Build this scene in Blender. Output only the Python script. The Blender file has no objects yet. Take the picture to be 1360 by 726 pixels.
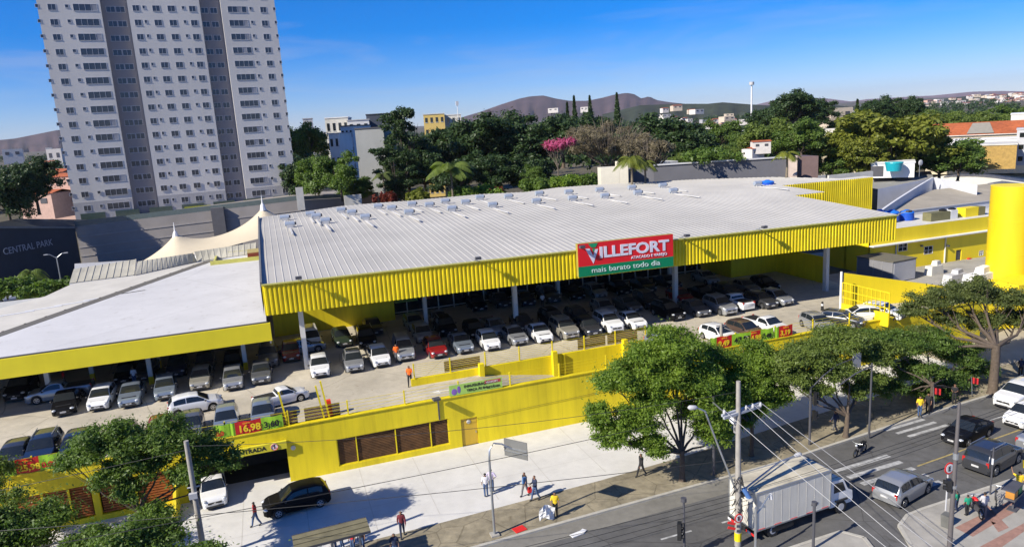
import bpy, math, random
import numpy as np
from mathutils import Vector, Matrix
C = bpy.context.scene.collection
SC = bpy.context.scene
rad = math.radians
# ------------------------------------------------------------------ camera, light, exposure
H = 24.0; FL = 950.0; PITCH = math.atan(193/950); ROLL = rad(3.5); YAW = rad(18.5)
_f = Vector((math.sin(YAW)*math.cos(PITCH), math.cos(YAW)*math.cos(PITCH), -math.sin(PITCH)))
_r0 = Vector((math.cos(YAW), -math.sin(YAW), 0)); _u0 = _r0.cross(_f)
_r = _r0*math.cos(ROLL) - _u0*math.sin(ROLL); _u = _u0*math.cos(ROLL) + _r0*math.sin(ROLL)
cd = bpy.data.cameras.new('camera'); cam = bpy.data.objects.new('camera', cd); C.objects.link(cam)
cd.sensor_fit = 'HORIZONTAL'; cd.sensor_width = 36; cd.lens = 36*FL/1360; cd.clip_end = 30000; cd.clip_start = .5
M = Matrix((( _r.x, _u.x, -_f.x, 0), (_r.y, _u.y, -_f.y, 0), (_r.z, _u.z, -_f.z, H), (0,0,0,1)))
cam.matrix_world = M; SC.camera = cam
SUN_AZ = rad(195); SUN_EL = rad(35)           # towards the sun, counter-clockwise from +X
sv = Vector((math.cos(SUN_AZ)*math.cos(SUN_EL), math.sin(SUN_AZ)*math.cos(SUN_EL), math.sin(SUN_EL)))
ld = bpy.data.lights.new('sun', 'SUN'); ld.energy = 5.0; ld.angle = rad(.5); ld.color = (1, .93, .80)
lo = bpy.data.objects.new('sun', ld); C.objects.link(lo); lo.rotation_euler = sv.to_track_quat('Z', 'Y').to_euler()
W = bpy.data.worlds.new('World'); SC.world = W; W.use_nodes = True
wn = W.node_tree; wn.nodes.clear()
def N(nt, t, **k):
    n = nt.nodes.new(t)
    for a, b in k.items():
        if a.startswith('i_'):
            key = a[2:].replace('_', ' ')
            n.inputs[int(key) if key.isdigit() else key].default_value = b
        else: setattr(n, a, b)
    return n
sky = N(wn, 'ShaderNodeTexSky', sky_type='NISHITA', sun_disc=False, sun_elevation=SUN_EL,
        sun_rotation=math.atan2(sv.x, sv.y) % (2*math.pi), altitude=850, air_density=1.0, dust_density=.15, ozone_density=2.2)
hs = N(wn, 'ShaderNodeHueSaturation', i_Saturation=1.42)
tint = N(wn, 'ShaderNodeMix', data_type='RGBA', blend_type='MULTIPLY'); tint.inputs['Factor'].default_value = 1; tint.inputs['B'].default_value = (.72, .80, 1.16, 1)
tc = N(wn, 'ShaderNodeTexCoord')
mp = N(wn, 'ShaderNodeMapping'); mp.inputs['Scale'].default_value = (1.2, 1.2, 9); mp.inputs['Rotation'].default_value = (0.12, -.1, .3)
nz = N(wn, 'ShaderNodeTexNoise', i_Scale=2.3, i_Detail=7, i_Roughness=.6, i_Distortion=.5)
cr = N(wn, 'ShaderNodeValToRGB'); cr.color_ramp.elements[0].position = .49; cr.color_ramp.elements[1].position = .78
cr.color_ramp.elements[1].color = (.28, .28, .28, 1)
mx = N(wn, 'ShaderNodeMix', data_type='RGBA'); mx.inputs['B'].default_value = (5.2, 5.0, 5.2, 1)
bg = N(wn, 'ShaderNodeBackground', i_Strength=.082); wo = N(wn, 'ShaderNodeOutputWorld')
L = wn.links.new
L(tc.outputs['Generated'], mp.inputs[0]); L(mp.outputs[0], nz.inputs['Vector']); L(nz.outputs[0], cr.inputs[0])
L(sky.outputs[0], tint.inputs['A']); L(tint.outputs['Result'], hs.inputs['Color']); L(cr.outputs[0], mx.inputs['Factor']); L(hs.outputs[0], mx.inputs['A'])
L(mx.outputs['Result'], bg.inputs[0]); L(bg.outputs[0], wo.inputs[0])
SC.view_settings.view_transform = 'Standard'; SC.view_settings.look = 'None'; SC.view_settings.gamma = 1
SC.view_settings.exposure = .60
SC.render.engine = 'CYCLES'; SC.cycles.max_bounces = 6; SC.cycles.transparent_max_bounces = 6

# ------------------------------------------------------------------ surveying helpers (photo pixel -> place)
def ray(px, py): return _f + _r*((px-680)/FL) - _u*((py-363)/FL)
EYE = Vector((0, 0, H))
def at(px, py, z=0.0): d = ray(px, py); return EYE + d*((z-H)/d.z)
def onv(px, py, y): d = ray(px, py); return EYE + d*(y/d.y)
def onu(px, py, x): d = ray(px, py); return EYE + d*(x/d.x)
def far(px, py, D): d = ray(px, py); return EYE + d*(D/math.hypot(d.x, d.y))
# ------------------------------------------------------------------ materials
def mat(name, col, rough=.6, var=.12, scale=1.5, bump=0., metal=0., coat=0., streak=0, var2=None, bscale=None, dark=None, emit=None, stain=0, crack=0):
    m = bpy.data.materials.new(name); m.use_nodes = True; nt = m.node_tree; b = nt.nodes['Principled BSDF']; l = nt.links.new
    b.inputs['Roughness'].default_value = rough; b.inputs['Metallic'].default_value = metal; b.inputs['Coat Weight'].default_value = coat
    g = N(nt, 'ShaderNodeNewGeometry'); mp = N(nt, 'ShaderNodeMapping'); l(g.outputs['Position'], mp.inputs[0])
    if streak: mp.inputs['Scale'].default_value = (1, 1, .12)
    n = N(nt, 'ShaderNodeTexNoise', i_Scale=scale, i_Detail=6, i_Roughness=.65); l(mp.outputs[0], n.inputs['Vector'])
    r = N(nt, 'ShaderNodeValToRGB'); r.color_ramp.elements[0].position = .3; r.color_ramp.elements[1].position = .7
    r.color_ramp.elements[0].color = [c*(1-var) for c in (dark or col)]+[1]; r.color_ramp.elements[1].color = [min(1, c*(1+var)) for c in col]+[1]
    l(n.outputs[0], r.inputs[0]); out = r.outputs[0]
    if var2:    # large soft patches
        n2 = N(nt, 'ShaderNodeTexNoise', i_Scale=var2[0], i_Detail=4); l(g.outputs['Position'], n2.inputs['Vector'])
        r2 = N(nt, 'ShaderNodeValToRGB'); r2.color_ramp.elements[0].position = .35; r2.color_ramp.elements[1].position = .65
        r2.color_ramp.elements[0].color = (1-var2[1],)*3+(1,); l(n2.outputs[0], r2.inputs[0])
        mm = N(nt, 'ShaderNodeMix', data_type='RGBA', blend_type='MULTIPLY'); mm.inputs['Factor'].default_value = 1
        l(out, mm.inputs['A']); l(r2.outputs[0], mm.inputs['B']); out = mm.outputs['Result']
    def mul(o_, fac, c_):
        q = N(nt, 'ShaderNodeMix', data_type='RGBA', blend_type='MULTIPLY'); q.inputs['B'].default_value = (*c_, 1); l(fac, q.inputs['Factor']); l(o_, q.inputs['A']); return q.outputs['Result']
    if stain:   # rain streaks and grime
        m3 = N(nt, 'ShaderNodeMapping'); m3.inputs['Scale'].default_value = (1.6, 1.6, .10); l(g.outputs['Position'], m3.inputs[0])
        n3 = N(nt, 'ShaderNodeTexNoise', i_Scale=1.4, i_Detail=8, i_Roughness=.7); l(m3.outputs[0], n3.inputs['Vector'])
        r3 = N(nt, 'ShaderNodeMapRange'); r3.inputs[1].default_value = .50; r3.inputs[2].default_value = .72; r3.inputs[4].default_value = stain; l(n3.outputs[0], r3.inputs[0]); out = mul(out, r3.outputs[0], (.50, .44, .36))
    if crack:
        w3 = N(nt, 'ShaderNodeTexNoise', i_Scale=.5, i_Detail=5); l(g.outputs['Position'], w3.inputs['Vector'])
        a3 = N(nt, 'ShaderNodeMix', data_type='RGBA'); a3.inputs['Factor'].default_value = .22; l(g.outputs['Position'], a3.inputs['A']); l(w3.outputs['Color'], a3.inputs['B'])
        v3 = N(nt, 'ShaderNodeTexVoronoi', feature='DISTANCE_TO_EDGE', i_Scale=crack); l(a3.outputs['Result'], v3.inputs['Vector'])
        r3 = N(nt, 'ShaderNodeMapRange'); r3.inputs[1].default_value = .008*crack; r3.inputs[2].default_value = .035*crack; r3.inputs[3].default_value = .55; r3.inputs[4].default_value = 0; l(v3.outputs['Distance'], r3.inputs[0]); out = mul(out, r3.outputs[0], (.35, .33, .30))
        n4 = N(nt, 'ShaderNodeTexNoise', i_Scale=.9, i_Detail=7, i_Roughness=.75, i_Distortion=.6); l(g.outputs['Position'], n4.inputs['Vector'])
        r4 = N(nt, 'ShaderNodeMapRange'); r4.inputs[1].default_value = .57; r4.inputs[2].default_value = .70; r4.inputs[4].default_value = .7; l(n4.outputs[0], r4.inputs[0]); out = mul(out, r4.outputs[0], (.55, .50, .43))
    l(out, b.inputs['Base Color'])
    if bump:
        nb = N(nt, 'ShaderNodeTexNoise', i_Scale=bscale or scale*8, i_Detail=4); l(g.outputs['Position'], nb.inputs['Vector'])
        bp = N(nt, 'ShaderNodeBump', i_Strength=bump, i_Distance=.02); l(nb.outputs[0], bp.inputs['Height']); l(bp.outputs[0], b.inputs['Normal'])
    if emit:
        b.inputs['Emission Color'].default_value = (*emit[0], 1); b.inputs['Emission Strength'].default_value = emit[1]
    return m
def glassmat(name, col=(.012, .015, .018), rough=.06):
    m = mat(name, col, rough, .1); m.node_tree.nodes['Principled BSDF'].inputs['Specular IOR Level'].default_value = .8; return m
def leafmat(name, c1, c2, trans=.35, hue=None):
    m = bpy.data.materials.new(name); m.use_nodes = True; nt = m.node_tree; l = nt.links.new; nt.nodes.clear()
    g = N(nt, 'ShaderNodeNewGeometry'); r = N(nt, 'ShaderNodeValToRGB')
    r.color_ramp.elements[0].color = (*c1, 1); r.color_ramp.elements[1].color = (*c2, 1)
    n = N(nt, 'ShaderNodeTexNoise', i_Scale=.55, i_Detail=3); l(g.outputs['Position'], n.inputs['Vector'])
    a = N(nt, 'ShaderNodeMath', operation='MULTIPLY_ADD'); a.inputs[1].default_value = .55; l(g.outputs['Random Per Island'], a.inputs[0])
    a2 = N(nt, 'ShaderNodeMath', operation='MULTIPLY_ADD'); a2.inputs[1].default_value = 1.2; a2.inputs[2].default_value = -.38
    l(n.outputs[0], a2.inputs[0]); l(a2.outputs[0], a.inputs[2]); l(a.outputs[0], r.inputs[0])
    d = N(nt, 'ShaderNodeBsdfPrincipled', i_Roughness=.5); d.inputs['Specular IOR Level'].default_value = .35; t = N(nt, 'ShaderNodeBsdfTranslucent')
    l(r.outputs[0], d.inputs['Base Color'])
    mm = N(nt, 'ShaderNodeMix', data_type='RGBA', blend_type='MULTIPLY'); mm.inputs['Factor'].default_value = 1; mm.inputs['B'].default_value = (1.2, 1.35, .5, 1)
    l(r.outputs[0], mm.inputs['A']); l(mm.outputs['Result'], t.inputs[0])
    ms = N(nt, 'ShaderNodeMixShader', i_0=trans); l(d.outputs[0], ms.inputs[1]); l(t.outputs[0], ms.inputs[2])
    o = N(nt, 'ShaderNodeOutputMaterial'); l(ms.outputs[0], o.inputs[0]); return m
Y1 = mat('yellow_paint', (.80, .64, .008), .6, .10, .8, streak=1, var2=(.25, .16), bump=.2, stain=.38)
Y2 = mat('yellow_sheet', (.78, .62, .01), .42, .08, .6, var2=(.3, .14), stain=.35)
WHITE = mat('white_paint', (.72, .72, .72), .6, .06, .7, var2=(.2, .1))
OFFW = mat('off_white', (.62, .60, .54), .7, .1, .8, var2=(.3, .15))
GREY = mat('grey_paint', (.28, .28, .29), .7, .1, .8, streak=1, var2=(.2, .15))
LGREY = mat('light_grey', (.45, .45, .46), .65, .08, .7)
DGREY = mat('dark_grey', (.07, .07, .08), .6, .15)
BLACK = mat('black_plastic', (.015, .015, .016), .5, .2)
RUBBER = mat('rubber', (.02, .02, .02), .85, .2)
STEEL = mat('galvanised_steel', (.42, .44, .46), .35, .1, 3, metal=.7)
CHROME = mat('alloy', (.55, .56, .58), .28, .05, metal=.85)
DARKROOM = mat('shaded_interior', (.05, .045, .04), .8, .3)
BROWN = mat('brown_slats', (.085, .040, .014), .7, .25, 3, bump=.4)
CONC = mat('concrete', (.36, .34, .30), .85, .12, 2, bump=.3, var2=(.3, .2))
POLEC = mat('pole_concrete', (.30, .28, .25), .85, .15, 3, bump=.2)
GLASS = glassmat('dark_glass')
GLASSB = glassmat('blue_glass', (.05, .07, .09), .1)
RED = mat('red_paint', (.62, .02, .02), .45, .05)
GREEN = mat('green_paint', (.0, .19, .07), .45, .05)
LIME = mat('lime_banner', (.34, .62, .03), .6, .08, 2)
ORANGE = mat('orange_cloth', (.85, .16, .02), .7, .1, 6)
BARK = mat('bark', (.10, .075, .055), .9, .3, 5, bump=.8)
TILE = mat('terracotta', (.42, .11, .035), .8, .25, 1.2, bump=.4, var2=(.15, .25))
# ------------------------------------------------------------------ mesh builder
class MB:
    def __init__(s): s.v = []; s.f = []; s.m = []; s.T = None; s.mi = 0
    def vs(s, pts):
        n = len(s.v)
        for p in pts:
            p = Vector(p); s.v.append(s.T @ p if s.T else p)
        return n
    def face(s, idx): s.f.append(idx); s.m.append(s.mi)
    def poly(s, pts): n = s.vs(pts); s.face([n+i for i in range(len(pts))]); return s
    def box(s, c, d, rz=0, taper=1):
        x, y, z = d[0]/2, d[1]/2, d[2]/2; R = Matrix.Rotation(rz, 3, 'Z'); c = Vector(c)
        P = [c + R @ Vector((a*x*(taper if k > 0 else 1), b*y*(taper if k > 0 else 1), k*z)) for k in (-1, 1) for a, b in ((-1,-1),(1,-1),(1,1),(-1,1))]
        n = s.vs(P)
        for q in ((3,2,1,0),(4,5,6,7),(0,1,5,4),(1,2,6,5),(2,3,7,6),(3,0,4,7)): s.face([n+i for i in q])
        return s
    def beam(s, a, b, w, h, z_up=(0, 0, 1)):
        a = Vector(a); b = Vector(b); d = (b-a).normalized(); u = Vector(z_up)
        if abs(d.dot(u)) > .95: u = Vector((0, 1, 0))
        r = d.cross(u).normalized(); u = r.cross(d)
        P = [p + r*(x*w/2) + u*(y*h/2) for p in (a, b) for x, y in ((-1,-1),(1,-1),(1,1),(-1,1))]
        n = s.vs(P)
        for q in ((3,2,1,0),(4,5,6,7),(0,1,5,4),(1,2,6,5),(2,3,7,6),(3,0,4,7)): s.face([n+i for i in q])
        return s
    def tube(s, pts, rs, n=8, cap=True):
        pts = [Vector(p) for p in pts]
        if not hasattr(rs, '__len__'): rs = [rs]*len(pts)
        rings = []
        for i, p in enumerate(pts):
            d = (pts[min(i+1, len(pts)-1)]-pts[max(i-1, 0)]).normalized(); u = Vector((0, 0, 1)) if abs(d.z) < .9 else Vector((1, 0, 0))
            a = d.cross(u).normalized(); b = a.cross(d)
            rings.append(s.vs([p + (a*math.cos(2*math.pi*k/n) + b*math.sin(2*math.pi*k/n))*rs[i] for k in range(n)]))
        for i in range(len(rings)-1):
            for k in range(n): s.face([rings[i]+k, rings[i]+(k+1) % n, rings[i+1]+(k+1) % n, rings[i+1]+k])
        if cap: s.face([rings[0]+k for k in range(n)][::-1]); s.face([rings[-1]+k for k in range(n)])
        return s
    def prism(s, pts, z0, z1):
        n = s.vs([(p[0], p[1], z0) for p in pts] + [(p[0], p[1], z1) for p in pts]); k = len(pts)
        s.face([n+i for i in range(k)][::-1]); s.face([n+k+i for i in range(k)])
        for i in range(k): s.face([n+i, n+(i+1) % k, n+k+(i+1) % k, n+k+i])
        return s
    def ell(s, c, r, nu=10, nv=6):
        c = Vector(c); n = s.vs([c + Vector((r[0]*math.sin(math.pi*j/nv)*math.cos(2*math.pi*i/nu), r[1]*math.sin(math.pi*j/nv)*math.sin(2*math.pi*i/nu), r[2]*math.cos(math.pi*j/nv))) for j in range(nv+1) for i in range(nu)])
        for j in range(nv):
            for i in range(nu): s.face([n+j*nu+i, n+(j+1)*nu+i, n+(j+1)*nu+(i+1) % nu, n+j*nu+(i+1) % nu])
        return s
    def wall(s, x0, x1, z0, z1, y, th, holes=()):   # a wall in the XZ plane with real openings, front face at y
        xs = sorted({x0, x1, *[h[0] for h in holes], *[h[1] for h in holes]}); zs = sorted({z0, z1, *[h[2] for h in holes], *[h[3] for h in holes]})
        xs = [x for x in xs if x0 <= x <= x1]; zs = [z for z in zs if z0 <= z <= z1]
        for i in range(len(xs)-1):
            for j in range(len(zs)-1):
                a, b = (xs[i]+xs[i+1])/2, (zs[j]+zs[j+1])/2
                if any(h[0] < a < h[1] and h[2] < b < h[3] for h in holes): continue
                X0, X1, Z0, Z1 = xs[i], xs[i+1], zs[j], zs[j+1]
                s.poly([(X0,y,Z0),(X1,y,Z0),(X1,y,Z1),(X0,y,Z1)]); s.poly([(X0,y+th,Z0),(X0,y+th,Z1),(X1,y+th,Z1),(X1,y+th,Z0)])
        for h in list(holes):
            a, b, c, d = max(h[0], x0), min(h[1], x1), max(h[2], z0), min(h[3], z1)
            s.poly([(a,y,c),(a,y,d),(a,y+th,d),(a,y+th,c)]); s.poly([(b,y,c),(b,y+th,c),(b,y+th,d),(b,y,d)])
            s.poly([(a,y,d),(b,y,d),(b,y+th,d),(a,y+th,d)]); s.poly([(a,y,c),(a,y+th,c),(b,y+th,c),(b,y,c)])
        s.poly([(x0,y,z1),(x1,y,z1),(x1,y+th,z1),(x0,y+th,z1)]); s.poly([(x0,y,z0),(x0,y,z1),(x0,y+th,z1),(x0,y+th,z0)]); s.poly([(x1,y,z0),(x1,y+th,z0),(x1,y+th,z1),(x1,y,z1)])
        return s
    def build(s, name, mats, parent=None, world=False, smooth=None, loc=None):
        if not isinstance(mats, (list, tuple)): mats = [mats]
        me = bpy.data.meshes.new(name)
        off = Vector(parent.location) if (parent is not None and world) else Vector((0, 0, 0))
        me.from_pydata([v-off for v in s.v], [], s.f)
        for m in mats: me.materials.append(m)
        me.polygons.foreach_set('material_index', [min(i, len(mats)-1) for i in s.m])
        if smooth is not None:
            me.polygons.foreach_set('use_smooth', [True]*len(me.polygons)); me.set_sharp_from_angle(angle=rad(smooth))
        me.update(); o = bpy.data.objects.new(name, me); C.objects.link(o)
        if parent is not None: o.parent = parent
        if loc is not None: o.location = loc
        return o
def tag(o, label=None, cat=None, group=None, kind=None):
    if label: o['label'] = label
    if cat: o['category'] = cat
    if group: o['group'] = group
    if kind: o['kind'] = kind
    return o
def thing(name, label, cat, loc=(0, 0, 0), rz=0, group=None):
    o = bpy.data.objects.new(name, None); C.objects.link(o); o.location = loc; o.rotation_euler = (0, 0, rz); o.empty_display_size = .3
    return tag(o, label, cat, group)
def struct(mb, name, mats, **k): return tag(mb.build(name, mats, **k), kind='structure')
KIDS = {}
def dup(root, loc, rz=0, label=None, scale=None):
    r = root.copy(); C.objects.link(r); r.location = loc; r.rotation_euler = (0, 0, rz)
    if label: r['label'] = label
    if scale: r.scale = scale if hasattr(scale, '__len__') else (scale,)*3
    def rec(a, b):
        for ch in list(a.children):
            c = ch.copy(); C.objects.link(c); c.parent = b; rec(ch, c)
    rec(root, r); return r
def text_mesh(txt, size, bold=0., ext=.02, align='LEFT', spacing=1.):
    cu = bpy.data.curves.new('t', 'FONT'); cu.body = txt; cu.size = size; cu.offset = bold; cu.extrude = ext; cu.align_x = align; cu.resolution_u = 3
    cu.space_character = spacing
    o = bpy.data.objects.new('t', cu); C.objects.link(o); dg = bpy.context.evaluated_depsgraph_get(); dg.update()
    me = bpy.data.meshes.new_from_object(o.evaluated_get(dg)); bpy.data.objects.remove(o); bpy.data.curves.remove(cu); return me
def lettering(name, txt, size, m, loc, parent=None, rz=0, tilt=math.pi/2, bold=0., ext=.01, align='LEFT', sx=1., spacing=1., skew=0.):
    me = text_mesh(txt, size, bold, ext, align, spacing); me.materials.clear(); me.materials.append(m)
    o = bpy.data.objects.new(name, me); C.objects.link(o); o.location = loc; o.rotation_euler = (tilt, skew, rz); o.scale = (sx, 1, 1)
    if parent is not None: o.parent = parent
    return o
ORD = ['first', 'second', 'third', 'fourth', 'fifth', 'sixth', 'seventh', 'eighth', 'ninth', 'tenth', 'eleventh', 'twelfth', 'thirteenth', 'fourteenth', 'fifteenth', 'sixteenth', 'seventeenth', 'eighteenth', 'nineteenth', 'twentieth', 'twenty-first', 'twenty-second', 'twenty-third', 'twenty-fourth', 'twenty-fifth', 'twenty-sixth', 'twenty-seventh', 'twenty-eighth']
rnd = random.Random(7)
# ------------------------------------------------------------------ ground, road, pavements
ASPH = mat('asphalt', (.115, .113, .11), .85, .2, 1.2, bump=.5, bscale=30, var2=(.12, .28), crack=.16)
EARTH = mat('earth', (.10, .085, .05), .95, .3, .05, var2=(.01, .3))
PLAZA = mat('plaza_concrete', (.60, .585, .55), .8, .07, 1.2, var2=(.22, .10), bump=.2)
VERGE = mat('verge_paving', (.29, .25, .17), .9, .25, 2.2, var2=(.45, .35), bump=.4, crack=.5)
DECKC = mat('deck_concrete', (.50, .45, .355), .85, .14, .9, var2=(.16, .26), bump=.3, crack=.17)
KERB = mat('kerb_stone', (.40, .38, .33), .85, .15, 2)
PAINTW = mat('road_paint', (.36, .36, .35), .8, .45, 2.5)
PAINTY = mat('yellow_road_paint', (.33, .26, .10), .8, .4, 3)
REDPAVE = mat('red_paving', (.30, .17, .13), .85, .2, 3)
def terrain():
    n = 110; b = MB(); R = 9000
    t = [math.copysign(abs(i/n)**2.6, i)*R for i in range(-n, n+1)]
    def hgt(x, y):
        d = math.hypot(x, y)
        h = -.15
        if y > 118: h += min(1, (y-118)/30)*3.2 + max(0, y-300)*.012
        if d > 500: h += 6*math.sin(x*.004+1)*math.sin(y*.003)
        return h
    for j, y in enumerate(t):
        for i, x in enumerate(t): b.vs([(x, y+20, hgt(x, y+20))])
    w = len(t)
    for j in range(w-1):
        for i in range(w-1): b.face([j*w+i, j*w+i+1, (j+1)*w+i+1, (j+1)*w+i])
    return struct(b, 'ground', EARTH, smooth=60)
terrain()
kerbN = [(-60, 34.5), (0, 36.6), (9.5, 37.0), (17.5, 37.4), (31.5, 38.0), (36, 38.5), (45, 39.4), (53, 40.1), (75, 41.5), (160, 46)]
kerbS = [(-60, 26.0), (27.4, 29.7), (29.4, 29.8)]
road = [(-60, 15), (160, 15), (160, 46.3)] + [(x, y+.05) for x, y in kerbN[::-1][1:]]
b = MB(); b.poly([(x, y, 0) for x, y in road]); struct(b, 'road', ASPH)
# parking-bay strip of lighter concrete along the far kerb
b = MB(); b.poly([(-60, 33.3, .004), (31, 36.3, .004), (33.5, 37.2, .004)] + [(x, y, .004) for x, y in kerbN[4::-1]]); struct(b, 'gutter_strip', mat('gutter_concrete', (.20, .19, .165), .85, .15, 1.5, var2=(.3, .2)))
# far pavement: darker verge between kerb and pale plaza
edge = [(-60, 38.5), (7.7, 40.4), (19.2, 41.0), (26, 41.6), (34, 42.6), (48, 44.3), (75, 45), (160, 50)]
b = MB(); b.poly([(x, y, .13) for x, y in kerbN[:-1]] + [(x, y, .13) for x, y in edge[::-1][1:]]); struct(b, 'verge', VERGE)
b = MB()
for (x0, y0), (x1, y1) in zip(kerbN, kerbN[1:]): b.beam((x0, y0, .06), (x1, y1, .06), .22, .17)
struct(b, 'kerb', KERB)
b = MB(); b.poly([(x, y, .13) for x, y in edge[:-1]] + [(75, 52, .13), (-60, 52, .13)]); struct(b, 'pavement', PLAZA)
b = MB(); b.poly([(58, 44.4, .134), (75, 45, .134), (150, 49, .134), (150, 75, .134), (58, 62, .134)]); struct(b, 'forecourt', mat('forecourt_concrete', (.42, .37, .28), .85, .1, 1, var2=(.2, .2)))
# expansion joints of the plaza are narrow grooves filled with grit
b = MB()
for x in range(-24, 58, 4): b.poly([(x, 40.6+x*.04+.5, .134), (x+.05, 40.6+x*.04+.5, .134), (x+.05, 50.3, .134), (x, 50.3, .134)])
for y in (43.9, 47.1): b.poly([(-30, y, .134), (57, y+.9, .134), (57, y+.93, .134), (-30, y+.03, .134)])
struct(b, 'paving_joint', mat('joint_grit', (.47, .45, .41), .9, .1))
# near pavement pieces
P1 = [(-60, 8), (26.5, 8), (28.6, 26), (29.6, 28.6), (28.9, 29.6), (27.4, 29.55), (-60, 25.9)]
P2 = [(30.6, 8), (31.0, 24), (31.3, 27), (32.3, 28.7), (33.6, 29.35), (35, 29.5), (43.7, 29.8), (60, 31), (160, 38), (160, 8)]
for P in (P1, P2):
    b = MB(); b.prism(P, 0.0, .13); struct(b, 'near_pavement', mat('near_paving', (.36, .34, .30), .85, .12, 1.5, var2=(.5, .18), bump=.3))
    b = MB()
    for (x0, y0), (x1, y1) in zip(P[2:-1] if P is P1 else P[:8], P[3:] if P is P1 else P[1:9]): b.beam((x0, y0, .08), (x1, y1, .08), .2, .14)
    struct(b, 'kerb', KERB)
b = MB()
a = at(1300, 672); 
for q in ([(1268, 700), (1292, 712), (1360, 672), (1360, 655)], [(1296, 664), (1304, 662), (1340, 700), (1326, 706)], [(1300, 726), (1330, 726), (1360, 705), (1360, 694)]):
    b.poly([at(px, py, .134) + Vector((0, 0, 0)) for px, py in q])
struct(b, 'red_paving_band', REDPAVE)
# painted markings
b = MB(); b.mi = 0
def stripe(b, x0, y0, x1, y1, w, z=.006):
    d = Vector((x1-x0, y1-y0, 0)).normalized()*0; n = Vector((-(y1-y0), x1-x0, 0)).normalized()*w/2
    b.poly([(x0-n.x, y0-n.y, z), (x1-n.x, y1-n.y, z), (x1+n.x, y1+n.y, z), (x0+n.x, y0+n.y, z)])
for i in range(9):      # zebra bars run with the traffic
    y = 30.35+i*1.03; 
    if 31 < y < 36: stripe(b, 34.6-i*.12, y, 38.9+i*.0, y+.22, .40)
for i in range(3): stripe(b, 41.9+i*.3, 38.9-i*.75, 46.0+i*.3, 39.15-i*.75, .3)
for k in range(-7, 4): 
    x = 19.5+k*4.2
    if x < 32: stripe(b, x-.2, 33.25+.02*x*.2, x+1.9, 33.3+.02*x*.2, .14)
for k in range(6): stripe(b, 50+k*4.5, 36.9+k*.2, 52+k*4.5, 37.0+k*.2, .13)
stripe(b, 32.9, 33.7, 33.2, 38.2, .35)
struct(b, 'road_marking', PAINTW)
b = MB(); stripe(b, 39.3, 33.75, 47.9, 34.55, .13); stripe(b, 47.9, 34.55, 120, 41.3, .13)
struct(b, 'yellow_road_line', PAINTY)
b = MB(); q = at(690, 702, .15); b.box(q+Vector((0, 0, .0)), (.75, .6, .03), .2); tag(b.build('red_cover', RED), 'small red cover plate on the verge beside the sign post', 'cover')
# ------------------------------------------------------------------ raised parking deck
DZ = 3.9
WY = 50.4          # street wall
b = MB()
DECK = [(-45, WY+.35), (9.2, WY+.35), (9.2, 55.2), (31, 55.5), (31, 50.7), (66, 50.7), (66, 59), (61.5, 63.2), (63, 70), (63, 112), (-45, 118)]
b.prism(DECK, DZ-.45, DZ); struct(b, 'parking_deck', DECKC)
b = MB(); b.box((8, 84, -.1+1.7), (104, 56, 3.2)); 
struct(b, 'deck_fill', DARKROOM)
# ------------------------------------------------------------------ street wall with gate, louvred windows and door
TOPZ = 4.25
b = MB()
holes = [(-7.5, -.8, -.5, 2.75), (2.65, 11.05, .55, 2.65), (12.0, 13.3, 0.13, 2.35), (-29.6, -24.0, .5, 2.75), (-23.6, -18.3, .5, 2.75), (-17.9, -13.2, .5, 2.75), (-12.8, -8.2, .5, 2.75)]
b.wall(-45, 66, -.2, TOPZ, WY, .3, holes)
sw = thing('street_wall', 'long yellow painted retaining wall along the pavement below the raised parking deck', 'wall', (0, WY, 0))
b.build('wall_panel', Y1, sw, world=True)
b = MB()
b.box((10.5, WY+.13, TOPZ+.04), (111, .42, .08)); b.build('coping', Y1, sw, world=True)
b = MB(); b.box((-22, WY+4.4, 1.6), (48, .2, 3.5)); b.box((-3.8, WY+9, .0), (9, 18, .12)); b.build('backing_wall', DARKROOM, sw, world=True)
def louvre(x0, x1, z0, z1, y, parent, frame=Y1, n=14, m=BROWN):
    b = MB(); hh = (z1-z0)/n
    for i in range(n): b.box(((x0+x1)/2, y, z0+hh*(i+.5)), (x1-x0, .05, hh*.62))
    b.poly([(x0, y+.12, z0), (x1, y+.12, z0), (x1, y+.12, z1), (x0, y+.12, z1)])
    f = b.build('louvre', m, parent, world=True)
for x0, x1 in ((2.75, 4.0), (4.12, 6.9), (7.02, 9.55), (9.67, 10.95)): louvre(x0, x1, .6, 2.6, WY+.16, sw, n=16, m=mat('rust_slats', (.13, .062, .022), .8, .5, 1.2, bump=.3))
b = MB()
for x in (2.69, 4.06, 6.96, 9.61, 11.0): b.box((x, WY+.1, 1.6), (.07, .1, 2.05))
for z in (.58, 2.62): b.box((6.85, WY+.1, z), (8.3, .09, .06))
b.build('window_frame', Y1, sw, world=True)
for x0, x1, *_ in holes[3:]: louvre(x0+.1, x1-.1, .55, 2.7, WY+.15, sw, n=12, m=mat('orange_slats', (.30, .085, .015), .7, .3, 2))
b = MB()
for x in (-26.8, -21, -16, -14.5, -10.6): b.box((x, WY+.05, 1.6), (.12, .12, 2.2))
b.build('window_frame', Y1, sw, world=True)
b = MB(); b.box((12.65, WY+.1, 1.24), (1.24, .06, 2.2)); d = b.build('door', mat('ochre_door', (.62, .40, .03), .5, .08, 2, streak=1), sw, world=True)
b = MB(); b.box((.5, 0, 0), (.05, .08, .15)); h = b.build('handle', STEEL, d, loc=(12.6-0+0, .02, 1.2)); 
h.location = (12.65, .02, 1.15)
b = MB(); b.ell((12.62, WY+.05, 2.05), (.17, .04, .17)); b.build('door_emblem', OFFW, sw, world=True, smooth=40)
b = MB(); b.tube([(-.35, WY, 2.66), (-.35, WY-.05, 2.66)], .17, 14); b.build('alarm_bell', OFFW, sw, world=True, smooth=40)
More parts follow.
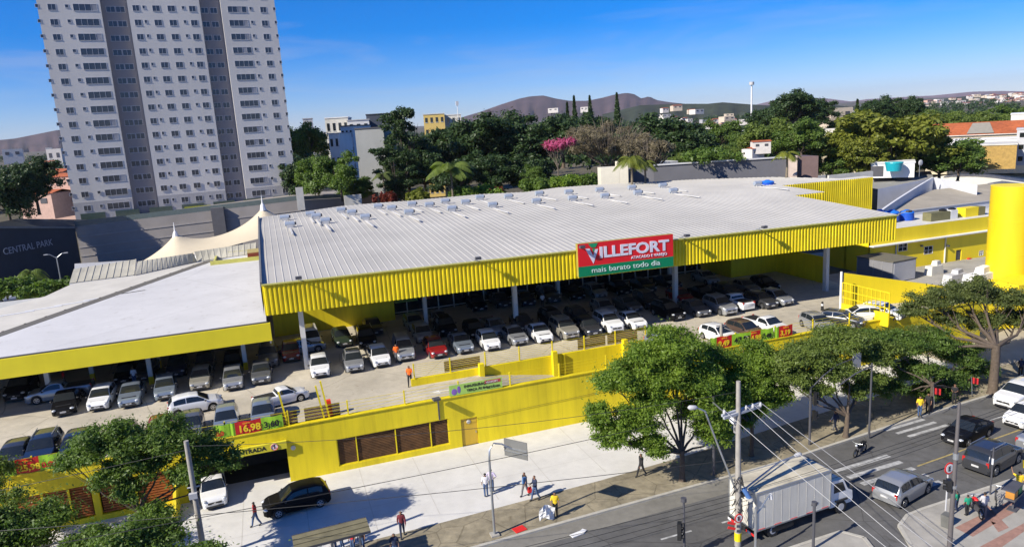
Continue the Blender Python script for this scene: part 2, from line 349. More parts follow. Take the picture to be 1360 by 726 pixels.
b = MB(); b.beam((10.35, WY+.3, 2.9+.2), (10.35, WY-.08, 3.1), .1, .1); b.beam((10.35, WY-.05, 2.7), (10.35, WY-.05, 4.5), .1, .1); b.box((10.15, WY-.5, 4.55), (.55, .5, .14), .1)
tag(b.build('wall_floodlight', DGREY), 'small floodlight on a bracket at the top of the yellow street wall', 'floodlight')
# garage mouth lining
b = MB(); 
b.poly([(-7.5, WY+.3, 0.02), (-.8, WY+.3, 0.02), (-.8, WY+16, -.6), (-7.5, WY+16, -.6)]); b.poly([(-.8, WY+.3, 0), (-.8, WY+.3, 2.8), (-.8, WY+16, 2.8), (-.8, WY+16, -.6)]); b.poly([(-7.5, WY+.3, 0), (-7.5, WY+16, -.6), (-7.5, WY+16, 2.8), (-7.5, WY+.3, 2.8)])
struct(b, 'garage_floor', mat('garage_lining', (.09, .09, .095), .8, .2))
es = thing('entrance_sign', 'yellow lintel sign reading ENTRADA over the dark garage mouth', 'sign', (-3.2, WY-.16, 3.1))
b = MB(); b.box((0, 0, 0), (4.9, .24, .56)); b.build('board', mat('olive_yellow', (.62, .55, .03), .5, .06), es)
lettering('lettering', 'ENTRADA', .42, BLACK, (-.95, -.125, -.13), es, bold=.012, sx=1.05)
b = MB(); b.tube([(1.62, -.12, 0), (1.62, -.15, 0)], .25, 20); disc = b.build('prohibition_disc', WHITE, es, smooth=40)
b = MB()
for k in range(20):
    a0, a1 = 2*math.pi*k/20, 2*math.pi*(k+1)/20; b.beam((1.62+.23*math.cos(a0), -.155, .23*math.sin(a0)), (1.62+.23*math.cos(a1), -.155, .23*math.sin(a1)), .02, .05, (0, 1, 0))
b.beam((1.46, -.158, .16), (1.78, -.158, -.16), .02, .045, (0, 1, 0)); b.build('red_ring', RED, disc)
b = MB(); b.box((1.62, -.156, -.03), (.06, .01, .2)); b.ell((1.62, -.156, .12), (.045, .01, .045)); b.build('pictogram', BLACK, disc)
b = MB(); b.box((0, WY-.1, 0), (0, 0, 0)) if 0 else b.poly([(-8.05, WY, .13), (-8.05, WY-3.2, .13), (-8.05, WY, 2.4)]); b.poly([(-8.25, WY, .13), (-8.25, WY, 2.4), (-8.25, WY-3.2, .13)]); b.poly([(-8.25, WY, 2.4), (-8.05, WY, 2.4), (-8.05, WY-3.2, .13), (-8.25, WY-3.2, .13)])
tag(b.build('wing_wall', Y1), 'triangular yellow wing wall beside the garage mouth', 'wall')
# upper wall of the descending ramp
iw = thing('ramp_wall', 'yellow upper wall behind the ramp between street wall and parking deck', 'wall', (9.3, 55.2, 0))
b = MB(); b.box((20.15, 55.35, 2.25), (21.7, .3, 4.5)); b.box((31, 52.9, 2.1), (.3, 5.0, 4.2)); b.build('wall_panel', Y1, iw, world=True)
b = MB()
for x in (15.2, 21.8, 28.6): b.box((x, 55.0, 2.6), (.42, .42, 4.7)); b.box((x+.9 if x > 20 else x-.1, 55.08, 2.3), (.16, .2, 4.4))
b.build('buttress', Y1, iw, world=True)
b = MB(); b.poly([(9.2, 50.7, DZ), (15, 50.7, DZ), (15, 55.2, DZ), (9.2, 55.2, DZ)]); b.poly([(15, 50.7, DZ), (31, 50.7, 1.2), (31, 55.2, 1.2), (15, 55.2, DZ)]); struct(b, 'ramp', DECKC)
# ramp is closed by a wall at deck edge
b = MB(); P = at(565, 521, 4.0)
a = MB(); ax, ay = 11.2, 53.0
a.poly([(ax-.9, ay, DZ+.006), (ax-.1, ay-.32, DZ+.006), (ax-.1, ay+.32, DZ+.006)]); a.poly([(ax-.1, ay-.1, DZ+.006), (ax+1.1, ay-.1, DZ+.006), (ax+1.1, ay+.1, DZ+.006), (ax-.1, ay+.1, DZ+.006)])
struct(a, 'painted_arrow', mat('white_arrow', (.7, .7, .68), .7, .1))
# railings: yellow posts carrying thin bars, each run a fence of its own
def railing(name_label, pts, h=1.05, n=6, post_every=3.0, mat_=Y1, slat=None):
    t = thing('railing', name_label, 'railing', pts[0])
    bars = MB(); posts = []
    for (x0, y0, z0), (x1, y1, z1) in zip(pts, pts[1:]):
        Ld = math.hypot(x1-x0, y1-y0); k = max(1, round(Ld/post_every))
        for i in range(k+1):
            f = i/k; posts.append((x0+(x1-x0)*f, y0+(y1-y0)*f, z0+(z1-z0)*f))
        for i in range(n): bars.beam((x0, y0, z0+h*(i+1)/n), (x1, y1, z1+h*(i+1)/n), .02, .02)
    bars.build('rails', mat_, t, world=True)
    for p in posts: m = MB(); m.box((p[0], p[1], p[2]+h*.55), (.1, .1, h*1.1)); m.build('post', mat_, t, world=True)
    return t
railing('yellow post and bar railing on the upper ramp wall behind the trench', [(9.6, 55.35, 4.5), (30.9, 55.35, 4.5)], 1.15, 7, 3.1)
railing('yellow post railing on the street wall left of the garage sign', [(-45, WY+.12, TOPZ+.08), (-4.6, WY+.12, TOPZ+.08)], .95, 3, 2.9)
railing('yellow post railing on the street wall above the long louvred window', [(-4.6, WY+.12, TOPZ+.08), (57.8, WY+.12, TOPZ+.08)], 1.0, 4, 4.2)
def slatpanel(x0, x1, y, z0, h, label):
    b = MB(); n = 8
    for i in range(n): b.box(((x0+x1)/2, y, z0+h*(i+.5)/n), (x1-x0, .03, h/n*.8))
    return tag(b.build('slatted_panel', BROWN), label, 'fence panel', 'brown slatted panels on the deck edge')
for x0, x1, lb in ((12.2, 15.3, 'brown slatted fence panel on the ramp wall below the red car'), (24.3, 27.0, 'brown slatted fence panel below the parked beige off-roader'), (27.2, 30.2, 'brown slatted fence panel left of the big tree crown')):
    slatpanel(x0, x1, 55.62, 4.5, .95, lb)
slatpanel(-1.6, .2, WY+.5, TOPZ, 1.0, 'brown slatted panel beside the white price banner post above the garage'); slatpanel(.7, 3.2, WY+.5, TOPZ, 1.0, 'brown slatted panel behind the red plastic barrier')
b = MB(); p = at(438, 546, 4.3); b.box((p.x, p.y+.3, DZ+.6), (.45, .5, 1.2), taper=.7); tag(b.build('plastic_barrier', mat('red_plastic', (.75, .05, .02), .4, .05)), 'red plastic barrier standing at the deck edge above the garage', 'barrier')
for i, (px, py, h) in enumerate(((382, 560, 2.6), (437, 548, 2.9), (430, 548, 2.6))):
    p = onv(px, py, WY+.25); b = MB(); b.beam((p.x, p.y, TOPZ), (p.x-.35, p.y, TOPZ+h), .12, .12)
    tag(b.build('gate_post', Y1), ['leaning yellow post left of the red barrier beside the price banner', 'tall yellow post touching the red barrier', 'shorter yellow post just left of the red barrier'][i], 'post')
# price banners
def digits(t, txt, x, z, size, m, y=-.03, bold=.02): lettering('lettering', txt, size, m, (x, y, z), t, bold=bold, ext=.004)
YTXT = mat('yellow_print', (.85, .62, .02), .6, .03)
def banner(label, x, y, z, w, h, panels):
    t = thing('price_banner', label, 'banner', (x, y, z), 0, 'price banners on the deck railing'); X = 0
    for frac, kind, txt in panels:
        ww = w*frac; b = MB(); n = 6
        for i in range(n):
            u0, u1 = X+ww*i/n, X+ww*(i+1)/n; s0, s1 = .03*math.sin(i*1.3), .03*math.sin((i+1)*1.3)
            b.poly([(u0, s0*.5-.02, s0), (u1, s1*.5-.02, s1), (u1, s1*.5-.02, h+s1), (u0, s0*.5-.02, h+s0)]); b.poly([(u0, s0*.5, s0), (u0, s0*.5, h+s0), (u1, s1*.5, h+s1), (u1, s1*.5, s1)])
        b.build('cloth', RED if kind == 'r' else LIME, t)
        if txt:
            digits(t, txt, X+ww*.1, h*.18, min(h*.75, ww*.42), YTXT if kind == 'r' else (RED if kind == 'g' else BLACK), -.06)
        if kind == 'r': digits(t, 'OFERTA', X+ww*.3, h*.78, h*.16, YTXT, -.06, .0)
        X += ww
    return t
def bx(px0, px1, y): return onv(px0, 600, y).x, onv(px1, 600, y).x
yb = WY-.02
a0, a1 = onv(5, 620, yb).x, onv(80, 607, yb).x
banner('red and lime price banner reading 25,98 on the railing at the far left', a0, yb, TOPZ+.12, a1-a0, .95, [(.2, 'k', ''), (.42, 'r', '25,98'), (.38, 'g', '0,99')])
a0, a1 = onv(284, 572, yb).x, onv(376, 560, yb).x
banner('lime and red price banner reading 16,98 and 3,60 above the garage sign', a0, yb, TOPZ+.12, a1-a0, .9, [(.22, 'g', '0,00'[:3]), (.08, 'k', ''), (.38, 'r', '16,98'), (.32, 'k', '3,60')])
yr = WY-.02
for x0, x1, pn, lb in ((943, 1000, [(.15, 'k', ''), (.35, 'r', '9,49'), (.5, 'k', '47,90')], 'red and lime price banner reading 47,90 in front of the white hatchback'), (991, 1027, [(.52, 'r', '24,98'), (.48, 'k', '7,48')], 'red and lime price banner reading 24,98 in front of the brown car'), (1028, 1052, [(.25, 'k', ''), (.75, 'r', '3,19')], 'short price banner reading 3,19 in front of the white pickup')):
    a0, a1 = onv(x0, 462, yr).x, onv(x1, 455, yr).x
    banner(lb, a0, yr, TOPZ+.1, a1-a0, 1.0, pn)
a0, a1 = onv(597, 524, WY-.02).x, onv(667, 512, WY-.02).x
t = thing('opening_banner', 'light green opening banner with dark lettering hung on the street wall railing', 'banner', (a0, WY-.03, TOPZ+.12))
b = MB(); b.box(((a1-a0)/2, 0, .42), (a1-a0, .03, .84)); b.build('cloth', mat('pale_lime', (.38, .60, .12), .6, .06), t)
b = MB(); b.box(((a1-a0)*.82, -.02, .64), ((a1-a0)*.3, .02, .26)); b.build('red_patch', mat('banner_red', (.5, .06, .08), .5), t)
b = MB(); b.ell((.38, -.02, .3), (.22, .01, .26)); b.ell((.75, -.02, .42), (.14, .01, .3)); b.build('printed_picture', mat('banner_violet', (.22, .12, .42), .5), t)
digits(t, 'INAUGURAÇÃO', 1.15, .5, .3, BLACK, -.03, .008); digits(t, 'TERÇA ÀS 8H', 1.35, .16, .27, BLACK, -.03, .006); digits(t, 'BETÂNIA', 2.95, .12, .27, BLACK, -.03, .006); digits(t, 'VILLEFORT', (a1-a0)*.69, .56, .2, WHITE, -.05, .004)
# ------------------------------------------------------------------ market hall: big arched metal roof on slender pillars
FX0, FX1, FY0, FY1 = -1.25, 62.2, 61.2, 57.6
FZ0, FZ1 = 10.0, 12.55
def fy(x): return FY0 + (FY1-FY0)*(x-FX0)/(FX1-FX0)
def interp(x, P):
    if x <= P[0][0]: return P[0][1:]
    for a, b in zip(P, P[1:]):
        if x <= b[0]:
            f = (x-a[0])/(b[0]-a[0]); f = f*f*(3-2*f) if 0 else f; return [a[i]+(b[i]-a[i])*f for i in (1, 2)]
    return P[-1][1:]
CREST = []
for _px, _py, _z in ((343, 290, 14.3), (409, 281, 14.5), (450, 275, 14.6), (494, 271, 14.6), (538, 268, 14.6), (582, 264, 14.5), (637, 259, 14.5), (698, 256, 14.5), (741, 250, 14.4), (783, 247, 14.4), (854, 243, 14.3), (929, 239, 14.2), (1030, 236, 14.0), (1120, 238, 13.8)):
    _p = at(_px, _py, _z); CREST.append((_p.x, _p.y, _z))
def roofz(x, y):
    cy, cz = interp(x, CREST); t = (y-fy(x))/(cy-fy(x))
    return FZ1 + (cz-FZ1)*math.sin(min(max(t, 0), 1.9)*math.pi/2)
mk = thing('market_hall', 'large open-fronted wholesale store with a ribbed white arched roof and yellow corrugated fascia', 'supermarket', (FX0, FY0, DZ))
ROOFM = mat('roof_sheet', (.46, .44, .40), .62, .06, .3, var2=(.1, .14), metal=0.)
S1 = onu(1050, 265, 62.2); X2 = onv(1092, 261, S1.y).x; S2 = onu(1033, 250, X2); X3 = onv(1159, 240, S2.y).x
b = MB(); pitch = .62; x = FX0; n = 0; prof = ((0, 0), (.50, 0), (.53, .034), (.58, .034))
while x < X3:
    y0 = fy(x) if x < 62.2 else (S1.y if x < X2 else S2.y); cy = interp(x, CREST)[0]; y1 = cy + 1.2
    last = None
    K = 26
    rows = [y0 + (y1-y0)*k/K for k in range(K+1)]
    for y in rows:
        z = roofz(x, y)
        cur = b.vs([(x+dx, y, z+dz) for dx, dz in prof] + [(x+pitch, y, roofz(x+pitch, y))])
        if last is not None:
            for i in range(4): b.face([last+i, last+i+1, cur+i+1, cur+i])
        last = cur
    x += pitch
b.build('roof', ROOFM, mk, world=True)
def corr(b, x0, y0, x1, y1, zb, zt, pitch=.37, d=.09):   # corrugated sheet standing between two plan points
    Ln = math.hypot(x1-x0, y1-y0); k = int(Ln/pitch); ux, uy = (x1-x0)/Ln, (y1-y0)/Ln; nx, ny = uy, -ux; pts = []
    for i in range(k):
        for f, o in ((0, 0), (.35, 0), (.5, d), (.85, d)):
            s = (i+f)*Ln/k; pts.append((x0+ux*s+nx*o, y0+uy*s+ny*o))
    pts.append((x1, y1)); n = len(pts)
    zt2 = zt if callable(zt) else (lambda x, y: zt)
    a = b.vs([(p[0], p[1], zb) for p in pts] + [(p[0], p[1], zt2(*p)) for p in pts])
    for i in range(n-1): b.face([a+i, a+i+1, a+n+i+1, a+n+i])
b = MB(); corr(b, FX0, FY0, FX1, FY1, FZ0, FZ1+.03); fa = b.build('fascia', Y2, mk, world=True)
b = MB(); corr(b, FX1, FY1, FX1+.01, S1.y, FZ0, lambda x, y: roofz(62, y)); corr(b, FX1-.3, S1.y, X2, S1.y, 9.5, lambda x, y: roofz(x, y)-.02); corr(b, X2, S1.y, X2+.01, S2.y, 9.5, lambda x, y: roofz(x, y)-.02)
corr(b, X2-.3, S2.y, X3, S2.y, 8.0, lambda x, y: roofz(x, y)-.02); b.build('stepped_cladding', Y2, mk, world=True)
b = MB(); b.beam((FX0, FY0-.1, FZ1+.06), (FX1, FY1-.1, FZ1+.06), .22, .1); b.beam((FX1, FY1, FZ1+.06), (FX1, FY1, FZ1+.07), .1, .1)
b.build('edge_flashing', mat('flashing', (.50, .47, .12), .5), mk, world=True)
b = MB(); b.beam((FX0-.02, FY0, FZ1+.1), (FX0-.02, CREST[0][1]*.5+FY0*.5, roofz(FX0, CREST[0][1]*.5+FY0*.5)+.08), .16, .4); b.beam((FX0-.02, CREST[0][1]*.5+FY0*.5, roofz(FX0, CREST[0][1]*.5+FY0*.5)+.08), (FX0-.02, CREST[0][1], CREST[0][2]+.08), .16, .4); b.poly([(FX0-.1, FY0, FZ0), (FX0-.1, FY0, FZ1), (FX0-.1, CREST[0][1], CREST[0][2]), (FX0-.1, CREST[0][1]+1, FZ0+.3)]); b.build('gable', mat('gable_sheet', (.16, .16, .16), .6), mk, world=True)
b = MB(); b.poly([(FX0, FY0+.3, FZ0+.15), (FX1, FY1+.3, FZ0+.15), (FX1, 88, FZ0+.6), (FX0, 88, FZ0+.6)])
for k in range(9): xx = FX0+4+k*7.2; b.beam((xx, fy(xx)+.2, FZ0+.25), (xx, 88, FZ0+.7), .2, .5)
b.build('ceiling', mat('ceiling_sheet', (.42, .42, .40), .8), mk, world=True)
PIL = mat('pillar_paint', (.62, .62, .60), .7, .1, 2, streak=1)
for px, py in ((408, 489), (686, 436), (897, 403), (1096.4, 386)):
    p = at(px, py, DZ); b = MB(); b.box((p.x, p.y, (DZ+FZ0+.4)/2), (.42, .5, FZ0-DZ+.4)); b.box((p.x, p.y-.26, DZ+1.5), (.3, .04, .5)); b.build('pillar', PIL, mk, world=True)
for px, py in ((567, 436),): 
    p = at(px, py, DZ); b = MB(); b.box((p.x, p.y, (DZ+FZ0+.4)/2), (.35, .4, FZ0-DZ+.4)); b.build('pillar', PIL, mk, world=True)
for xx in (31.0, 46.0):
    b = MB(); b.box((xx, 76, (DZ+FZ0+.4)/2), (.35, .4, FZ0-DZ+.4)); b.build('pillar', PIL, mk, world=True)
# store front behind the covered parking
S0, S1_ = Vector((11.5, 79.3, 0)), Vector((53, 79.8, 0)); sd_ = (S1_-S0).normalized(); sn = Vector((sd_.y, -sd_.x, 0)); Ls = (S1_-S0).length
def sp_(u, o, z): q = S0+sd_*u+sn*o; return (q.x, q.y, z)
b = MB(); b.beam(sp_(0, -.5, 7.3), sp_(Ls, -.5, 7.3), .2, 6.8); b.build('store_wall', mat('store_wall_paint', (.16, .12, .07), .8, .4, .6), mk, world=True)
b = MB(); b.poly([sp_(.2, 0, DZ+.1), sp_(Ls, 0, DZ+.1), sp_(Ls, 0, DZ+4.4), sp_(.2, 0, DZ+4.4)]); gl = b.build('shop_glazing', glassmat('shop_glass', (.02, .022, .024), .15), mk, world=True)
b = MB()
for k in range(23): b.beam(sp_(.3+k*Ls/22.5, .08, DZ), sp_(.3+k*Ls/22.5, .08, DZ+4.4), .12, .12)
for z in (.3, 2.4, 4.4): b.beam(sp_(0, .08, DZ+z), sp_(Ls, .08, DZ+z), .1, .1)
b.build('mullions', mat('mullion_paint', (.60, .58, .52), .6), mk, world=True)
b = MB(); b.beam(sp_(0, -.1, DZ+5.3), sp_(Ls, -.1, DZ+5.3), .2, 1.5); b.build('shop_frieze', Y1, mk, world=True)
for k, (u, w_, m_) in enumerate(((.8, 2.6, 'board_green'), (3.8, 1.4, 'board_red'))):
    b = MB(); b.beam(sp_(u, .25, DZ+2.2), sp_(u+w_, .25, DZ+2.2), .06, 1.5); b.build('shop_poster', mat(m_, (.20, .32, .06) if k == 0 else (.3, .05, .03), .6), mk, world=True)
b = MB(); b.box((5.5, 77.4, 6.9), (12.8, .25, 6.2)); b.build('side_wall', Y1, mk, world=True)
b = MB(); b.box((54, 80.5, 6.2), (.25, 12, 5.0)); b.box((57.5, 74.6, 6.0), (7, .25, 4.4)); b.box((60.8, 70, 5.4), (.25, 9, 3.2)); b.build('side_wall', Y1, mk, world=True)
# roof vents with their flashing strips
VP = [(378,287,0),(385,296,0),(412,282,0),(420,285,0),(432,291,0),(453,277,0),(467,280,0),(485,286,0),(502,272,0),(520,274,0),(543,280,0),(547,269,0),(570,270,0),(600,275,0),(591,265,0),(618,266,0),(654,270,0),(637,260,0),(675,259,0),(716,255,0),(712,265,0),(755,253,0),(760,261,0),(796,250,0),(803,258,0),(839,247,0),(847,254,0),(880,244,0),(894,251,0),(1006,242,0)]
VENTM = mat('vent_metal', (.42, .47, .54), .35, .1, 3, metal=.35)
vt = None
def roofhit(px, py):
    d = ray(px, py); best = None; t = 40.
    while t < 170:
        p = EYE + d*t/d.y
        if p.z <= roofz(p.x, p.y)+.3: return Vector((p.x, p.y, roofz(p.x, p.y)))
        t += .3
    return None
vi = 0
for px, py, _ in VP:
    p = roofhit(px, py+3)
    if p is None or p.y > interp(p.x, CREST)[0]+2: 
        p = onv(px, py+3, interp(at(px, py, 15).x, CREST)[0]-.5); p.z = roofz(p.x, p.y)
    lab = ['grey ridge vent on the white arched roof, %s from the tent end of the row' % ORD[vi] if vi < 28 else 'grey ridge vent on the white arched roof, the %s one of the row' % ('last but one' if vi == 28 else 'lone rightmost')][0]
    if vt is None:
        vt = thing('roof_vent', lab, 'roof vent', p, 0, 'metal vents along the roof ridge')
        b = MB(); b.box((0, 0, .22), (1.0, .8, .5)); b.build('base', LGREY, vt)
        b = MB(); b.tube([(-.75, 0, .62), (.75, 0, .62)], .42, 12); b.build('cowl', VENTM, vt, smooth=40)
        b = MB(); b.tube([(.75, 0, .62), (1.0, 0, .62)], [.22, .26], 10); b.build('exhaust', DGREY, vt)
        b = MB(); b.box((0, -4.6, -.04), (.26, 8.4, .13)); b.build('flashing_strip', mat('flashing_white', (.55, .54, .52), .5), vt)
        kids = 0; vt.scale = (.72,)*3
    else: dup(vt, p, 0, lab, .72)
    vi += 1
# fascia floodlights on stubby brackets
fl = None
for i, px in enumerate((393, 631, 765, 897, 1168, 993)):
    x = onv(px, 340, 60).x; y = fy(x); loc = (x, y-.1, FZ1+.1)
    lab = 'black floodlight on the roof edge, %s' % ['left end above the lone white pillar', 'between the left end and the red sign', 'at the left corner of the red sign', 'at the right corner of the red sign', 'at the far right corner of the roof', 'midway between the red sign and the right corner'][i]
    if fl is None:
        fl = thing('floodlight', lab, 'floodlight', loc, 0, 'floodlights on the roof edge')
        b = MB(); b.beam((0, .3, 0), (0, -.9, .45), .08, .08); b.build('bracket', STEEL, fl)
        b = MB(); b.box((0, -1.0, .42), (.5, .35, .22)); b.build('lamp_head', DGREY, fl)
    else: dup(fl, loc, 0, lab)
# store sign
a = onv(767.5, 345, fy(27)-.5); c = onv(894, 350, fy(37)-.5)
sx0, sx1 = a.x, c.x; rz = math.atan2(FY1-FY0, FX1-FX0); Wd = (sx1-sx0)/math.cos(rz)
zt = onv(767.5, 324, fy(sx0)-.5).z; zb = onv(767.5, 368, fy(sx0)-.5).z
sg = thing('store_sign', 'big red and green sign board with white lettering on the yellow fascia', 'sign', (sx0, fy(sx0)-.45, zb), rz)
Ht = zt-zb; g0 = Ht*.31
b = MB(); b.box((Wd/2, .1, Ht/2), (Wd, .5, Ht)); b.build('frame', mat('sign_side', (.35, .30, .05), .5), sg)
b = MB(); b.box((Wd/2, -.17, g0+(Ht-g0)/2), (Wd, .04, Ht-g0)); b.build('red_panel', mat('sign_red', (.68, .012, .02), .4, .03), sg)
b = MB(); b.box((Wd/2, -.17, g0/2), (Wd, .04, g0)); b.build('green_panel', mat('sign_green', (0, .20, .085), .4, .03), sg)
LET = mat('sign_letters', (.66, .64, .74), .5, .03)
def fit(txt, x0, x1, zbase, hcap, bold, m, y=-.21, spacing=1.):
    me = text_mesh(txt, 1, bold, .02, 'LEFT', spacing); xs = [v.co.x for v in me.vertices]; ys = [v.co.y for v in me.vertices]
    w = max(xs)-min(xs); hh = max(ys)-min(min(ys), 0) if 0 else max(ys)
    me.materials.clear(); me.materials.append(m); o = bpy.data.objects.new('lettering', me); C.objects.link(o)
    o.rotation_euler = (math.pi/2, 0, 0); o.scale = ((x1-x0)/w, hcap/hh, 1); o.location = (x0-min(xs)*(x1-x0)/w, y, zbase); o.parent = sg
fit('ILLEFORT', Wd*.222, Wd*.955, Ht*.53, Ht*.33, .035, LET)
b = MB(); v = [(.075, .865), (.135, .865), (.172, .63), (.185, .63), (.205, .80), (.205, .865), (.222, .865), (.165, .40)]
L0 = [(Wd*.075, .86), (Wd*.115, .86), (Wd*.155, .60), (Wd*.155, .38)]
for q in ([(.075, .84), (.118, .84), (.153, .60), (.153, .36)], [(.153, .36), (.153, .60), (.174, .80), (.206, .80)]): b.poly([(Wd*u, -.215, Ht*w_) for u, w_ in q])
b.build('big_initial', LET, sg)
b = MB(); b.poly([(Wd*.105, -.22, Ht*.985), (Wd*.205, -.22, Ht*.985), (Wd*.18, -.22, Ht*.86), (Wd*.135, -.22, Ht*.86)]); b.poly([(Wd*.145, -.22, Ht*.83), (Wd*.175, -.22, Ht*.83), (Wd*.157, -.22, Ht*.70)]); b.build('green_leaf', mat('leaf_green', (.01, .28, .12), .4), sg)
fit('ATACADO E VAREJO', Wd*.545, Wd*.93, Ht*.375, Ht*.085, .01, LET)
fit('mais barato todo dia', Wd*.135, Wd*.855, Ht*.09, Ht*.155, -.004, mat('pale_letters', (.55, .68, .66), .5, .03))
# ------------------------------------------------------------------ lower parking canopy on the left, flat white roof
pc = thing('parking_canopy', 'flat white roofed parking canopy with a plain yellow fascia left of the market hall', 'canopy', (-20, 63, DZ))
CY = 63.0; cz0, cz1 = 7.35, 8.9
b = MB(); b.box(((-45-1.0)/2, CY+.15, (cz0+cz1)/2), (44, .3, cz1-cz0)); b.build('fascia', mat('canopy_yellow', (.78, .66, .02), .5, .05, .5, streak=1, var2=(.3, .1)), pc, world=True)
WR = mat('white_membrane', (.62, .61, .60), .6, .05, .4, var2=(.15, .10), crack=.05)
G = [at(*q, cz1-.05) for q in ((0, 447), (285, 346), (345, 345))]
d = (G[1]-G[0]).normalized(); GL = G[0]-d*8.6
b = MB(); b.poly([(GL.x, CY+.3, cz1-.06), (-1.3, CY+.3, cz1-.06), (-1.35, G[1].y+2, cz1-.06), (G[1].x, G[1].y, cz1-.06), (G[0].x, G[0].y, cz1-.06)]); b.build('roof', WR, pc, world=True)
b = MB(); b.box((-23, CY+.34, cz1+.03), (43.6, .3, .1)); b.build('gutter', DGREY, pc, world=True)
n = Vector((-d.y, d.x, 0))
b = MB(); A = GL+n*.7; B = G[1]+d*2+n*.7; b.beam((A.x, A.y, cz1-.1), (B.x, B.y, cz1-.1), 1.3, .1); 
for k in range(18): 
    p = A+(B-A)*(k/18)
    b.beam(p+n*.6, p+n*.6+d*.2, .1, .08)
b.build('valley_gutter', mat('gutter_dark', (.13, .12, .10), .7), pc, world=True)
b = MB(); b.poly([(-45, CY+.3, cz0+.1), (-45, 98, cz0+.1), (-1.4, 98, cz0+.1), (-1.4, CY+.3, cz0+.1)]); b.build('soffit', mat('soffit', (.45, .45, .43), .8), pc, world=True)
for px, py in ((68, 528), (202, 509), (327, 490), (124, 505), (212, 488)):
    p = at(px, py, DZ); b = MB(); b.box((p.x, p.y, (DZ+cz0)/2), (.36, .36, cz0-DZ)); q = b.build('pillar', PIL, pc, world=True)
    b = MB(); b.box((p.x, p.y, DZ+.35), (.37, .37, .7)); b.build('bumper_band', Y1, q, world=False); 
    q.children[0].location = -Vector(pc.location)
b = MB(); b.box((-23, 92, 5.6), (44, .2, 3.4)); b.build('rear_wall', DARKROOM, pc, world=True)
# roof beyond the valley gutter
rr = thing('rear_flat_roof', 'cream flat roof beyond the dark diagonal gutter', 'roof', (-25, 95, 0))
b = MB(); Q = [GL+n*1.2, G[1]+d*1+n*1.2] + [at(*q, cz1) for q in ((270, 346), (175, 356), (95, 376), (60, 392), (0, 408))] + [Vector((-46, 84, 0)), Vector((-46, CY+.4, 0))]
b.prism([(p.x, p.y) for p in Q], 4, cz1-.1); b.build('roof_slab', mat('cream_roof', (.60, .57, .50), .7, .06, .5, var2=(.2, .12)), rr, world=True)
b = MB()
for k in range(5):
    p = at(20+k*38, 418-k*7, cz1-.2); 
    b.box((p.x, p.y, cz1-.15), (3.2, .35, .18), .25)
b.build('skylight_strip', WHITE, rr, world=True)
# ribbed sheds behind it
def ribbed(name, label, cat, P, z, rise, m, wallm=WHITE, pitch=.7):
    t = thing(name, label, cat, (P[0].x, P[0].y, 0)); b = MB(); w = (P[1]-P[0]).length; k = int(w/pitch)
    for i in range(k):
        for f0, f1, h in ((0, .9, 0), (.9, 1, .05)):
            u0, u1 = (i+f0)/k, (i+f1)/k
            p0, p1 = P[0].lerp(P[1], u0), P[0].lerp(P[1], u1); q0, q1 = P[3].lerp(P[2], u0), P[3].lerp(P[2], u1); hv = Vector((0, 0, h))
            b.poly([p0+hv, p1+hv, q1+hv, q0+hv])
            if h: b.poly([p0, p0+hv, q0+hv, q0]); b.poly([p1, q1, q1+hv, p1+hv])
    b.build('ribbed_roof', m, t, world=True)
    b = MB()
    for a_, c_ in ((P[0], P[1]), (P[1], P[2]), (P[2], P[3]), (P[3], P[0])): b.poly([Vector((a_.x, a_.y, z)), Vector((c_.x, c_.y, z)), c_-Vector((0, 0, .05)), a_-Vector((0, 0, .05))])
    b.build('wall', wallm, t, world=True); return t
SHEDM = mat('beige_sheet', (.50, .47, .38), .6, .1, .6, var2=(.2, .15))
ribbed('shed_roof', 'long ribbed beige metal shed roof in front of the tent', 'shed', [at(92, 376, 8.9), at(178, 365, 8.9), at(181, 344, 10.0), at(98, 357, 10.0)], 3, 0, SHEDM)
ribbed('shed_roof', 'ribbed beige metal shed roof right under the tent', 'shed', [at(180, 365, 8.9), at(262, 347, 8.9), at(256, 336, 10.1), at(183, 347, 10.1)], 3, 0, SHEDM)
ribbed('shed_roof', 'small ribbed roof between the tent and the market gable', 'shed', [at(262, 347, 8.9), at(340, 336, 9.2), at(340, 322, 10.4), at(258, 334, 10.2)], 3, 0, SHEDM)
p = at(285, 351, cz1)
t = thing('roof_hatch', 'yellow rooftop stair well with a dark red door beside the market gable', 'stair well', p)
b = MB(); 
for c_, d_ in (((3.0, 0, .2), (7, .2, .5)), ((0, 2.5, .2), (.2, 5, .5)), ((3.2, 5, .35), (6.8, .2, .8))): b.box(c_, d_)
b.build('parapet', mat('pale_yellow', (.55, .52, .12), .6), t)
b = MB(); b.box((5.4, 2.5, .45), (2.6, 3.4, 1.0)); q = b.build('stair_box', mat('ochre', (.40, .32, .12), .6), t); b = MB(); b.box((5.2, .75, .45), (2.1, .1, .8)); b.build('door', mat('rust_door', (.25, .05, .02), .6), t)
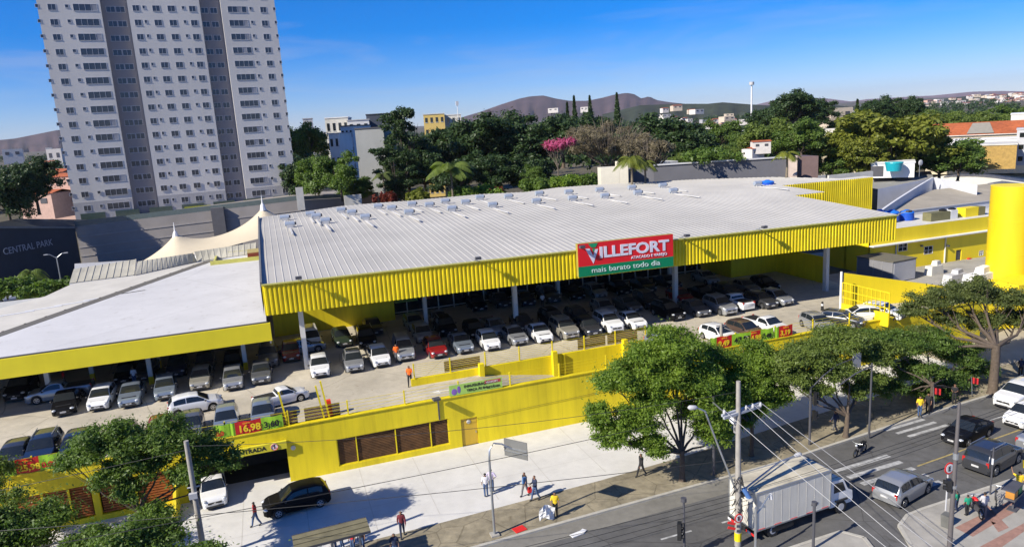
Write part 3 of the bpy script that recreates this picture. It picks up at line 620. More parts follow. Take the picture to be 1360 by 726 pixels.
# two-peaked tensile tent
tn = thing('tensile_tent', 'cream tensile membrane tent with two pointed peaks', 'tent', (0, 0, 0))
D1 = 112.0
pk1, pk2 = far(233, 312, D1), far(349, 275, D1)
eL, eR = far(178, 349, D1-2), far(385, 300, D1-2)
ax = (pk2-pk1); ax.z = 0; axn = ax.normalized(); nn = Vector((-axn.y, axn.x, 0)); sp = ax.length
b = MB(); NU, NV = 60, 14; u0, u1 = -6.6/sp, 1+8/sp
base0 = eL.z
for i in range(NU+1):
    u = u0+(u1-u0)*i/NU
    half = 5.2
    for j in range(NV+1):
        v = -1+2*j/NV
        p = pk1+ax*u+nn*(v*half); bz = base0 + .8*(1-abs(v))**1 + (pk2.z-pk1.z)*.25*u
        bz += .5*abs(math.sin(math.pi*(u-.5)))*0
        for k, pk in enumerate((pk1, pk2)):
            r = math.hypot(p.x-pk.x, p.y-pk.y); hgt = pk.z-base0-.8-(pk2.z-pk1.z)*.25*k
            bz += hgt*math.exp(-r/(2.6 if k == 0 else 4.2))
        if u < 0: bz -= .25*abs(u*sp)
        b.vs([(p.x, p.y, bz)])
for i in range(NU):
    for j in range(NV): a_ = i*(NV+1)+j; b.face([a_, a_+NV+1, a_+NV+2, a_+1])
o = b.build('membrane', mat('tent_membrane', (.58, .50, .36), .6, .04, .4), tn, world=True, smooth=80)
for pk in (pk1, pk2):
    z = pk.z-.2; b = MB(); b.tube([(pk.x, pk.y, z-.3), (pk.x, pk.y, z+.5), (pk.x, pk.y, z+.8), (pk.x, pk.y, z+2.0)], [.5, .3, .12, .03], 10); b.build('finial', WHITE, tn, world=True)
    b = MB(); b.tube([(pk.x, pk.y, 3), (pk.x, pk.y, z)], .15, 8); b.build('mast', STEEL, tn, world=True)
# ------------------------------------------------------------------ vehicles
def paint(name, c, rough=.25, metal=0., coat=1.):
    m = mat(name, c, rough, .03, 1, metal=metal, coat=coat); m.node_tree.nodes['Principled BSDF'].inputs['Coat Roughness'].default_value = .05; return m
PT = dict(white=paint('car_white', (.74, .74, .73)), silver=paint('car_silver', (.40, .41, .42), .3, .55), grey=paint('car_grey', (.16, .165, .17), .3, .5), dgrey=paint('car_dark_grey', (.05, .052, .058), .3, .4),
          black=paint('car_black', (.006, .006, .007), .3, 0, .25), red=paint('car_red', (.24, .01, .01)), beige=paint('car_beige', (.36, .34, .28), .3, .4), bsilver=paint('car_blue_silver', (.26, .31, .37), .3, .5),
          brown=paint('car_brown', (.10, .065, .05), .3, .3), dgreen=paint('car_green', (.035, .055, .035), .3, .3), navy=paint('car_navy', (.015, .025, .05), .3, .2))
_bb = PT['black'].node_tree.nodes['Principled BSDF']; _bb.inputs['Coat Weight'].default_value = .04; _bb.inputs['Specular IOR Level'].default_value = .12; _bb.inputs['Roughness'].default_value = .45
CG = glassmat('car_glass', (.015, .019, .022), .04)
HL = mat('headlight_lens', (.62, .65, .68), .12, .02, metal=.3, coat=1); TL = mat('tail_lens', (.45, .015, .012), .15, .05, coat=1)
PLATE = mat('plate', (.5, .5, .5), .5); TRIM = mat('car_trim', (.02, .02, .022), .45)
KINDS = {
 'hatch': dict(L=3.95, W=1.70, zs=[(0,.80),(.04,.93),(.3,.95),(.72,.92),(.90,.82),(.97,.70),(1,.52)], zr=[(0,.80),(.02,.98),(.09,1.34),(.2,1.47),(.42,1.50),(.56,1.43),(.745,.95),(.90,.85),(.97,.72),(1,.53)], ws=(.565,.735), rw=(.025,.10), side=((.12,.33),(.345,.66)), wh=(.175,.80), r=.30),
 'sedan': dict(L=4.4, W=1.74, zs=[(0,.72),(.03,.92),(.15,.95),(.3,.95),(.70,.91),(.90,.80),(.97,.68),(1,.5)], zr=[(0,.73),(.03,.95),(.15,.99),(.20,1.08),(.30,1.38),(.42,1.46),(.54,1.41),(.70,.95),(.90,.83),(.97,.70),(1,.51)], ws=(.55,.695), rw=(.18,.295), side=((.26,.42),(.435,.63)), wh=(.20,.81), r=.31),
 'suv': dict(L=4.35, W=1.82, zs=[(0,.85),(.03,1.05),(.3,1.08),(.72,1.06),(.91,.98),(.975,.82),(1,.6)], zr=[(0,.85),(.02,1.12),(.06,1.50),(.14,1.66),(.42,1.69),(.57,1.62),(.73,1.10),(.91,1.0),(.975,.85),(1,.61)], ws=(.575,.72), rw=(.02,.065), side=((.09,.34),(.355,.65)), wh=(.18,.81), r=.36),
 'pickup': dict(L=4.75, W=1.74, zs=[(0,.80),(.01,.98),(.4,.98),(.76,.94),(.92,.86),(.98,.72),(1,.52)], zr=[(0,.80),(.01,.99),(.40,.995),(.425,1.2),(.44,1.42),(.50,1.50),(.62,1.46),(.77,.97),(.92,.88),(.98,.74),(1,.53)], ws=(.63,.765), rw=(.41,.435), side=((.46,.70),), wh=(.18,.82), r=.33),
 'van': dict(L=4.3, W=1.78, zs=[(0,.85),(.02,1.05),(.4,1.05),(.76,1.0),(.93,.86),(.98,.7),(1,.52)], zr=[(0,.85),(.012,1.2),(.03,1.76),(.1,1.86),(.5,1.86),(.62,1.78),(.80,1.04),(.93,.89),(.98,.73),(1,.53)], ws=(.64,.785), rw=(.012,.03), side=((.5,.72),), wh=(.17,.82), r=.32)}
def lin(x, P):
    for a, b in zip(P, P[1:]):
        if x <= b[0]: return a[1]+(b[1]-a[1])*(x-a[0])/(b[0]-a[0])
    return P[-1][1]
def sm(x, P, e=.012): return (lin(max(0, x-e), P)+lin(x, P)*2+lin(min(1, x+e), P))/4
PROTO = {}
def car_ring(k, u):
    K = KINDS[k]; L_, W_ = K['L'], K['W']; x = (u-.5)*L_
    w = W_/2*lin(u, [(0,.80),(.015,.88),(.06,.97),(.25,1),(.72,1),(.90,.96),(.965,.88),(1,.72)])
    zb = .20 + max(0, .1*(1-min(1, u/.04))) + max(0, .06*(1-min(1, (1-u)/.04)))
    r = K['r']
    for wu in K['wh']:
        dx = abs(x-(wu-.5)*L_); ra = r+.07
        if dx < ra: zb = max(zb, r+math.sqrt(ra*ra-dx*dx))
    zs, zr = sm(u, K['zs']), sm(u, K['zr']); cab = max(0, zr-zs-.05)
    wr = w*.92 - cab*.30
    zm = min(max(zb+.1, .55), zs-.12); 
    return [(x, w*.96, zb), (x, w*.99, max(zb+.02, (zb+zm)/2)), (x, w, max(zm, zb+.04)), (x, w*.985, zs-.07), (x, w*.94, zs), (x, wr, zr-.05 if cab > .02 else zs+(zr-zs)*.6), (x, wr*.82, zr-.012), (x, wr*.4, zr-.002), (x, 0, zr)]
def car_pt(k, u, r):
    R_ = car_ring(k, u); i = min(int(r), len(R_)-2); f = r-i; return Vector(R_[i]).lerp(Vector(R_[i+1]), f)
def make_car(k, rear_spare=False):
    K = KINDS[k]; L_, W_, r = K['L'], K['W'], K['r']
    t = thing('parked_car', 'x', 'car')
    us = sorted(set([0, .004, .012, .03] + [i/56 for i in range(1, 56)] + [.988, .997, 1])); b = MB(); n = 9; m = 2*n-1
    for u in us:
        R_ = car_ring(k, u); b.vs(R_ + [(p[0], -p[1], p[2]) for p in R_[-2::-1]])
    for i in range(len(us)-1):
        for j in range(m-1): b.face([i*m+j, i*m+j+1, (i+1)*m+j+1, (i+1)*m+j])
    b.face([j for j in range(m)][::-1]); b.face([(len(us)-1)*m+j for j in range(m)])
    body = b.build('body', PT['white'], t, smooth=32)
    b = MB(); b.box((0, 0, .42), (L_*.93, W_*.80, .42)); b.box((0, 0, .7), (L_*.8, W_*.6, .3)); b.build('underbody', TRIM, t)
    def patch(us_, rs, off, name, both=None, mir=False):
        b = MB(); cols = []
        for u in us_:
            row = [car_pt(k, u, r_) for r_ in rs]
            if mir: row = row + [Vector((p.x, -p.y, p.z)) for p in row[-2::-1]]
            cols.append(b.vs([Vector((p.x, p.y*both if both else p.y, p.z))+Vector(off)*1 for p in row])); nn_ = len(row)
        for i in range(len(cols)-1):
            for j in range(nn_-1): b.face([cols[i]+j, cols[i]+j+1, cols[i+1]+j+1, cols[i+1]+j])
        return b.build(name, CG, t, smooth=40)
    F = lambda a, b_, c: [a+(b_-a)*i/c for i in range(c+1)]
    patch(F(*K['ws'], 7), [5.25, 6, 7, 8], (.012, 0, .014), 'windscreen', mir=True)
    patch(F(*K['rw'], 5), [5.3, 6, 7, 8], (-.014, 0, .010), 'rear_window', mir=True)
    for s in (1, -1):
        for a, c in K['side']: patch(F(a, c, 6), [4.12, 4.5, 4.9], (0, .012*s, .002), 'side_window', both=s)
        if K['side'][-1][1] < .7:
            a = K['side'][-1][1]+.008; patch(F(a, a+.035, 2), [4.12, 4.5], (0, .012*s, .002), 'side_window', both=s)
        p = car_pt(k, .965, 4.2); b = MB(); b.ell((p.x-.02, (p.y-.10)*s, p.z-.06), (.20, .17, .085), 10, 6); b.build('headlight', HL, t, smooth=60)
        p = car_pt(k, .012, 3.6); b = MB(); b.box((p.x+.02, (p.y-.06)*s, p.z-.02), (.12, .16, .30)); b.build('tail_light', TL, t)
        p = car_pt(k, K['side'][-1][1]+.02, 4.1); b = MB(); b.ell((p.x, (p.y+.12)*s, p.z+.04), (.07, .11, .07), 8, 5); b.build('wing_mirror', TRIM, t, smooth=60)
        for wu in K['wh']:
            x = (wu-.5)*L_; y = W_/2-.02
            b = MB(); b.tube([(x, (y-.20)*s, r), (x, (y-.03)*s, r), (x, y*s, r)], [r, r, r*.93], 20); wm = b.build('wheel', RUBBER, t, smooth=40)
            b = MB(); b.tube([(x, (y-.02)*s, r), (x, (y+.006)*s, r)], [r*.66, r*.64], 14)
            b.build('rim', CHROME, wm)
            b = MB()
            for q in range(5): a_ = q*2*math.pi/5+.3; b.box((x+math.cos(a_)*r*.40, (y+.008)*s, r+math.sin(a_)*r*.40), (.08, .006, .08))
            b.build('rim_opening', TRIM, wm)
        for a in (.34, .5): pass
    zc = sm(.985, K['zs'])
    b = MB(); b.box((L_/2-.005, 0, zc-.12), (.05, W_*.50, .13)); b.build('grille', TRIM, t)
    b = MB(); b.box((L_/2, 0, .30), (.05, W_*.62, .13)); b.build('lower_intake', TRIM, t)
    b = MB(); b.box((L_/2+.025, 0, .44), (.02, .42, .12)); b.build('number_plate', PLATE, t)
    b = MB(); b.box((-L_/2-.005, 0, .62), (.02, .42, .12)); b.build('number_plate', PLATE, t)
    b = MB(); b.box((L_/2-.0, 0, zc-.11), (.07, .13, .08)); b.build('emblem', CHROME, t)
    if k in ('suv', 'hatch'):
        b = MB()
        for s in (1, -1): 
            if k == 'suv': b.beam((-L_*.38, s*W_*.33, 1.71), (L_*.02, s*W_*.33, 1.72), .04, .05)
        if k == 'suv': b.build('roof_rail', STEEL, t)
    if k == 'pickup':
        b = MB(); b.box((-L_*.29, 0, 1.0), (L_*.36, W_*.72, .02)); b.build('cargo_bed', TRIM, t)
    return t
ncar = [0]
def car(px, py, z, hd, kind, col, label, ref='front', cat='car', group=None, s=1.0, world=None, name='parked_car'):
    p = Vector(world) if world else at(px, py, z); K = KINDS[kind]; a = rad(hd); off = {'front': -K['L']/2, 'rear': K['L']/2, 'c': 0}[ref]*s
    p = p + Vector((math.cos(a), math.sin(a), 0))*off
    if kind not in PROTO:
        t = PROTO[kind] = make_car(kind); t.location = p; t.rotation_euler = (0, 0, a); t['label'] = label
    else: t = dup(PROTO[kind], p, a, label)
    t.name = name; t['category'] = cat; t.scale = (s, s, s)
    if group: t['group'] = group
    for ch in t.children:
        if ch.name.split('.')[0] == 'body': ch.material_slots[0].link = 'OBJECT'; ch.material_slots[0].material = PT[col]
    return t
G1, G2, G3 = 'cars parked under the market roof', 'cars parked under the left canopy', 'cars parked along the deck railing'
r = rnd.uniform
for px, py, kind, col, lb in (
 (427,503,'hatch','white','white hatchback with black grille by the leftmost pillar of the market hall'), (472.5,496,'hatch','silver','silver hatchback second from the left pillar in the front row'),
 (509,489,'hatch','white','white-nosed hatchback left of the silver van'), (541,481,'van','silver','silver van nose out beside the attendant in orange'),
 (585,477,'hatch','red','dark red hatchback in the shade right of the silver van'), (620,471,'sedan','bsilver','blue-grey sedan right of the dark red hatchback'),
 (656,467,'hatch','white','white hatchback just left of the second tall pillar'), (693,460,'sedan','silver','silver sedan just right of the second tall pillar'),
 (726,457,'sedan','white','white sedan between the silver sedan and the beige off-roader'), (761,452,'suv','beige','beige off-roader right of the white sedan'),
 (791,448,'hatch','dgrey','dark grey hatchback in shade right of the beige off-roader'), (820,443.5,'suv','white','white off-roader above the big tree crown'),
 (852,439,'sedan','white','white sedan just left of the black off-roader'), (903,427,'suv','black','black off-roader at the foot of the pillar under the red sign'),
 (937,422,'sedan','grey','grey sedan right of the pillar under the red sign'), (972,420,'suv','silver','silver off-roader third from the right end of the front row group'),
 (995,414,'pickup','white','white pickup truck backed in with its tailgate to the aisle'), (1027,411,'hatch','dgrey','dark grey hatchback with bright headlamp near the right end of the row'),
 (1048,407,'hatch','silver','silver hatchback at the right end of the front row')):
    car(px, py, DZ, -90+r(-3, 3), kind, col, lb, group=G1) if kind != 'pickup' else car(px, py, DZ, 90, kind, col, lb, 'rear', group=G1)
P2 = [(417,466,'van','white'), (388,482,'hatch','red'), (459,462,'hatch','dgreen'), (490,465,'suv','black'), (556,441,'hatch','bsilver'), (588,436,'sedan','bsilver'), (566,457,'hatch','silver'), (598,449,'suv','black'), (637,452,'hatch','black'), (667,448,'pickup','bsilver'), (703,443,'sedan','dgrey'), (745,438,'suv','black'), (778,432,'hatch','dgrey'), (812,421,'hatch','silver'), (846,416,'sedan','grey'), (872,412,'suv','dgrey'), (915,405,'hatch','red'), (948,402,'sedan','black'), (980,398,'hatch','dgrey'), (1005,392,'sedan','grey'), (1030,388,'hatch','black'),
      (500,447,'sedan','navy'), (640,415,'hatch','black'), (672,410,'sedan','dgrey'), (705,408,'hatch','navy'), (738,404,'suv','dgrey'), (770,400,'sedan','black'), (800,397,'hatch','silver'), (833,393,'sedan','black'), (866,390,'hatch','dgrey'), (900,385,'sedan','navy'), (950,379,'sedan','silver')]
for i, (px, py, kind, col) in enumerate(P2):
    row = 'second' if i < 21 else 'rear'; k = i if i < 21 else i-21
    cn = dict(bsilver='blue-grey', dgreen='dark green', dgrey='dark grey').get(col, col)
    kn = dict(hatch='hatchback', suv='off-roader').get(kind, kind)
    car(px, py, DZ, -90+r(-3, 3), kind, col, '%s %s %s from the left in the shaded %s row under the market roof' % (cn, kn, ORD[k], row), group=G1)
car(402, 468, DZ, 8, 'sedan', 'bsilver', 'long grey sedan parked side-on behind the leftmost white hatchback', 'c', group=G1)
for px, py, kind, col, lb in ((85,554,'sedan','black','black sedan at the left end of the canopy front row'), (130,547.5,'hatch','white','white hatchback beside the black sedan under the left canopy'), (172,543,'sedan','bsilver','pale blue sedan right of the white hatchback under the left canopy'),
 (220,533,'hatch','bsilver','pale blue hatchback at the foot of the middle canopy pillar'), (266,520,'hatch','beige','beige hatchback behind the white car crossing the aisle'), (311,520,'hatch','silver','silver hatchback left of the right canopy pillar'), (348,512,'hatch','grey','grey hatchback between the right canopy pillar and the market hall')):
    car(px, py, DZ, -88+r(-4, 4), kind, col, lb, group=G2)
for i, (px, py, kind, col) in enumerate(((234,503,'hatch','navy'), (272,498,'hatch','dgrey'), (165,512,'hatch','black'), (192,508,'sedan','dgrey'), (20,535,'suv','black'), (358,490,'suv','grey'), (310,497,'hatch','black'))):
    car(px, py, DZ, -90, kind, col, '%s car %s, dim second row, left canopy' % (dict(dgrey='dark grey').get(col, col), ['behind the pale blue hatchback', 'behind the beige hatchback', 'behind the gap beside the pale blue sedan', 'between the white and pale blue cars', 'near the left picture edge', 'nearest the market hall side wall', 'left of the right canopy pillar'][i]), group=G2)
car(82, 528, DZ, 182, 'pickup', 'bsilver', 'pale blue pickup truck side-on behind the leftmost canopy pillar', 'c', 'pickup truck', G2, 1.05)
car(261, 545, DZ, 8, 'hatch', 'white', 'white hatchback driving across the open aisle of the deck', 'c', name='white_car')
car(374, 535, DZ, 14, 'pickup', 'white', 'old white small pickup angled in the aisle near the garage', 'c', 'pickup truck', s=.88, name='white_pickup')
for px, py, kind, col, lb in ((8,622,'hatch','dgrey','dark grey car cut by the left edge above the price banner'), (48,613,'suv','navy','big dark blue off-roader behind the 25,98 banner'), (92,603,'hatch','navy','dark blue hatchback half hidden by the tree at the railing'), (158,592,'hatch','grey','grey car roof just above the left tree crown'), (205,582,'hatch','red','bright red car roof showing above the tree crown'), (251,578,'hatch','grey','grey car right of the red one behind the tree'), (300,572,'hatch','bsilver','grey hatchback behind the lime banner over the garage'), (350,564,'hatch','bsilver','silver-blue hatchback behind the 16,98 banner')):
    p = onv(px, py, WY+.9); car(0, 0, 0, -90+r(-3, 3), kind, col, lb, group=G3, world=(p.x, WY+.9, DZ))
for px, kind, col, lb in ((900,'hatch','bsilver','silver car beside the big tree crown on the deck'), (975,'hatch','white','white hatchback behind the 47,90 banner'), (1010,'hatch','brown','brown car behind the 24,98 banner'), (1042,'pickup','white','white pickup behind the 3,19 banner')):
    p = onv(px, 468, WY+1.0); car(0, 0, 0, -84, kind, col, lb, group=G3, world=(p.x, WY+1.0, DZ))
for px, py, hd, kind, col, lb in ((1085,437,-100,'hatch','silver','silver hatchback right of the white pickup at the deck edge'), (1118,432,-60,'hatch','dgrey','dark grey car beside the yellow gate fence'), (1142,425,150,'hatch','white','white car with red tail lamp near the yellow gate'), (1172,421,-70,'hatch','white','rightmost white car beside the yellow gate fence')):
    car(px, py, DZ, hd, kind, col, lb, 'c', group=G3)
# street traffic
car(395, 673, .13, 186, 'hatch', 'black', 'black hatchback turning on the pale plaza by the garage mouth', 'c', name='black_car', s=1.08)
car(287, 677, .13, -84, 'pickup', 'white', 'white pickup coming out of the garage', 'front', 'pickup truck', name='white_pickup')
car(1199, 657, 0, 14, 'hatch', 'silver', 'silver hatchback crossing the zebra bars away from the truck', 'c', name='silver_car', s=1.08)
car(1284, 581, 0, 192, 'sedan', 'black', 'black sedan heading left along the far lane', 'c', name='black_car', s=1.0)
car(1318, 617, 0, 12, 'suv', 'dgrey', 'dark grey off-roader with red tail lamps beside the yellow line', 'c', name='grey_car', s=1.05)
car(1352, 535, 0, 190, 'suv', 'white', 'white off-roader at the right edge of the far lane', 'c', name='white_car', s=1.05)
car(1362, 560, 0, 190, 'hatch', 'white', 'white hatchback cut by the right picture edge', 'c', name='white_car')
car(1385, 590, 0, 10, 'sedan', 'silver', 'silver sedan tail at the right picture edge', 'c', name='silver_car')
car(15, 399, 2.0, 10, 'hatch', 'white', 'small white car on the street behind the left roofs', 'c', name='white_car')
# ------------------------------------------------------------------ box truck
def truck():
    A, B = at(1004, 721, 0), at(1093, 690, 0); rz = math.atan2(B.y-A.y, B.x-A.x)
    t = thing('box_truck', 'white box truck with a dirty roof passing the utility pole', 'truck', (A.x, A.y, 0), rz)
    WB = mat('truck_white', (.66, .63, .55), .5, .1, .9, streak=1, var2=(.5, .12), stain=.3); RB = mat('truck_roof', (.55, .50, .38), .7, .22, .8, streak=0, var2=(.4, .25))
    Lb, Wb, z0, z1 = 5.6, 2.25, .75, 3.05
    b = MB(); b.box((Lb/2, Wb/2, (z0+z1)/2), (Lb, Wb, z1-z0)); cb = b.build('cargo_box', WB, t)
    b = MB(); b.box((Lb/2, Wb/2, z1+.02), (Lb-.1, Wb-.1, .05)); b.build('roof_panel', RB, cb)
    b = MB()
    for y in (0, Wb): 
        for z in (z0, z1): b.beam((0, y, z), (Lb, y, z), .08, .08)
    for x in (0, Lb): 
        for z in (z0, z1): b.beam((x, 0, z), (x, Wb, z), .07, .07)
        for y in (0, Wb): b.beam((x, y, z0), (x, y, z1), .07, .07)
    b.build('edge_trim', STEEL, cb)
    b = MB()
    for y in (.62*1, 1.13, 1.64): b.beam((-.02, y, z0+.1), (-.02, y, z1-.1), .03, .03)
    b.build('door_bars', STEEL, cb)
    b = MB()
    for q in range(1, 9): b.beam((Lb*q/9, -.006, z0+.05), (Lb*q/9, -.006, z1-.05), .02, .006, (0, 1, 0))
    b.build('panel_seams', mat('seam_grey', (.64, .61, .53), .6), cb)
    b = MB(); b.box((Lb*.78, -.012, z0+.5), (.5, .012, .12)); b.build('small_decal', DGREY, cb)
    b = MB()
    for q in range(5): b.box((.4+q*1.2, -.01, z0+.04), (.5, .02, .05))
    b.build('side_reflector', RED, cb)
    b = MB(); b.box((Lb/2+.6, Wb/2, .6), (Lb+1.6, .9, .25)); b.box((2.0, .05, .45), (1.6, .05, .3)); b.box((-.05, Wb/2, .5), (.12, Wb, .16)); b.build('chassis', TRIM, t)
    b = MB()
    for k in range(8):
        b.mi = k % 2; b.box((-.12, .15+k*.28, .5), (.02, .27, .14))
    b.build('reflective_bumper', [RED, WHITE], t)
    # cab
    x0 = Lb+.12; b = MB(); prof = [(x0, .5), (x0+1.75, .5), (x0+1.85, .75), (x0+1.8, 1.25), (x0+1.45, 1.42), (x0+1.05, 2.15), (x0+.2, 2.22), (x0, 2.15)]
    y0, y1 = .12, Wb-.12; n = b.vs([(p[0], y0, p[1]) for p in prof]+[(p[0], y1, p[1]) for p in prof]); k = len(prof)
    b.face([n+i for i in range(k)]); b.face([n+k+i for i in range(k)][::-1])
    for i in range(k): b.face([n+i, n+k+i, n+k+(i+1) % k, n+(i+1) % k])
    cabm = b.build('cab', PT['white'], t)
    b = MB(); b.poly([(x0+1.455, y0+.1, 1.45), (x0+1.455, y1-.1, 1.45), (x0+1.085, y1-.15, 2.10), (x0+1.085, y0+.15, 2.10)])
    for v in b.v: v.x += .02
    b.build('windscreen', CG, cabm)
    for y in (y0-.012, y1+.012):
        b = MB(); b.poly([(x0+.3, y, 1.4), (x0+1.25, y, 1.4), (x0+.98, y, 2.02), (x0+.3, y, 2.02)][::1 if y < 1 else -1]); b.build('side_window', CG, cabm)
        b = MB(); b.box((x0+1.5, y+(-.18 if y < 1 else .18), 1.75), (.08, .2, .36)); b.build('wing_mirror', TRIM, cabm)
    for y in (y0+.2, y1-.2): b = MB(); b.box((x0+1.83, y, .92), (.08, .3, .2)); b.build('headlight', HL, cabm)
    for x in (1.3, x0+.85):
        for s, y in ((-1, .18), (1, Wb-.18)):
            b = MB(); b.tube([(x, y-.13, .42), (x, y+.13, .42)], .42, 20); w = b.build('wheel', RUBBER, t, smooth=40)
            b = MB(); b.tube([(x, y+s*.12, .42), (x, y+s*.14, .42)], .24, 14); b.build('rim', LGREY, w)
    b = MB()
    for y in (.05, Wb-.05): b.box((1.3, y, .9), (1.0, .06, .06)); b.box((x0+.85, y, .87), (.95, .1, .1))
    b.build('mudguard', TRIM, t)
truck()
# ------------------------------------------------------------------ motorbikes and bicycle
def motorbike(px, py, z, hd, label, col=BLACK):
    t = thing('motorbike', label, 'motorbike', at(px, py, z), rad(hd))
    for x in (-.65, .65):
        b = MB(); pts = [(x+.28*math.cos(a), 0, .3+.28*math.sin(a)) for a in [k*math.pi/8 for k in range(17)]]; b.tube(pts, .05, 6, cap=False); w = b.build('wheel', RUBBER, t, smooth=50)
        b = MB(); b.tube([(x, -.03, .3), (x, .03, .3)], .12, 10); b.build('rim', CHROME, w)
    b = MB(); b.tube([(.65, 0, .3), (.45, 0, .95)], .035, 6); b.tube([(-.65, 0, .3), (-.1, 0, .4)], .04, 6); b.box((0, 0, .42), (.5, .24, .32)); b.build('frame', DGREY, t)
    b = MB(); b.ell((.18, 0, .78), (.28, .15, .15)); b.build('tank', col, t, smooth=60)
    b = MB(); b.box((-.35, 0, .78), (.7, .26, .10), taper=.9); b.build('saddle', BLACK, t)
    b = MB(); b.tube([(.42, -.35, 1.02), (.48, -.12, .98), (.48, .12, .98), (.42, .35, 1.02)], .02, 6); b.build('handlebar', STEEL, t)
    b = MB(); b.ell((.58, 0, .86), (.09, .09, .1)); b.build('headlight', HL, t, smooth=60)
    return t
motorbike(1142, 603, 0, 200, 'dark motorbike waiting in tree shade by the far kerb')
motorbike(1296, 681, .13, 60, 'red motorbike beside the boy in green on the near pavement', RED)
motorbike(1283, 515, .13, 10, 'red motorbike parked under the right-hand trees', RED)
def bicycle(px, py, z, hd, label):
    t = thing('bicycle', label, 'bicycle', at(px, py, z), rad(hd))
    for x in (-.5, .5):
        b = MB(); b.tube([(x+.32*math.cos(k*math.pi/10), 0, .33+.32*math.sin(k*math.pi/10)) for k in range(21)], .018, 6, cap=False)
        for k in range(5): a = k*math.pi/5; b.tube([(x-.31*math.cos(a), 0, .33-.31*math.sin(a)), (x+.31*math.cos(a), 0, .33+.31*math.sin(a))], .004, 4)
        b.build('wheel', RUBBER, t)
    b = MB(); 
    for p, q in (((-.5,.33),(-.1,.33)), ((-.1,.33),(-.2,.85)), ((-.5,.33),(-.2,.72)), ((-.2,.78),(.38,.85)), ((-.1,.33),(.38,.8)), ((.5,.33),(.36,.98))): b.tube([(p[0], 0, p[1]), (q[0], 0, q[1])], .018, 6)
    b.build('frame', DGREY, t)
    b = MB(); b.ell((-.22, 0, .9), (.13, .07, .04)); b.build('saddle', BLACK, t); b = MB(); b.tube([(.32, -.25, 1.0), (.36, 0, 1.0), (.32, .25, 1.0)], .014, 6); b.build('handlebar', STEEL, t)
bicycle(1322, 668, .13, 40, 'bicycle propped beside the small street stall')
# ------------------------------------------------------------------ trees
def fast_mesh(name, V, Q, mats, mi=None):
    me = bpy.data.meshes.new(name); V = np.asarray(V, 'f'); Q = np.asarray(Q, 'i'); k = Q.shape[1]
    me.vertices.add(len(V)); me.vertices.foreach_set('co', V.ravel()); me.loops.add(Q.size); me.loops.foreach_set('vertex_index', Q.ravel())
    me.polygons.add(len(Q)); me.polygons.foreach_set('loop_start', np.arange(0, Q.size, k, dtype='i')); me.polygons.foreach_set('loop_total', np.full(len(Q), k, 'i'))
    for m in mats: me.materials.append(m)
    me.update(calc_edges=True); return me
def leaves(centres, radii, per, size, rng, flat=.5, shell=.55, aspect=1.7, soft=False):
    """small leaf quads scattered in clumps"""
    nC = len(centres); idx = np.repeat(np.arange(nC), per); n = len(idx)
    d = rng.normal(size=(n, 3)); d /= np.linalg.norm(d, axis=1)[:, None]
    rr = (shell + (1-shell)*rng.random(n))**.8 * rng.random(n)**.25
    if soft: rr = np.abs(rng.normal(size=n))*.55+.1
    P = centres[idx] + d*rr[:, None]*radii[idx]
    nrm = d*.6 + rng.normal(size=(n, 3))*.5; nrm[:, 2] += flat; nrm /= np.linalg.norm(nrm, axis=1)[:, None]
    a = np.cross(nrm, rng.normal(size=(n, 3))); a /= np.linalg.norm(a, axis=1)[:, None]; b_ = np.cross(nrm, a)
    s = size*(.6+.8*rng.random(n))[:, None]; a = a*s*aspect*.5; b_ = b_*s*.5
    V = np.stack([P-a, P-b_*.9, P+a, P+b_*.9], 1).reshape(-1, 3); Q = np.arange(4*n).reshape(-1, 4); return V, Q
def crown_clumps(rng, R, n, cr, top=1., lobes=5, umbrella=False):
    """clump centres filling an uneven crown: several big lobes, clumps near their surfaces"""
    out = []; rad_ = []
    LB = []
    for i in range(lobes):
        a = 2*math.pi*(i+rng.random()*.7)/lobes; q = .50+.2*rng.random() if i else 0
        LB.append((np.array([math.cos(a)*q*R[0], math.sin(a)*q*R[1], (rng.random()-.55)*R[2]*.7]), (.42+.22*rng.random())))
    for i in range(n):
        c, s = LB[rng.integers(len(LB))]; d = rng.normal(size=3); d /= np.linalg.norm(d)
        if umbrella: d[2] = abs(d[2])*.7
        elif d[2] < -.75: d[2] *= -.5
        out.append(c + d*np.array(R)*s*(.55+.5*rng.random()) * np.array([1, 1, .95])); rad_.append(np.array([1, 1, .62])*cr*(.6+.8*rng.random()))
    return np.array(out), np.array(rad_)
LM = dict(bright=leafmat('leaf_bright', (.07, .14, .018), (.26, .36, .045), .45), mid=leafmat('leaf_mid', (.05, .10, .02), (.17, .25, .045), .4), dark=leafmat('leaf_dark', (.016, .040, .013), (.06, .10, .028), .25),
          olive=leafmat('leaf_olive', (.07, .11, .022), (.20, .26, .05), .4), dull=leafmat('leaf_dull', (.06, .085, .022), (.16, .19, .05)), dry=leafmat('twig_haze', (.12, .10, .065), (.24, .20, .12), .2),
          pink=leafmat('blossom', (.35, .05, .14), (.6, .12, .28)), palm=leafmat('palm_leaf', (.07, .10, .015), (.22, .24, .04)), yell=leafmat('leaf_yellow', (.09, .12, .015), (.26, .27, .04)))
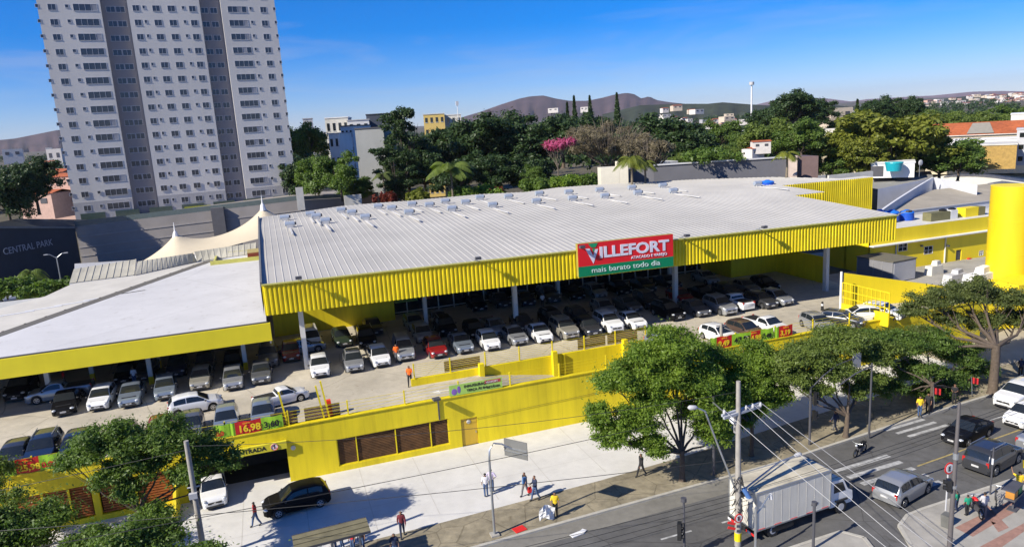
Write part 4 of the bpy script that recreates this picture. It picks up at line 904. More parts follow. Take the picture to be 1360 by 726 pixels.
def limbs(mb, rng, base, fork_z, R, cz, r0, n=5, tips=None, lean=(0, 0)):
    f = Vector((base[0]+lean[0], base[1]+lean[1], fork_z)); m = Vector(base).lerp(f, .5)+Vector((rng.normal()*.08, rng.normal()*.08, 0))
    mb.tube([Vector(base)-Vector((0, 0, .1)), Vector(base)+Vector((0, 0, .15)), m, f], [r0*1.5, r0*1.05, r0*.88, r0*.8], 9, cap=False)
    for i in range(n):
        a = 2*math.pi*(i+rng.random()*.5)/n; q = .45+.25*rng.random(); e = Vector((base[0]+math.cos(a)*R[0]*q, base[1]+math.sin(a)*R[1]*q, cz+R[2]*(.1+.4*rng.random())))
        k = f.lerp(e, .45)+Vector((math.cos(a)*R[0]*.10, math.sin(a)*R[1]*.10, -R[2]*.15)); mb.tube([f-Vector((0, 0, .2)), f.lerp(k, .5), k, e], [r0*.62, r0*.52, r0*.36, r0*.10], 7, cap=False)
        for j in range(3):
            b2 = a+(rng.random()-.5)*1.8; e2 = k+Vector((math.cos(b2)*R[0]*.35, math.sin(b2)*R[1]*.35, R[2]*(.25+.5*rng.random()))); mb.tube([k, k.lerp(e2, .5)+Vector((0, 0, .1)), e2], [r0*.28, r0*.18, r0*.05], 5, cap=False)
def tree(name, label, loc, R, cz, leaf='mid', n=90, per=220, size=.16, cr=None, r0=.2, fork=None, seed=1, group=None, lobes=6, limbs_n=5, umbrella=False, cat='tree', off=(0, 0), bark=None, aspect=1.7, shell=.3):
    rng = np.random.default_rng(seed); t = thing(name, label, cat, loc, 0, group)
    c, rd = crown_clumps(rng, R, n, cr or max(R)*.2, lobes=lobes, umbrella=umbrella); c += np.array([off[0], off[1], cz])
    V, Q = leaves(c, rd, per, size, rng, shell=shell, aspect=aspect, soft=name == 'street_tree'); me = fast_mesh('crown', V, Q, [LM[leaf]]); o = bpy.data.objects.new('crown', me); C.objects.link(o); o.parent = t
    b = MB(); limbs(b, rng, (0, 0, 0), fork or cz*.45, R, cz-R[2]*.2, r0, limbs_n, lean=(off[0]*.4, off[1]*.4)); b.build('trunk', bark or BARK, t, smooth=60)
    return t
# street trees: (base px, py, crown radius x/y/z, crown centre height)
g = 'street trees along the pavement'
def under(px, py, z): p = at(px, py, z); p.z = .13; return p
def lobetree(label, base, lobes, leaf, seed, r0, fork, flat=.75, dens=20, per=300, size=.085, lean=(0, 0), grp=g):
    rng = np.random.default_rng(seed); base = Vector(base); base.z = .13; t = thing('street_tree', label, 'tree', base, 0, grp); C_ = []; R_ = []; b = MB()
    f = Vector((lean[0], lean[1], fork)); b.tube([(0, 0, -.1), (0, 0, .2), (f.x*.5+.05, f.y*.5, fork*.55), f], [r0*1.5, r0*1.05, r0*.9, r0*.85], 10, cap=False)
    cen = []
    for px, py, y, r_ in lobes:
        p = onv(px, py, y)-base; cen.append((np.array(p), r_)); n = int(dens*r_*r_)
        for i in range(n):
            d = rng.normal(size=3); d /= np.linalg.norm(d); 
            if d[2] < -.5: d[2] *= .3
            q = np.array(p)+d*r_*np.array([1, 1, flat])*(.35+.75*rng.random()); C_.append(q); s_ = .26+r_*(.12+.14*rng.random()); R_.append((s_*1.25, s_*1.25, s_*.62))
        e = Vector(p)+Vector((0, 0, -.1*r_)); k = f.lerp(e, .5)+Vector((rng.normal()*.15, rng.normal()*.15, -.12*(e-f).length)); w = r0*(.34+.09*r_)
        b.tube([f-Vector((0, 0, .25)), f.lerp(k, .5), k, k.lerp(e, .6)+Vector((0, 0, .05)), e], [w, w*.85, w*.62, w*.4, w*.2], 8, cap=False)
        for j in range(7):
            d = rng.normal(size=3); d[2] = abs(d[2])*.6-.1; d /= np.linalg.norm(d); o_ = k.lerp(e, rng.random()*.9); e2 = Vector(p)+Vector(d*r_*.95*np.array([1, 1, flat])); b.tube([o_, o_.lerp(e2, .5)+Vector((0, 0, -.08)), e2], [w*.3, w*.18, .012], 5, cap=False)
    V, Q = leaves(np.array(C_), np.array(R_), per, size, rng, shell=.25, aspect=2.4, soft=True); o = bpy.data.objects.new('crown', fast_mesh('crown', V, Q, [LM[leaf]])); C.objects.link(o); o.parent = t; b.build('trunk', BARK, t, smooth=60)
lobetree('big forked street tree with a bright feathery crown in front of the yellow wall', at(906, 640), [(885, 468, 41, 2.2), (862, 492, 40.5, 2.0), (912, 500, 40.5, 2.0), (935, 545, 39.5, 1.9), (868, 530, 39.5, 1.5), (818, 508, 40, 1.5), (842, 560, 38.5, 1.35), (812, 575, 38.2, 1.2), (860, 592, 38, 1.1), (795, 545, 39, .9), (950, 575, 39, 1.2), (905, 452, 41.5, 1.4)], 'bright', 11, .19, 2.2)
lobetree('bright green street tree directly behind the tall concrete utility pole', at(998, 607), [(985, 505, 42, 2.1), (1018, 492, 42.5, 1.8), (1005, 470, 43, 1.4), (962, 528, 41, 1.7), (948, 470, 43, 1.2), (1000, 530, 41.5, 1.4), (1028, 525, 41.5, 1.2), (985, 550, 41, 1.4), (1045, 500, 42, .9), (940, 500, 42.5, 1.3)], 'bright', 12, .15, 2.6)
lobetree('flat-topped street tree behind the hanging traffic signal', at(1123, 582), [(1072, 472, 41.5, 1.9), (1118, 452, 42, 2.1), (1105, 488, 41, 1.7), (1060, 500, 40.5, 1.3), (1160, 470, 42, 1.8), (1152, 505, 41, 1.3), (1085, 515, 40, 1.0), (1045, 478, 41, 1.2), (1135, 518, 40.6, 1.0), (1040, 500, 41, 1.0)], 'olive', 13, .19, 1.7, .5, lean=(.3, .2))
lobetree('flat-topped street tree between the signal tree and the thick-trunked tree', at(1236, 548), [(1192, 458, 43, 2.0), (1235, 452, 43.5, 2.0), (1215, 490, 42, 1.7), (1275, 470, 43, 1.8), (1262, 502, 42, 1.4), (1180, 515, 41.5, 1.2), (1222, 518, 41.8, 1.1), (1250, 522, 41.5, 1.0), (1300, 490, 42.5, 1.2), (1155, 450, 43, 1.3)], 'mid', 14, .16, 2.4, .5)
lobetree('thick-trunked street tree at the right with a sparse dull crown before the yellow tank', at(1318, 524), [(1240, 398, 45, 1.8), (1282, 392, 45, 1.9), (1325, 395, 44.5, 1.8), (1302, 425, 44, 1.5), (1350, 425, 43.5, 1.7), (1212, 412, 45, 1.2), (1262, 425, 44, 1.2), (1372, 400, 43, 1.5), (1300, 378, 45, 1.2), (1220, 440, 44, .9)], 'dull', 15, .36, 4.2, .55, dens=13)
lobetree('street tree with a dense crown hiding the left end of the garage sign', (-8.8, 41.6, .13), [(122, 592, 42, 1.3), (172, 582, 42, 1.5), (225, 580, 41.5, 1.45), (272, 593, 41.5, 1.1), (148, 628, 41, 1.0), (250, 625, 41, 1.0), (205, 610, 41.5, 1.2), (95, 612, 42, .8), (298, 612, 41, .75), (170, 648, 41, .8)], 'mid', 16, .17, 4.4)
tree('street_tree', 'dark leafy tree in the lower left corner of the street', under(28, 702, 4.2), (2.9, 2.4, 1.9), 4.2, 'mid', 100, 420, .10, .9, .15, 1.2, 17, g, 6)
tree('street_tree', 'small round tree at the bottom edge left of the bus shelter', under(195, 715, 4.6), (2.5, 2.2, 1.6), 4.6, 'mid', 80, 420, .10, .7, .12, 1.0, 18, g, 5)
tree('street_tree', 'low bushy tree between the two lower left trees', under(120, 735, 3.4), (2.0, 1.8, 1.2), 3.4, 'mid', 50, 400, .10, .55, .09, .8, 19, g, 4)
tree('street_tree', 'small tree crown peeking in at the bottom edge beside the left pole', under(270, 745, 6.2), (2.0, 1.8, 1.3), 6.2, 'mid', 50, 400, .10, .5, .08, .8, 20, g, 4)
tree('street_tree', 'tree standing outside the left corner whose crown touches the picture edge', under(-30, 660, 4.6), (2.8, 2.4, 1.8), 4.6, 'olive', 60, 400, .10, .7, .14, 1.6, 21, g, 5)
# one out-of-frame tree upstream of the sun throws the dappled shade on the plaza by the shelter
tree('street_tree', 'leafy street tree just below the picture left of the bus shelter', under(320, 830, 5.0), (2.8, 2.6, 1.5), 5.0, 'mid', 90, 400, .10, .9, .17, 1.7, 22, g, 6)
# ---- trees behind the market, base given by crown-centre pixel and distance
def bgproto(kind, seed, leaf, R, cz, n, per, size, **k):
    return lambda label, loc, sc, rz, grp: None
BP = {}
BGK = dict(
 dense=dict(leaf='dark', R=(6.5, 6.5, 6.6), cz=7.2, n=95, per=260, size=.34, cr=1.9, r0=.4, lobes=7),
 green=dict(leaf='mid', R=(5.5, 5.5, 5.4), cz=6, n=80, per=260, size=.30, cr=1.6, r0=.3, lobes=6),
 olive=dict(leaf='olive', R=(6.5, 6.5, 6.2), cz=6.8, n=90, per=260, size=.33, cr=1.7, r0=.35, lobes=7),
 tall=dict(leaf='dark', R=(4.4, 4.4, 10), cz=11.5, n=75, per=220, size=.30, cr=1.5, r0=.35, lobes=7),
 bright=dict(leaf='yell', R=(7, 7, 7), cz=7.2, n=130, per=260, size=.36, cr=1.6, r0=.4, lobes=7))
tcount = {}
def bgtree(kind, px, pytop, D, scale=1., wide=1., label=None, cat='tree', grp='trees behind the market roof', zs=1.):
    K = BGK[kind]; top = far(px, pytop, D); hfull = (K['cz']+K['R'][2]*.80)*scale*zs
    base = Vector((top.x, top.y, top.z-hfull))
    i = tcount.get('n', 0); tcount['n'] = i+1; sc = (scale*wide, scale*wide, scale*zs)
    label = label or 'tree'
    if kind not in BP:
        t = BP[kind] = tree('broadleaf_tree', label, base, K['R'], K['cz'], K['leaf'], K['n'], K['per'], K['size'], K['cr'], K['r0'], None, 40+len(BP), grp, K['lobes']); t.scale = sc
    else: t = dup(BP[kind], base, rnd.uniform(0, 6.28), label, sc)
    t['group'] = grp; t.name = 'broadleaf_tree'; return t
names = {'dense': 'dense dark', 'green': 'mid green', 'olive': 'olive green', 'tall': 'tall dark', 'bright': 'yellow-green'}
LIST = [ # kind, px, py top, distance, scale, wide, where
 ('dense', 38, 210, 150, .78, .85, 'above the dark perimeter wall at the far left'), ('dense', 0, 226, 146, .75, .9, 'cut by the left picture edge'),
 ('olive', 403, 158, 185, 1.0, .8, 'right behind the apartment tower'), ('green', 418, 210, 150, .8, .9, 'lowest at the right foot of the tower'), ('green', 448, 205, 140, .85, .9, 'in front of the grey blocks'), ('dense', 400, 205, 165, .9, .9, 'in shade at the foot of the tower'), ('green', 470, 235, 145, .6, 1, 'under the grey blocks beside the wall'),
 ('tall', 533, 132, 150, 1.05, .95, 'topping the skyline right of the grey blocks'), ('tall', 520, 185, 142, .8, 1.1, 'just right of the grey blocks'), ('dense', 560, 190, 150, .9, 1, 'right below the tall skyline tree'),
 ('dense', 590, 165, 165, 1.1, 1.1, 'left end of the dark grove'), ('dense', 630, 152, 160, 1.15, 1.2, 'in the middle of the dark grove'), ('dense', 672, 148, 165, 1.15, 1.2, 'highest part of the dark grove'), ('dense', 712, 158, 160, 1.1, 1.1, 'behind the pink tree'), ('dense', 650, 200, 142, .8, 1.1, 'low in the dark grove above the palm'), ('dense', 700, 205, 145, .8, 1, 'low in the grove left of the pink tree'), ('dense', 600, 212, 138, .65, 1, 'low behind the feather palm'),
 ('dense', 745, 152, 190, 1.1, 1.1, 'on the skyline left of the mountain peaks'), ('dense', 785, 150, 200, 1.1, 1.1, 'on the skyline behind the bare crown'),
 ('green', 708, 220, 132, .42, .9, 'small and light at the roof edge below the grove'),
 ('dense', 880, 150, 185, 1.25, 1.25, 'with a broad dome right of the bare crown'), ('dense', 915, 165, 180, 1.0, 1.1, 'right flank of the broad dome'), ('olive', 905, 200, 165, .6, 1, 'low above the long dark wall'), ('green', 868, 205, 160, .6, 1, 'low behind the coconut palm'),
 ('green', 955, 160, 260, 1.1, 1.1, 'mid distance right of the dome'), ('olive', 965, 190, 220, .7, 1.1, 'above the end of the long wall'), ('green', 990, 176, 240, .8, 1, 'under the white mast'),
 ('olive', 1035, 152, 185, 1.05, 1.15, 'rounded left of the tiled house'), ('green', 1065, 160, 175, .9, 1.0, 'touching the tiled house'), ('dense', 1052, 120, 250, 1.1, 1.1, 'highest on the skyline right of the mast'), ('dense', 1085, 132, 280, 1, 1.1, 'on the skyline above the tiled house'), ('dense', 1020, 140, 260, 1.0, 1.1, 'on the skyline right by the mast'),
 ('bright', 1182, 142, 188, 1.5, 1.15, 'huge and sunlit beside the tiled house'), ('bright', 1140, 175, 180, .9, 1, 'low left lobe of the big sunlit tree'), ('green', 1250, 184, 190, 1.0, 1.3, 'round below the long tiled roof'), ('green', 1275, 190, 188, .8, 1.2, 'low left of the brick box'), ('green', 1110, 198, 180, .8, 1, 'below the tiled house gable'),
 ('dense', 1170, 128, 330, 1.1, 1.2, 'row of skyline trees above the sunlit tree'), ('dense', 1212, 128, 330, 1.0, 1, 'skyline tree with a narrow crown'), ('olive', 1240, 142, 300, 1.1, 1.3, 'above the left end of the long tiled roof'), ('olive', 1275, 144, 300, 1.1, 1.3, 'above the middle of the long tiled roof'), ('olive', 1310, 144, 300, 1.1, 1.3, 'above the grey roof patch'), ('green', 1345, 140, 310, 1.1, 1.3, 'behind the cream block at the right edge'), ('green', 1130, 150, 290, 1.0, 1.2, 'behind the tiled house chimney'), ('olive', 1100, 150, 320, 1.0, 1.2, 'far behind the tiled house')]
for kind, px, py, D, s, w, where in LIST: bgtree(kind, px, py, D, s, w, '%s tree %s' % (names[kind], where))
# bare-branched tree with a haze of twigs and its sparse neighbour
def baretree(label, px, pytop, D, R, cz, leaf, n, per, size, seed, r0=.28, twigs=110):
    top = far(px, pytop, D); base = (top.x, top.y, top.z-cz-R[2]); rng = np.random.default_rng(seed)
    t = thing('bare_tree', label, 'tree', base); b = MB()
    limbs(b, rng, (0, 0, 0), cz*.4, R, cz, r0, 8)
    for i in range(twigs):
        d = rng.normal(size=3); d[2] = abs(d[2])*.8+.1; d /= np.linalg.norm(d); e = Vector((d[0]*R[0], d[1]*R[1], cz-R[2]*.1+d[2]*R[2])); s_ = Vector((e.x*.35, e.y*.35, cz*.62+d[2]*R[2]*.2))
        b.tube([s_, s_.lerp(e, .6)+Vector((0, 0, -.2)), e], [.07, .045, .015], 4, cap=False)
    b.build('trunk', mat('pale_bark', (.16, .13, .10), .9, .2), t)
    c, rd = crown_clumps(rng, R, n, 1.3, lobes=7, umbrella=True); c += np.array([0, 0, cz]); V, Q = leaves(c, rd, per, size, rng, shell=.2, aspect=6)
    o = bpy.data.objects.new('crown', fast_mesh('crown', V, Q, [LM[leaf]])); C.objects.link(o); o.parent = t
baretree('wide leafless brown tree with a domed crown of fine twigs', 806, 150, 140, (9.0, 8, 5.2), 8.5, 'dry', 150, 110, .13, 5)
baretree('smaller sparse brown tree right of the wide leafless one', 862, 180, 135, (4, 4, 3.5), 6.5, 'dry', 60, 80, .14, 6)
baretree('slender pink-flowering tree in front of the dark grove', 739, 178, 130, (2.7, 2.6, 1.8), 6.8, 'pink', 20, 50, .20, 7, .12, 14)
# conifers on the skyline
def conifer(label, px, pytop, D, hgt, w):
    top = far(px, pytop, D); rng = np.random.default_rng(int(px)); base = (top.x, top.y, top.z-hgt); t = thing('conifer', label, 'tree', base, 0, 'slim conifers on the skyline')
    k = 26; c = np.array([[rng.normal()*.2*w*(1-i/k), rng.normal()*.2*w*(1-i/k), hgt*(.3+.7*i/k)] for i in range(k) for _ in range(3)]); rd = np.array([[w*(1.05-i/k), w*(1.05-i/k), .6] for i in range(k) for _ in range(3)])
    V, Q = leaves(c, rd, 60, .4, rng, shell=.2); o = bpy.data.objects.new('crown', fast_mesh('crown', V, Q, [LM['dark']])); C.objects.link(o); o.parent = t
    b = MB(); b.tube([(0, 0, 0), (0, 0, hgt)], [.3, .05], 6); b.build('trunk', BARK, t)
for i, (px, py, D, h_, w) in enumerate(((762, 127, 230, 16, 1.3), (783, 127, 235, 16, 1.5), (819, 123, 235, 17, 1.8), (1139, 132, 260, 14, 1.6), (753, 136, 240, 13, 1.1), (1290, 1300, 300, 2, 1))[:5]):
    conifer(['slim conifer left of the mountain peak', 'slim conifer in the middle of the skyline trio', 'broadest conifer right before the highest peak', 'lone conifer left of the big sunlit tree', 'small conifer at the left of the trio'][i], px, py, D, h_, w)
# palms
def palm(label, px, py, D, hgt, fr, leaf='palm', nf=16, cat='palm tree', droop=1.0, base_z=None):
    c = far(px, py, D); z0 = c.z-hgt; t = thing('palm_tree', label, cat, (c.x, c.y, z0)); b = MB(); rng = np.random.default_rng(int(px*7))
    b.tube([(0, 0, 0), (.1, 0, hgt*.5), (.05, 0, hgt)], [.24, .17, .14], 9); b.build('trunk', mat('palm_bark', (.17, .14, .10), .9, .2, 4), t)
    for i in range(nf):
        a = 2*math.pi*i/nf*2.4+rng.random()*.4; up = .15+.95*((i*7) % nf)/nf; V = []; Q = []
        pts = []
        for k in range(11):
            s = k/10; rr = fr*s*(1-.15*up*s); z = fr*(up*s*1.0 - droop*(.55+.45*up)*s*s*1.15); pts.append(np.array([math.cos(a)*rr, math.sin(a)*rr, hgt+z]))
        side = np.array([-math.sin(a), math.cos(a), 0])
        for k in range(40):
            s = .08+.9*k/40; f = s*10; j = min(int(f), 9); p = pts[j]+(pts[j+1]-pts[j])*(f-j); dr = pts[j+1]-pts[j]; dr /= np.linalg.norm(dr)
            ll = fr*.30*math.sin(math.pi*min(1, s*.86+.12))**.7
            for sgn in (1, -1):
                tip = p + side*sgn*ll*.8 + dr*ll*.45 + np.array([0, 0, -ll*.45]); w = dr*fr*.016; n0 = len(V); V += [p-w, p+w, tip+w*.3, tip-w*.3]; Q.append([n0, n0+1, n0+2, n0+3])
        o = bpy.data.objects.new('frond', fast_mesh('frond', V, Q, [LM[leaf]])); C.objects.link(o); o.parent = t
        o.name = 'frond'
palm('tall feather palm with grey-green fronds above the roof vents', 598, 224, 122, 7.5, 4.6, 'olive', 22, droop=.85)
palm('yellow-green coconut palm left of the long dark wall', 838, 212, 112, 5.2, 3.1, 'palm', 18, droop=1.1)
palm('second coconut palm close beside the cream wall block', 856, 216, 114, 4.6, 2.6, 'palm', 16, droop=1.1)
palm('small palm behind the pale end pier of the long wall', 1045, 203, 118, 4.5, 2.4, 'yell', 14)
palm('round-headed palm in front of the dark perimeter wall', 40, 362, 118, 5, 2.6, 'olive', 18, droop=1.2)
palm('low palm left of the round-headed palm by the perimeter wall', 18, 372, 114, 4, 2.2, 'olive', 16, droop=1.2)
palm('slim palm by the far end of the dark grove', 508, 232, 138, 6, 2.5, 'dull', 12)
# low shrubs and lawn edge behind the roof
def shrub(label, p, R, leaf, n, per, size, seed, name='shrub', cat='shrub', grp=None):
    rng = np.random.default_rng(seed); t = thing(name, label, cat, p, 0, grp); c = np.array([[rng.normal()*R[0]*.45, rng.normal()*R[1]*.45, R[2]*(.3+.5*rng.random())] for _ in range(n)]); rd = np.array([[R[0]*.35, R[1]*.35, R[2]*.45]]*n)
    V, Q = leaves(c, rd, per, size, rng); o = bpy.data.objects.new('foliage', fast_mesh('foliage', V, Q, [LM[leaf]])); C.objects.link(o); o.parent = t
    b = MB(); b.tube([(0, 0, -.3), (0, 0, R[2]*.6)], [.12, .05], 6); b.build('stem', BARK, t)
LM['red'] = leafmat('red_leaf', (.12, .02, .015), (.22, .05, .03))
for i, (px, py, w, lf, lb) in enumerate(((556, 258, 1.8, 'yell', 'bright low shrub left of the feather palm'), (518, 264, 1.5, 'red', 'reddish bush at the white roof edge'), (660, 258, 1.5, 'red', 'red-leaved bush right of the feather palm'), (620, 256, 3, 'green', 'trimmed hedge right of the feather palm trunk'), (645, 253, 3, 'bright', 'trimmed hedge left of the red bush'), (712, 246, 3, 'mid', 'leafy hedge below the pink tree'), (775, 240, 3.6, 'mid', 'hedge left of the cream wall block'), (748, 242, 3, 'bright', 'hedge right of the pink tree trunk'), (940, 205, 4, 'mid', 'bush above the long dark wall'), (10, 385, 3, 'mid', 'hedge by the white car at far left'), (60, 385, 3.5, 'mid', 'shrub under the double street lamp'))):
    shrub(lb, far(px, py+10, 124 if px > 100 else 112), (w, w, 2.2), 'mid' if lf == 'green' else lf, 26, 110, .32, 300+i)
# far woodland beyond individual reach
def woods():
    rng = np.random.default_rng(3); c = []; rd = []
    for i in range(1500):
        th = rng.uniform(-.85, .80)+YAW; D = 260+rng.random()**1.3*1500; s = 5+3*rng.random(); x, y = math.sin(th)*D, math.cos(th)*D
        z = 3.2+.012*max(0, y-300)*1.0
        th0 = th-YAW
        for k in range(5): c.append((x+rng.normal()*s*.6, y+rng.normal()*s*.6, z+5+rng.random()*5)); rd.append((s*.55, s*.55, s*.5))
    V, Q = leaves(np.array(c), np.array(rd), 22, 1.7, rng, shell=.6, aspect=1.2)
    o = bpy.data.objects.new('woodland', fast_mesh('woodland', V, Q, [LM['dark']])); C.objects.link(o); tag(o, 'distant dark green woodland filling the valley behind the market', 'woodland', None, 'stuff')
woods()
# ------------------------------------------------------------------ apartment tower
def tower():
    k = 1.16; Lc = far(99, 281, 140*k); Rc = far(396, 268, 140.9*k)
    Lc.z = Rc.z = 0; ax = (Rc-Lc); Wt = ax.length; rz = math.atan2(ax.y, ax.x); Z0, Z1 = 3., 66.
    t = thing('apartment_tower', 'tall pale apartment tower with two darker recessed strips of windows', 'apartment building', (Lc.x, Lc.y, 0), rz)
    P = mat('tower_plaster', (.65, .62, .575), .75, .05, .3, streak=1, var2=(.06, .08)); G = mat('tower_grey', (.25, .235, .24), .8, .06, .4, streak=1); LG = mat('tower_lower', (.40, .39, .39), .8, .06)
    fr = lambda px, py: ((far(px, py, 140*k)-Lc).dot(ax)/Wt)   # approx distance along the front
    def along(px, py):
        d = ray(px, py); n = Vector((-ax.y, ax.x, 0)); s = (Lc-EYE).dot(n)/d.dot(n); p = EYE+d*s; return (p-Lc).dot(ax)/Wt, p.z
    X = [along(*q)[0] for q in ((132, 0), (168, 0), (264, 0), (292, 0))]
    zb = along(100, 300)[1]
    b = MB()
    for x0, x1, y0 in ((0, X[0], 0), (X[1], X[2], 0), (X[3], Wt, 0)): b.prism([(x0, y0), (x1, y0), (x1, 16), (x0, 16)], Z0, Z1)
    b.build('wall', P, t)
    b = MB()
    for x0, x1 in ((X[0], X[1]), (X[2], X[3])): b.prism([(x0, 1.1), (x1, 1.1), (x1, 15), (x0, 15)], Z0, Z1-.5)
    b.build('recessed_wall', G, t)
    b = MB()
    zl = along(145/2.42, 168/2.42)[1] - (along(145/2.42, 168/2.42)[1]-along(275/2.42, 625/2.42)[1])*1.055
    for x0, x1 in ((0, X[0]), (X[1], X[2]), (X[3], Wt)): b.box(((x0+x1)/2, -.03, (Z0+zl)/2), (x1-x0-.004, .06, zl-Z0))
    b.build('plinth', LG, t)
    FR = mat('window_frame_white', (.50, .50, .53), .5); GW = glassmat('tower_glass', (.045, .05, .06), .15); CUR = mat('curtain', (.28, .29, .32), .8, .2, .3)
    protos = {}
    def win(name, cx, cz, w, h, y, pan, lit):
        key = (name, round(w, 2), pan, lit)
        if key not in protos:
            b = MB(); b.mi = 0
            b.box((0, -.015, h/2+.03), (w+.1, .05, .06)); b.box((0, -.03, -h/2-.04), (w+.14, .08, .06)); b.box((-w/2, -.015, 0), (.06, .05, h)); b.box((w/2, -.015, 0), (.06, .05, h))
            for q in range(1, pan): b.box((-w/2+w*q/pan, -.02, 0), (.05, .04, h))
            b.mi = 1
            for q in range(pan):
                b.mi = 2 if (q+lit) % 4 == 0 and lit else 1
                b.poly([(-w/2+w*q/pan, -.012, -h/2), (-w/2+w*(q+1)/pan, -.012, -h/2), (-w/2+w*(q+1)/pan, -.012, h/2), (-w/2+w*q/pan, -.012, h/2)])
            protos[key] = b.build(name, [FR, GW, CUR], t)
            o = protos[key]
        else: o = protos[key].copy(); C.objects.link(o); o.parent = t
        o.location = (cx, y, cz)
    # columns of windows measured on the fourth storey down
    cols = [(145/2.42, 'bathroom_window', .5, .5, 1), (192/2.42, 'bedroom_window', 1.25, 1.0, 2), (240/2.42, 'bathroom_window', .55, .5, 1), (298/2.42, 'balcony_window', 3.9, 1.15, 4),
            (459/2.42, 'bedroom_window', 1.15, 1.0, 2), (484/2.42, 'bathroom_window', .45, .5, 1), (523/2.42, 'bedroom_window', 1.3, 1.0, 2), (571/2.42, 'bedroom_window', 1.3, 1.0, 2), (609/2.42, 'bathroom_window', .5, .5, 1), (638/2.42, 'bedroom_window', 1.2, 1.0, 2),
            (780/2.42, 'balcony_window', 3.6, 1.1, 4), (823/2.42, 'bathroom_window', .5, .5, 1), (863/2.42, 'bedroom_window', 1.2, 1.0, 2), (898/2.42, 'bathroom_window', .5, .5, 1)]
    rec = [(377/2.42, 1.5), (408/2.42, 1.5), (677/2.42, 1.3), (706/2.42, 1.3)]
    zref = along(145/2.42, 168/2.42)[1]; zlow = along(275/2.42, 625/2.42)[1]; FH = (zref-zlow)/10.
    for f in range(-4, 12):
        z = zref - FH*f
        if z > Z1-1.5 or z < along(110, 292)[1]-1: continue
        for px, nm, w, h, pan in cols:
            x, _ = along(px, 168/2.42)
            if nm == 'bathroom_window' and rnd.random() < .12 and f < 9: pass
            win(nm, x, z + (.2 if nm[1] == 'a' and w < 1 else 0), w, h, -.0 if f < 10 else -.065, pan, rnd.choice((0, 0, 1, 2)))
        for px, w in rec:
            x, _ = along(px, 168/2.42); win('corridor_window', x, z-.1, w, 1.0, 1.1, 2, rnd.choice((0, 1, 2)))
    b = MB()
    for k_ in range(7): 
        b.box((3+k_*(Wt-6)/6, .0-.12, zb+1.2), ((Wt-6)/6*.7, .1, 2.0))
    b.build('ground_floor_glazing', glassmat('green_glass', (.06, .09, .07), .2), t)
    b = MB(); b.box((Wt*.52, -.5, zb+.9), (5, .2, 1.6)); b.box((Wt*.67, -.5, zb+.9), (3, .2, 1.6)); b.build('yellow_screen', mat('dull_yellow', (.34, .36, .03), .6), t)
    b = MB(); b.box((Wt/2, 8, Z1+.4), (Wt+.4, 16.6, .8)); b.build('roof_parapet', P, t)
    return Lc, Rc, zb
TL_, TR_, TZB = tower()
# grey podium wall in front of the tower, continuing to the right behind the market roof
PW = mat('podium_wall', (.29, .265, .25), .85, .1, .3, var2=(.08, .12))
t = thing('podium_wall', 'long grey banded retaining wall below the apartment tower', 'wall', (0, 140, 0))
A, B = far(100, 301, 150), far(398, 266, 142); E_ = far(503, 260, 148); F_ = far(580, 258, 150)
b = MB(); b.poly([(A.x, A.y, 0), (B.x, B.y, 0), B, A]); b.poly([(B.x, B.y, 0), (E_.x, E_.y, 0), E_, B]); 
Bk = Vector((6, 20, 0)); b.poly([A, B, B+Bk, A+Bk]); b.poly([B, E_, E_+Bk, B+Bk]); b.poly([(A.x, A.y, 0), A, A+Bk*.8-Vector((0,0,A.z)) + Vector((0,0,A.z)), (A+Bk*.8)-Vector((0, 0, A.z))]); b.build('wall_panel', PW, t, world=True)
b = MB()
for k_, dz in ((.25, 1.9), (.5, 3.8), (.8, 5.4)): b.beam(A+Vector((0, -.06, -dz)), B+Vector((0, -.06, -dz)), .08, .22)
b.build('band', mat('band_grey', (.30, .28, .27), .8), t, world=True)
b = MB(); b.beam(A+Vector((0, 0, .5)), B+Vector((0, 0, .5)), .05, .9); b.beam(B+Vector((0, 0, .4)), E_+Vector((0, 0, .4)), .05, .7); b.build('glass_guard', glassmat('guard_glass', (.10, .13, .13), .2), t, world=True)
p = onv(283, 285, 139); b = MB(); q = A.lerp(B, .62); b.box((q.x, q.y-.6, q.z/2+.5), (2.2, 1.0, q.z)); b.build('pier', mat('podium_pier', (.13, .125, .13), .8), t, world=True)
t = thing('perimeter_wall', 'dark blue-grey perimeter wall with pale raised lettering at the far left', 'wall', (-45, 132, 0))
A2, B2 = far(-40, 303, 137), far(99, 301, 149)
b = MB(); b.poly([(A2.x, A2.y, 0), (B2.x, B2.y, 0), (B2.x, B2.y, B2.z-.3), (A2.x, A2.y, A2.z)]); b.poly([(A2.x, A2.y, A2.z), (B2.x, B2.y, B2.z-.3), (B2.x+3, B2.y+12, B2.z-.3), (A2.x+3, A2.y+12, A2.z)]); b.build('wall_panel', mat('navy_wall', (.040, .048, .062), .7, .12, .5, var2=(.1, .2)), t, world=True)
b = MB(); b.beam(A2+Vector((0, -.1, .15)), B2+Vector((0, -.1, -.15)), .3, .3); b.build('coping', mat('wall_coping', (.2, .2, .2), .8), t, world=True)
p = far(5, 333, 137); q = far(68, 328, 143); dd = (q-p); ln = math.hypot(dd.x, dd.y)
o = lettering('lettering', 'CENTRAL PARK', 1.5, mat('pale_sign_letters', (.30, .33, .38), .5), p+Vector((.0, -.4, -.6))-t.location, t, rz=math.atan2(dd.y, dd.x), sx=ln/9.9)
b = MB(); b.poly([far(99, 350, 128), far(180, 345, 128), far(180, 351, 122), far(99, 357, 122)]); b.box((0, 0, -3), (.1, .1, .1)); tag(b.build('ledge_wall', LGREY), 'low pale ledge at the foot of the grey podium wall', 'ledge')
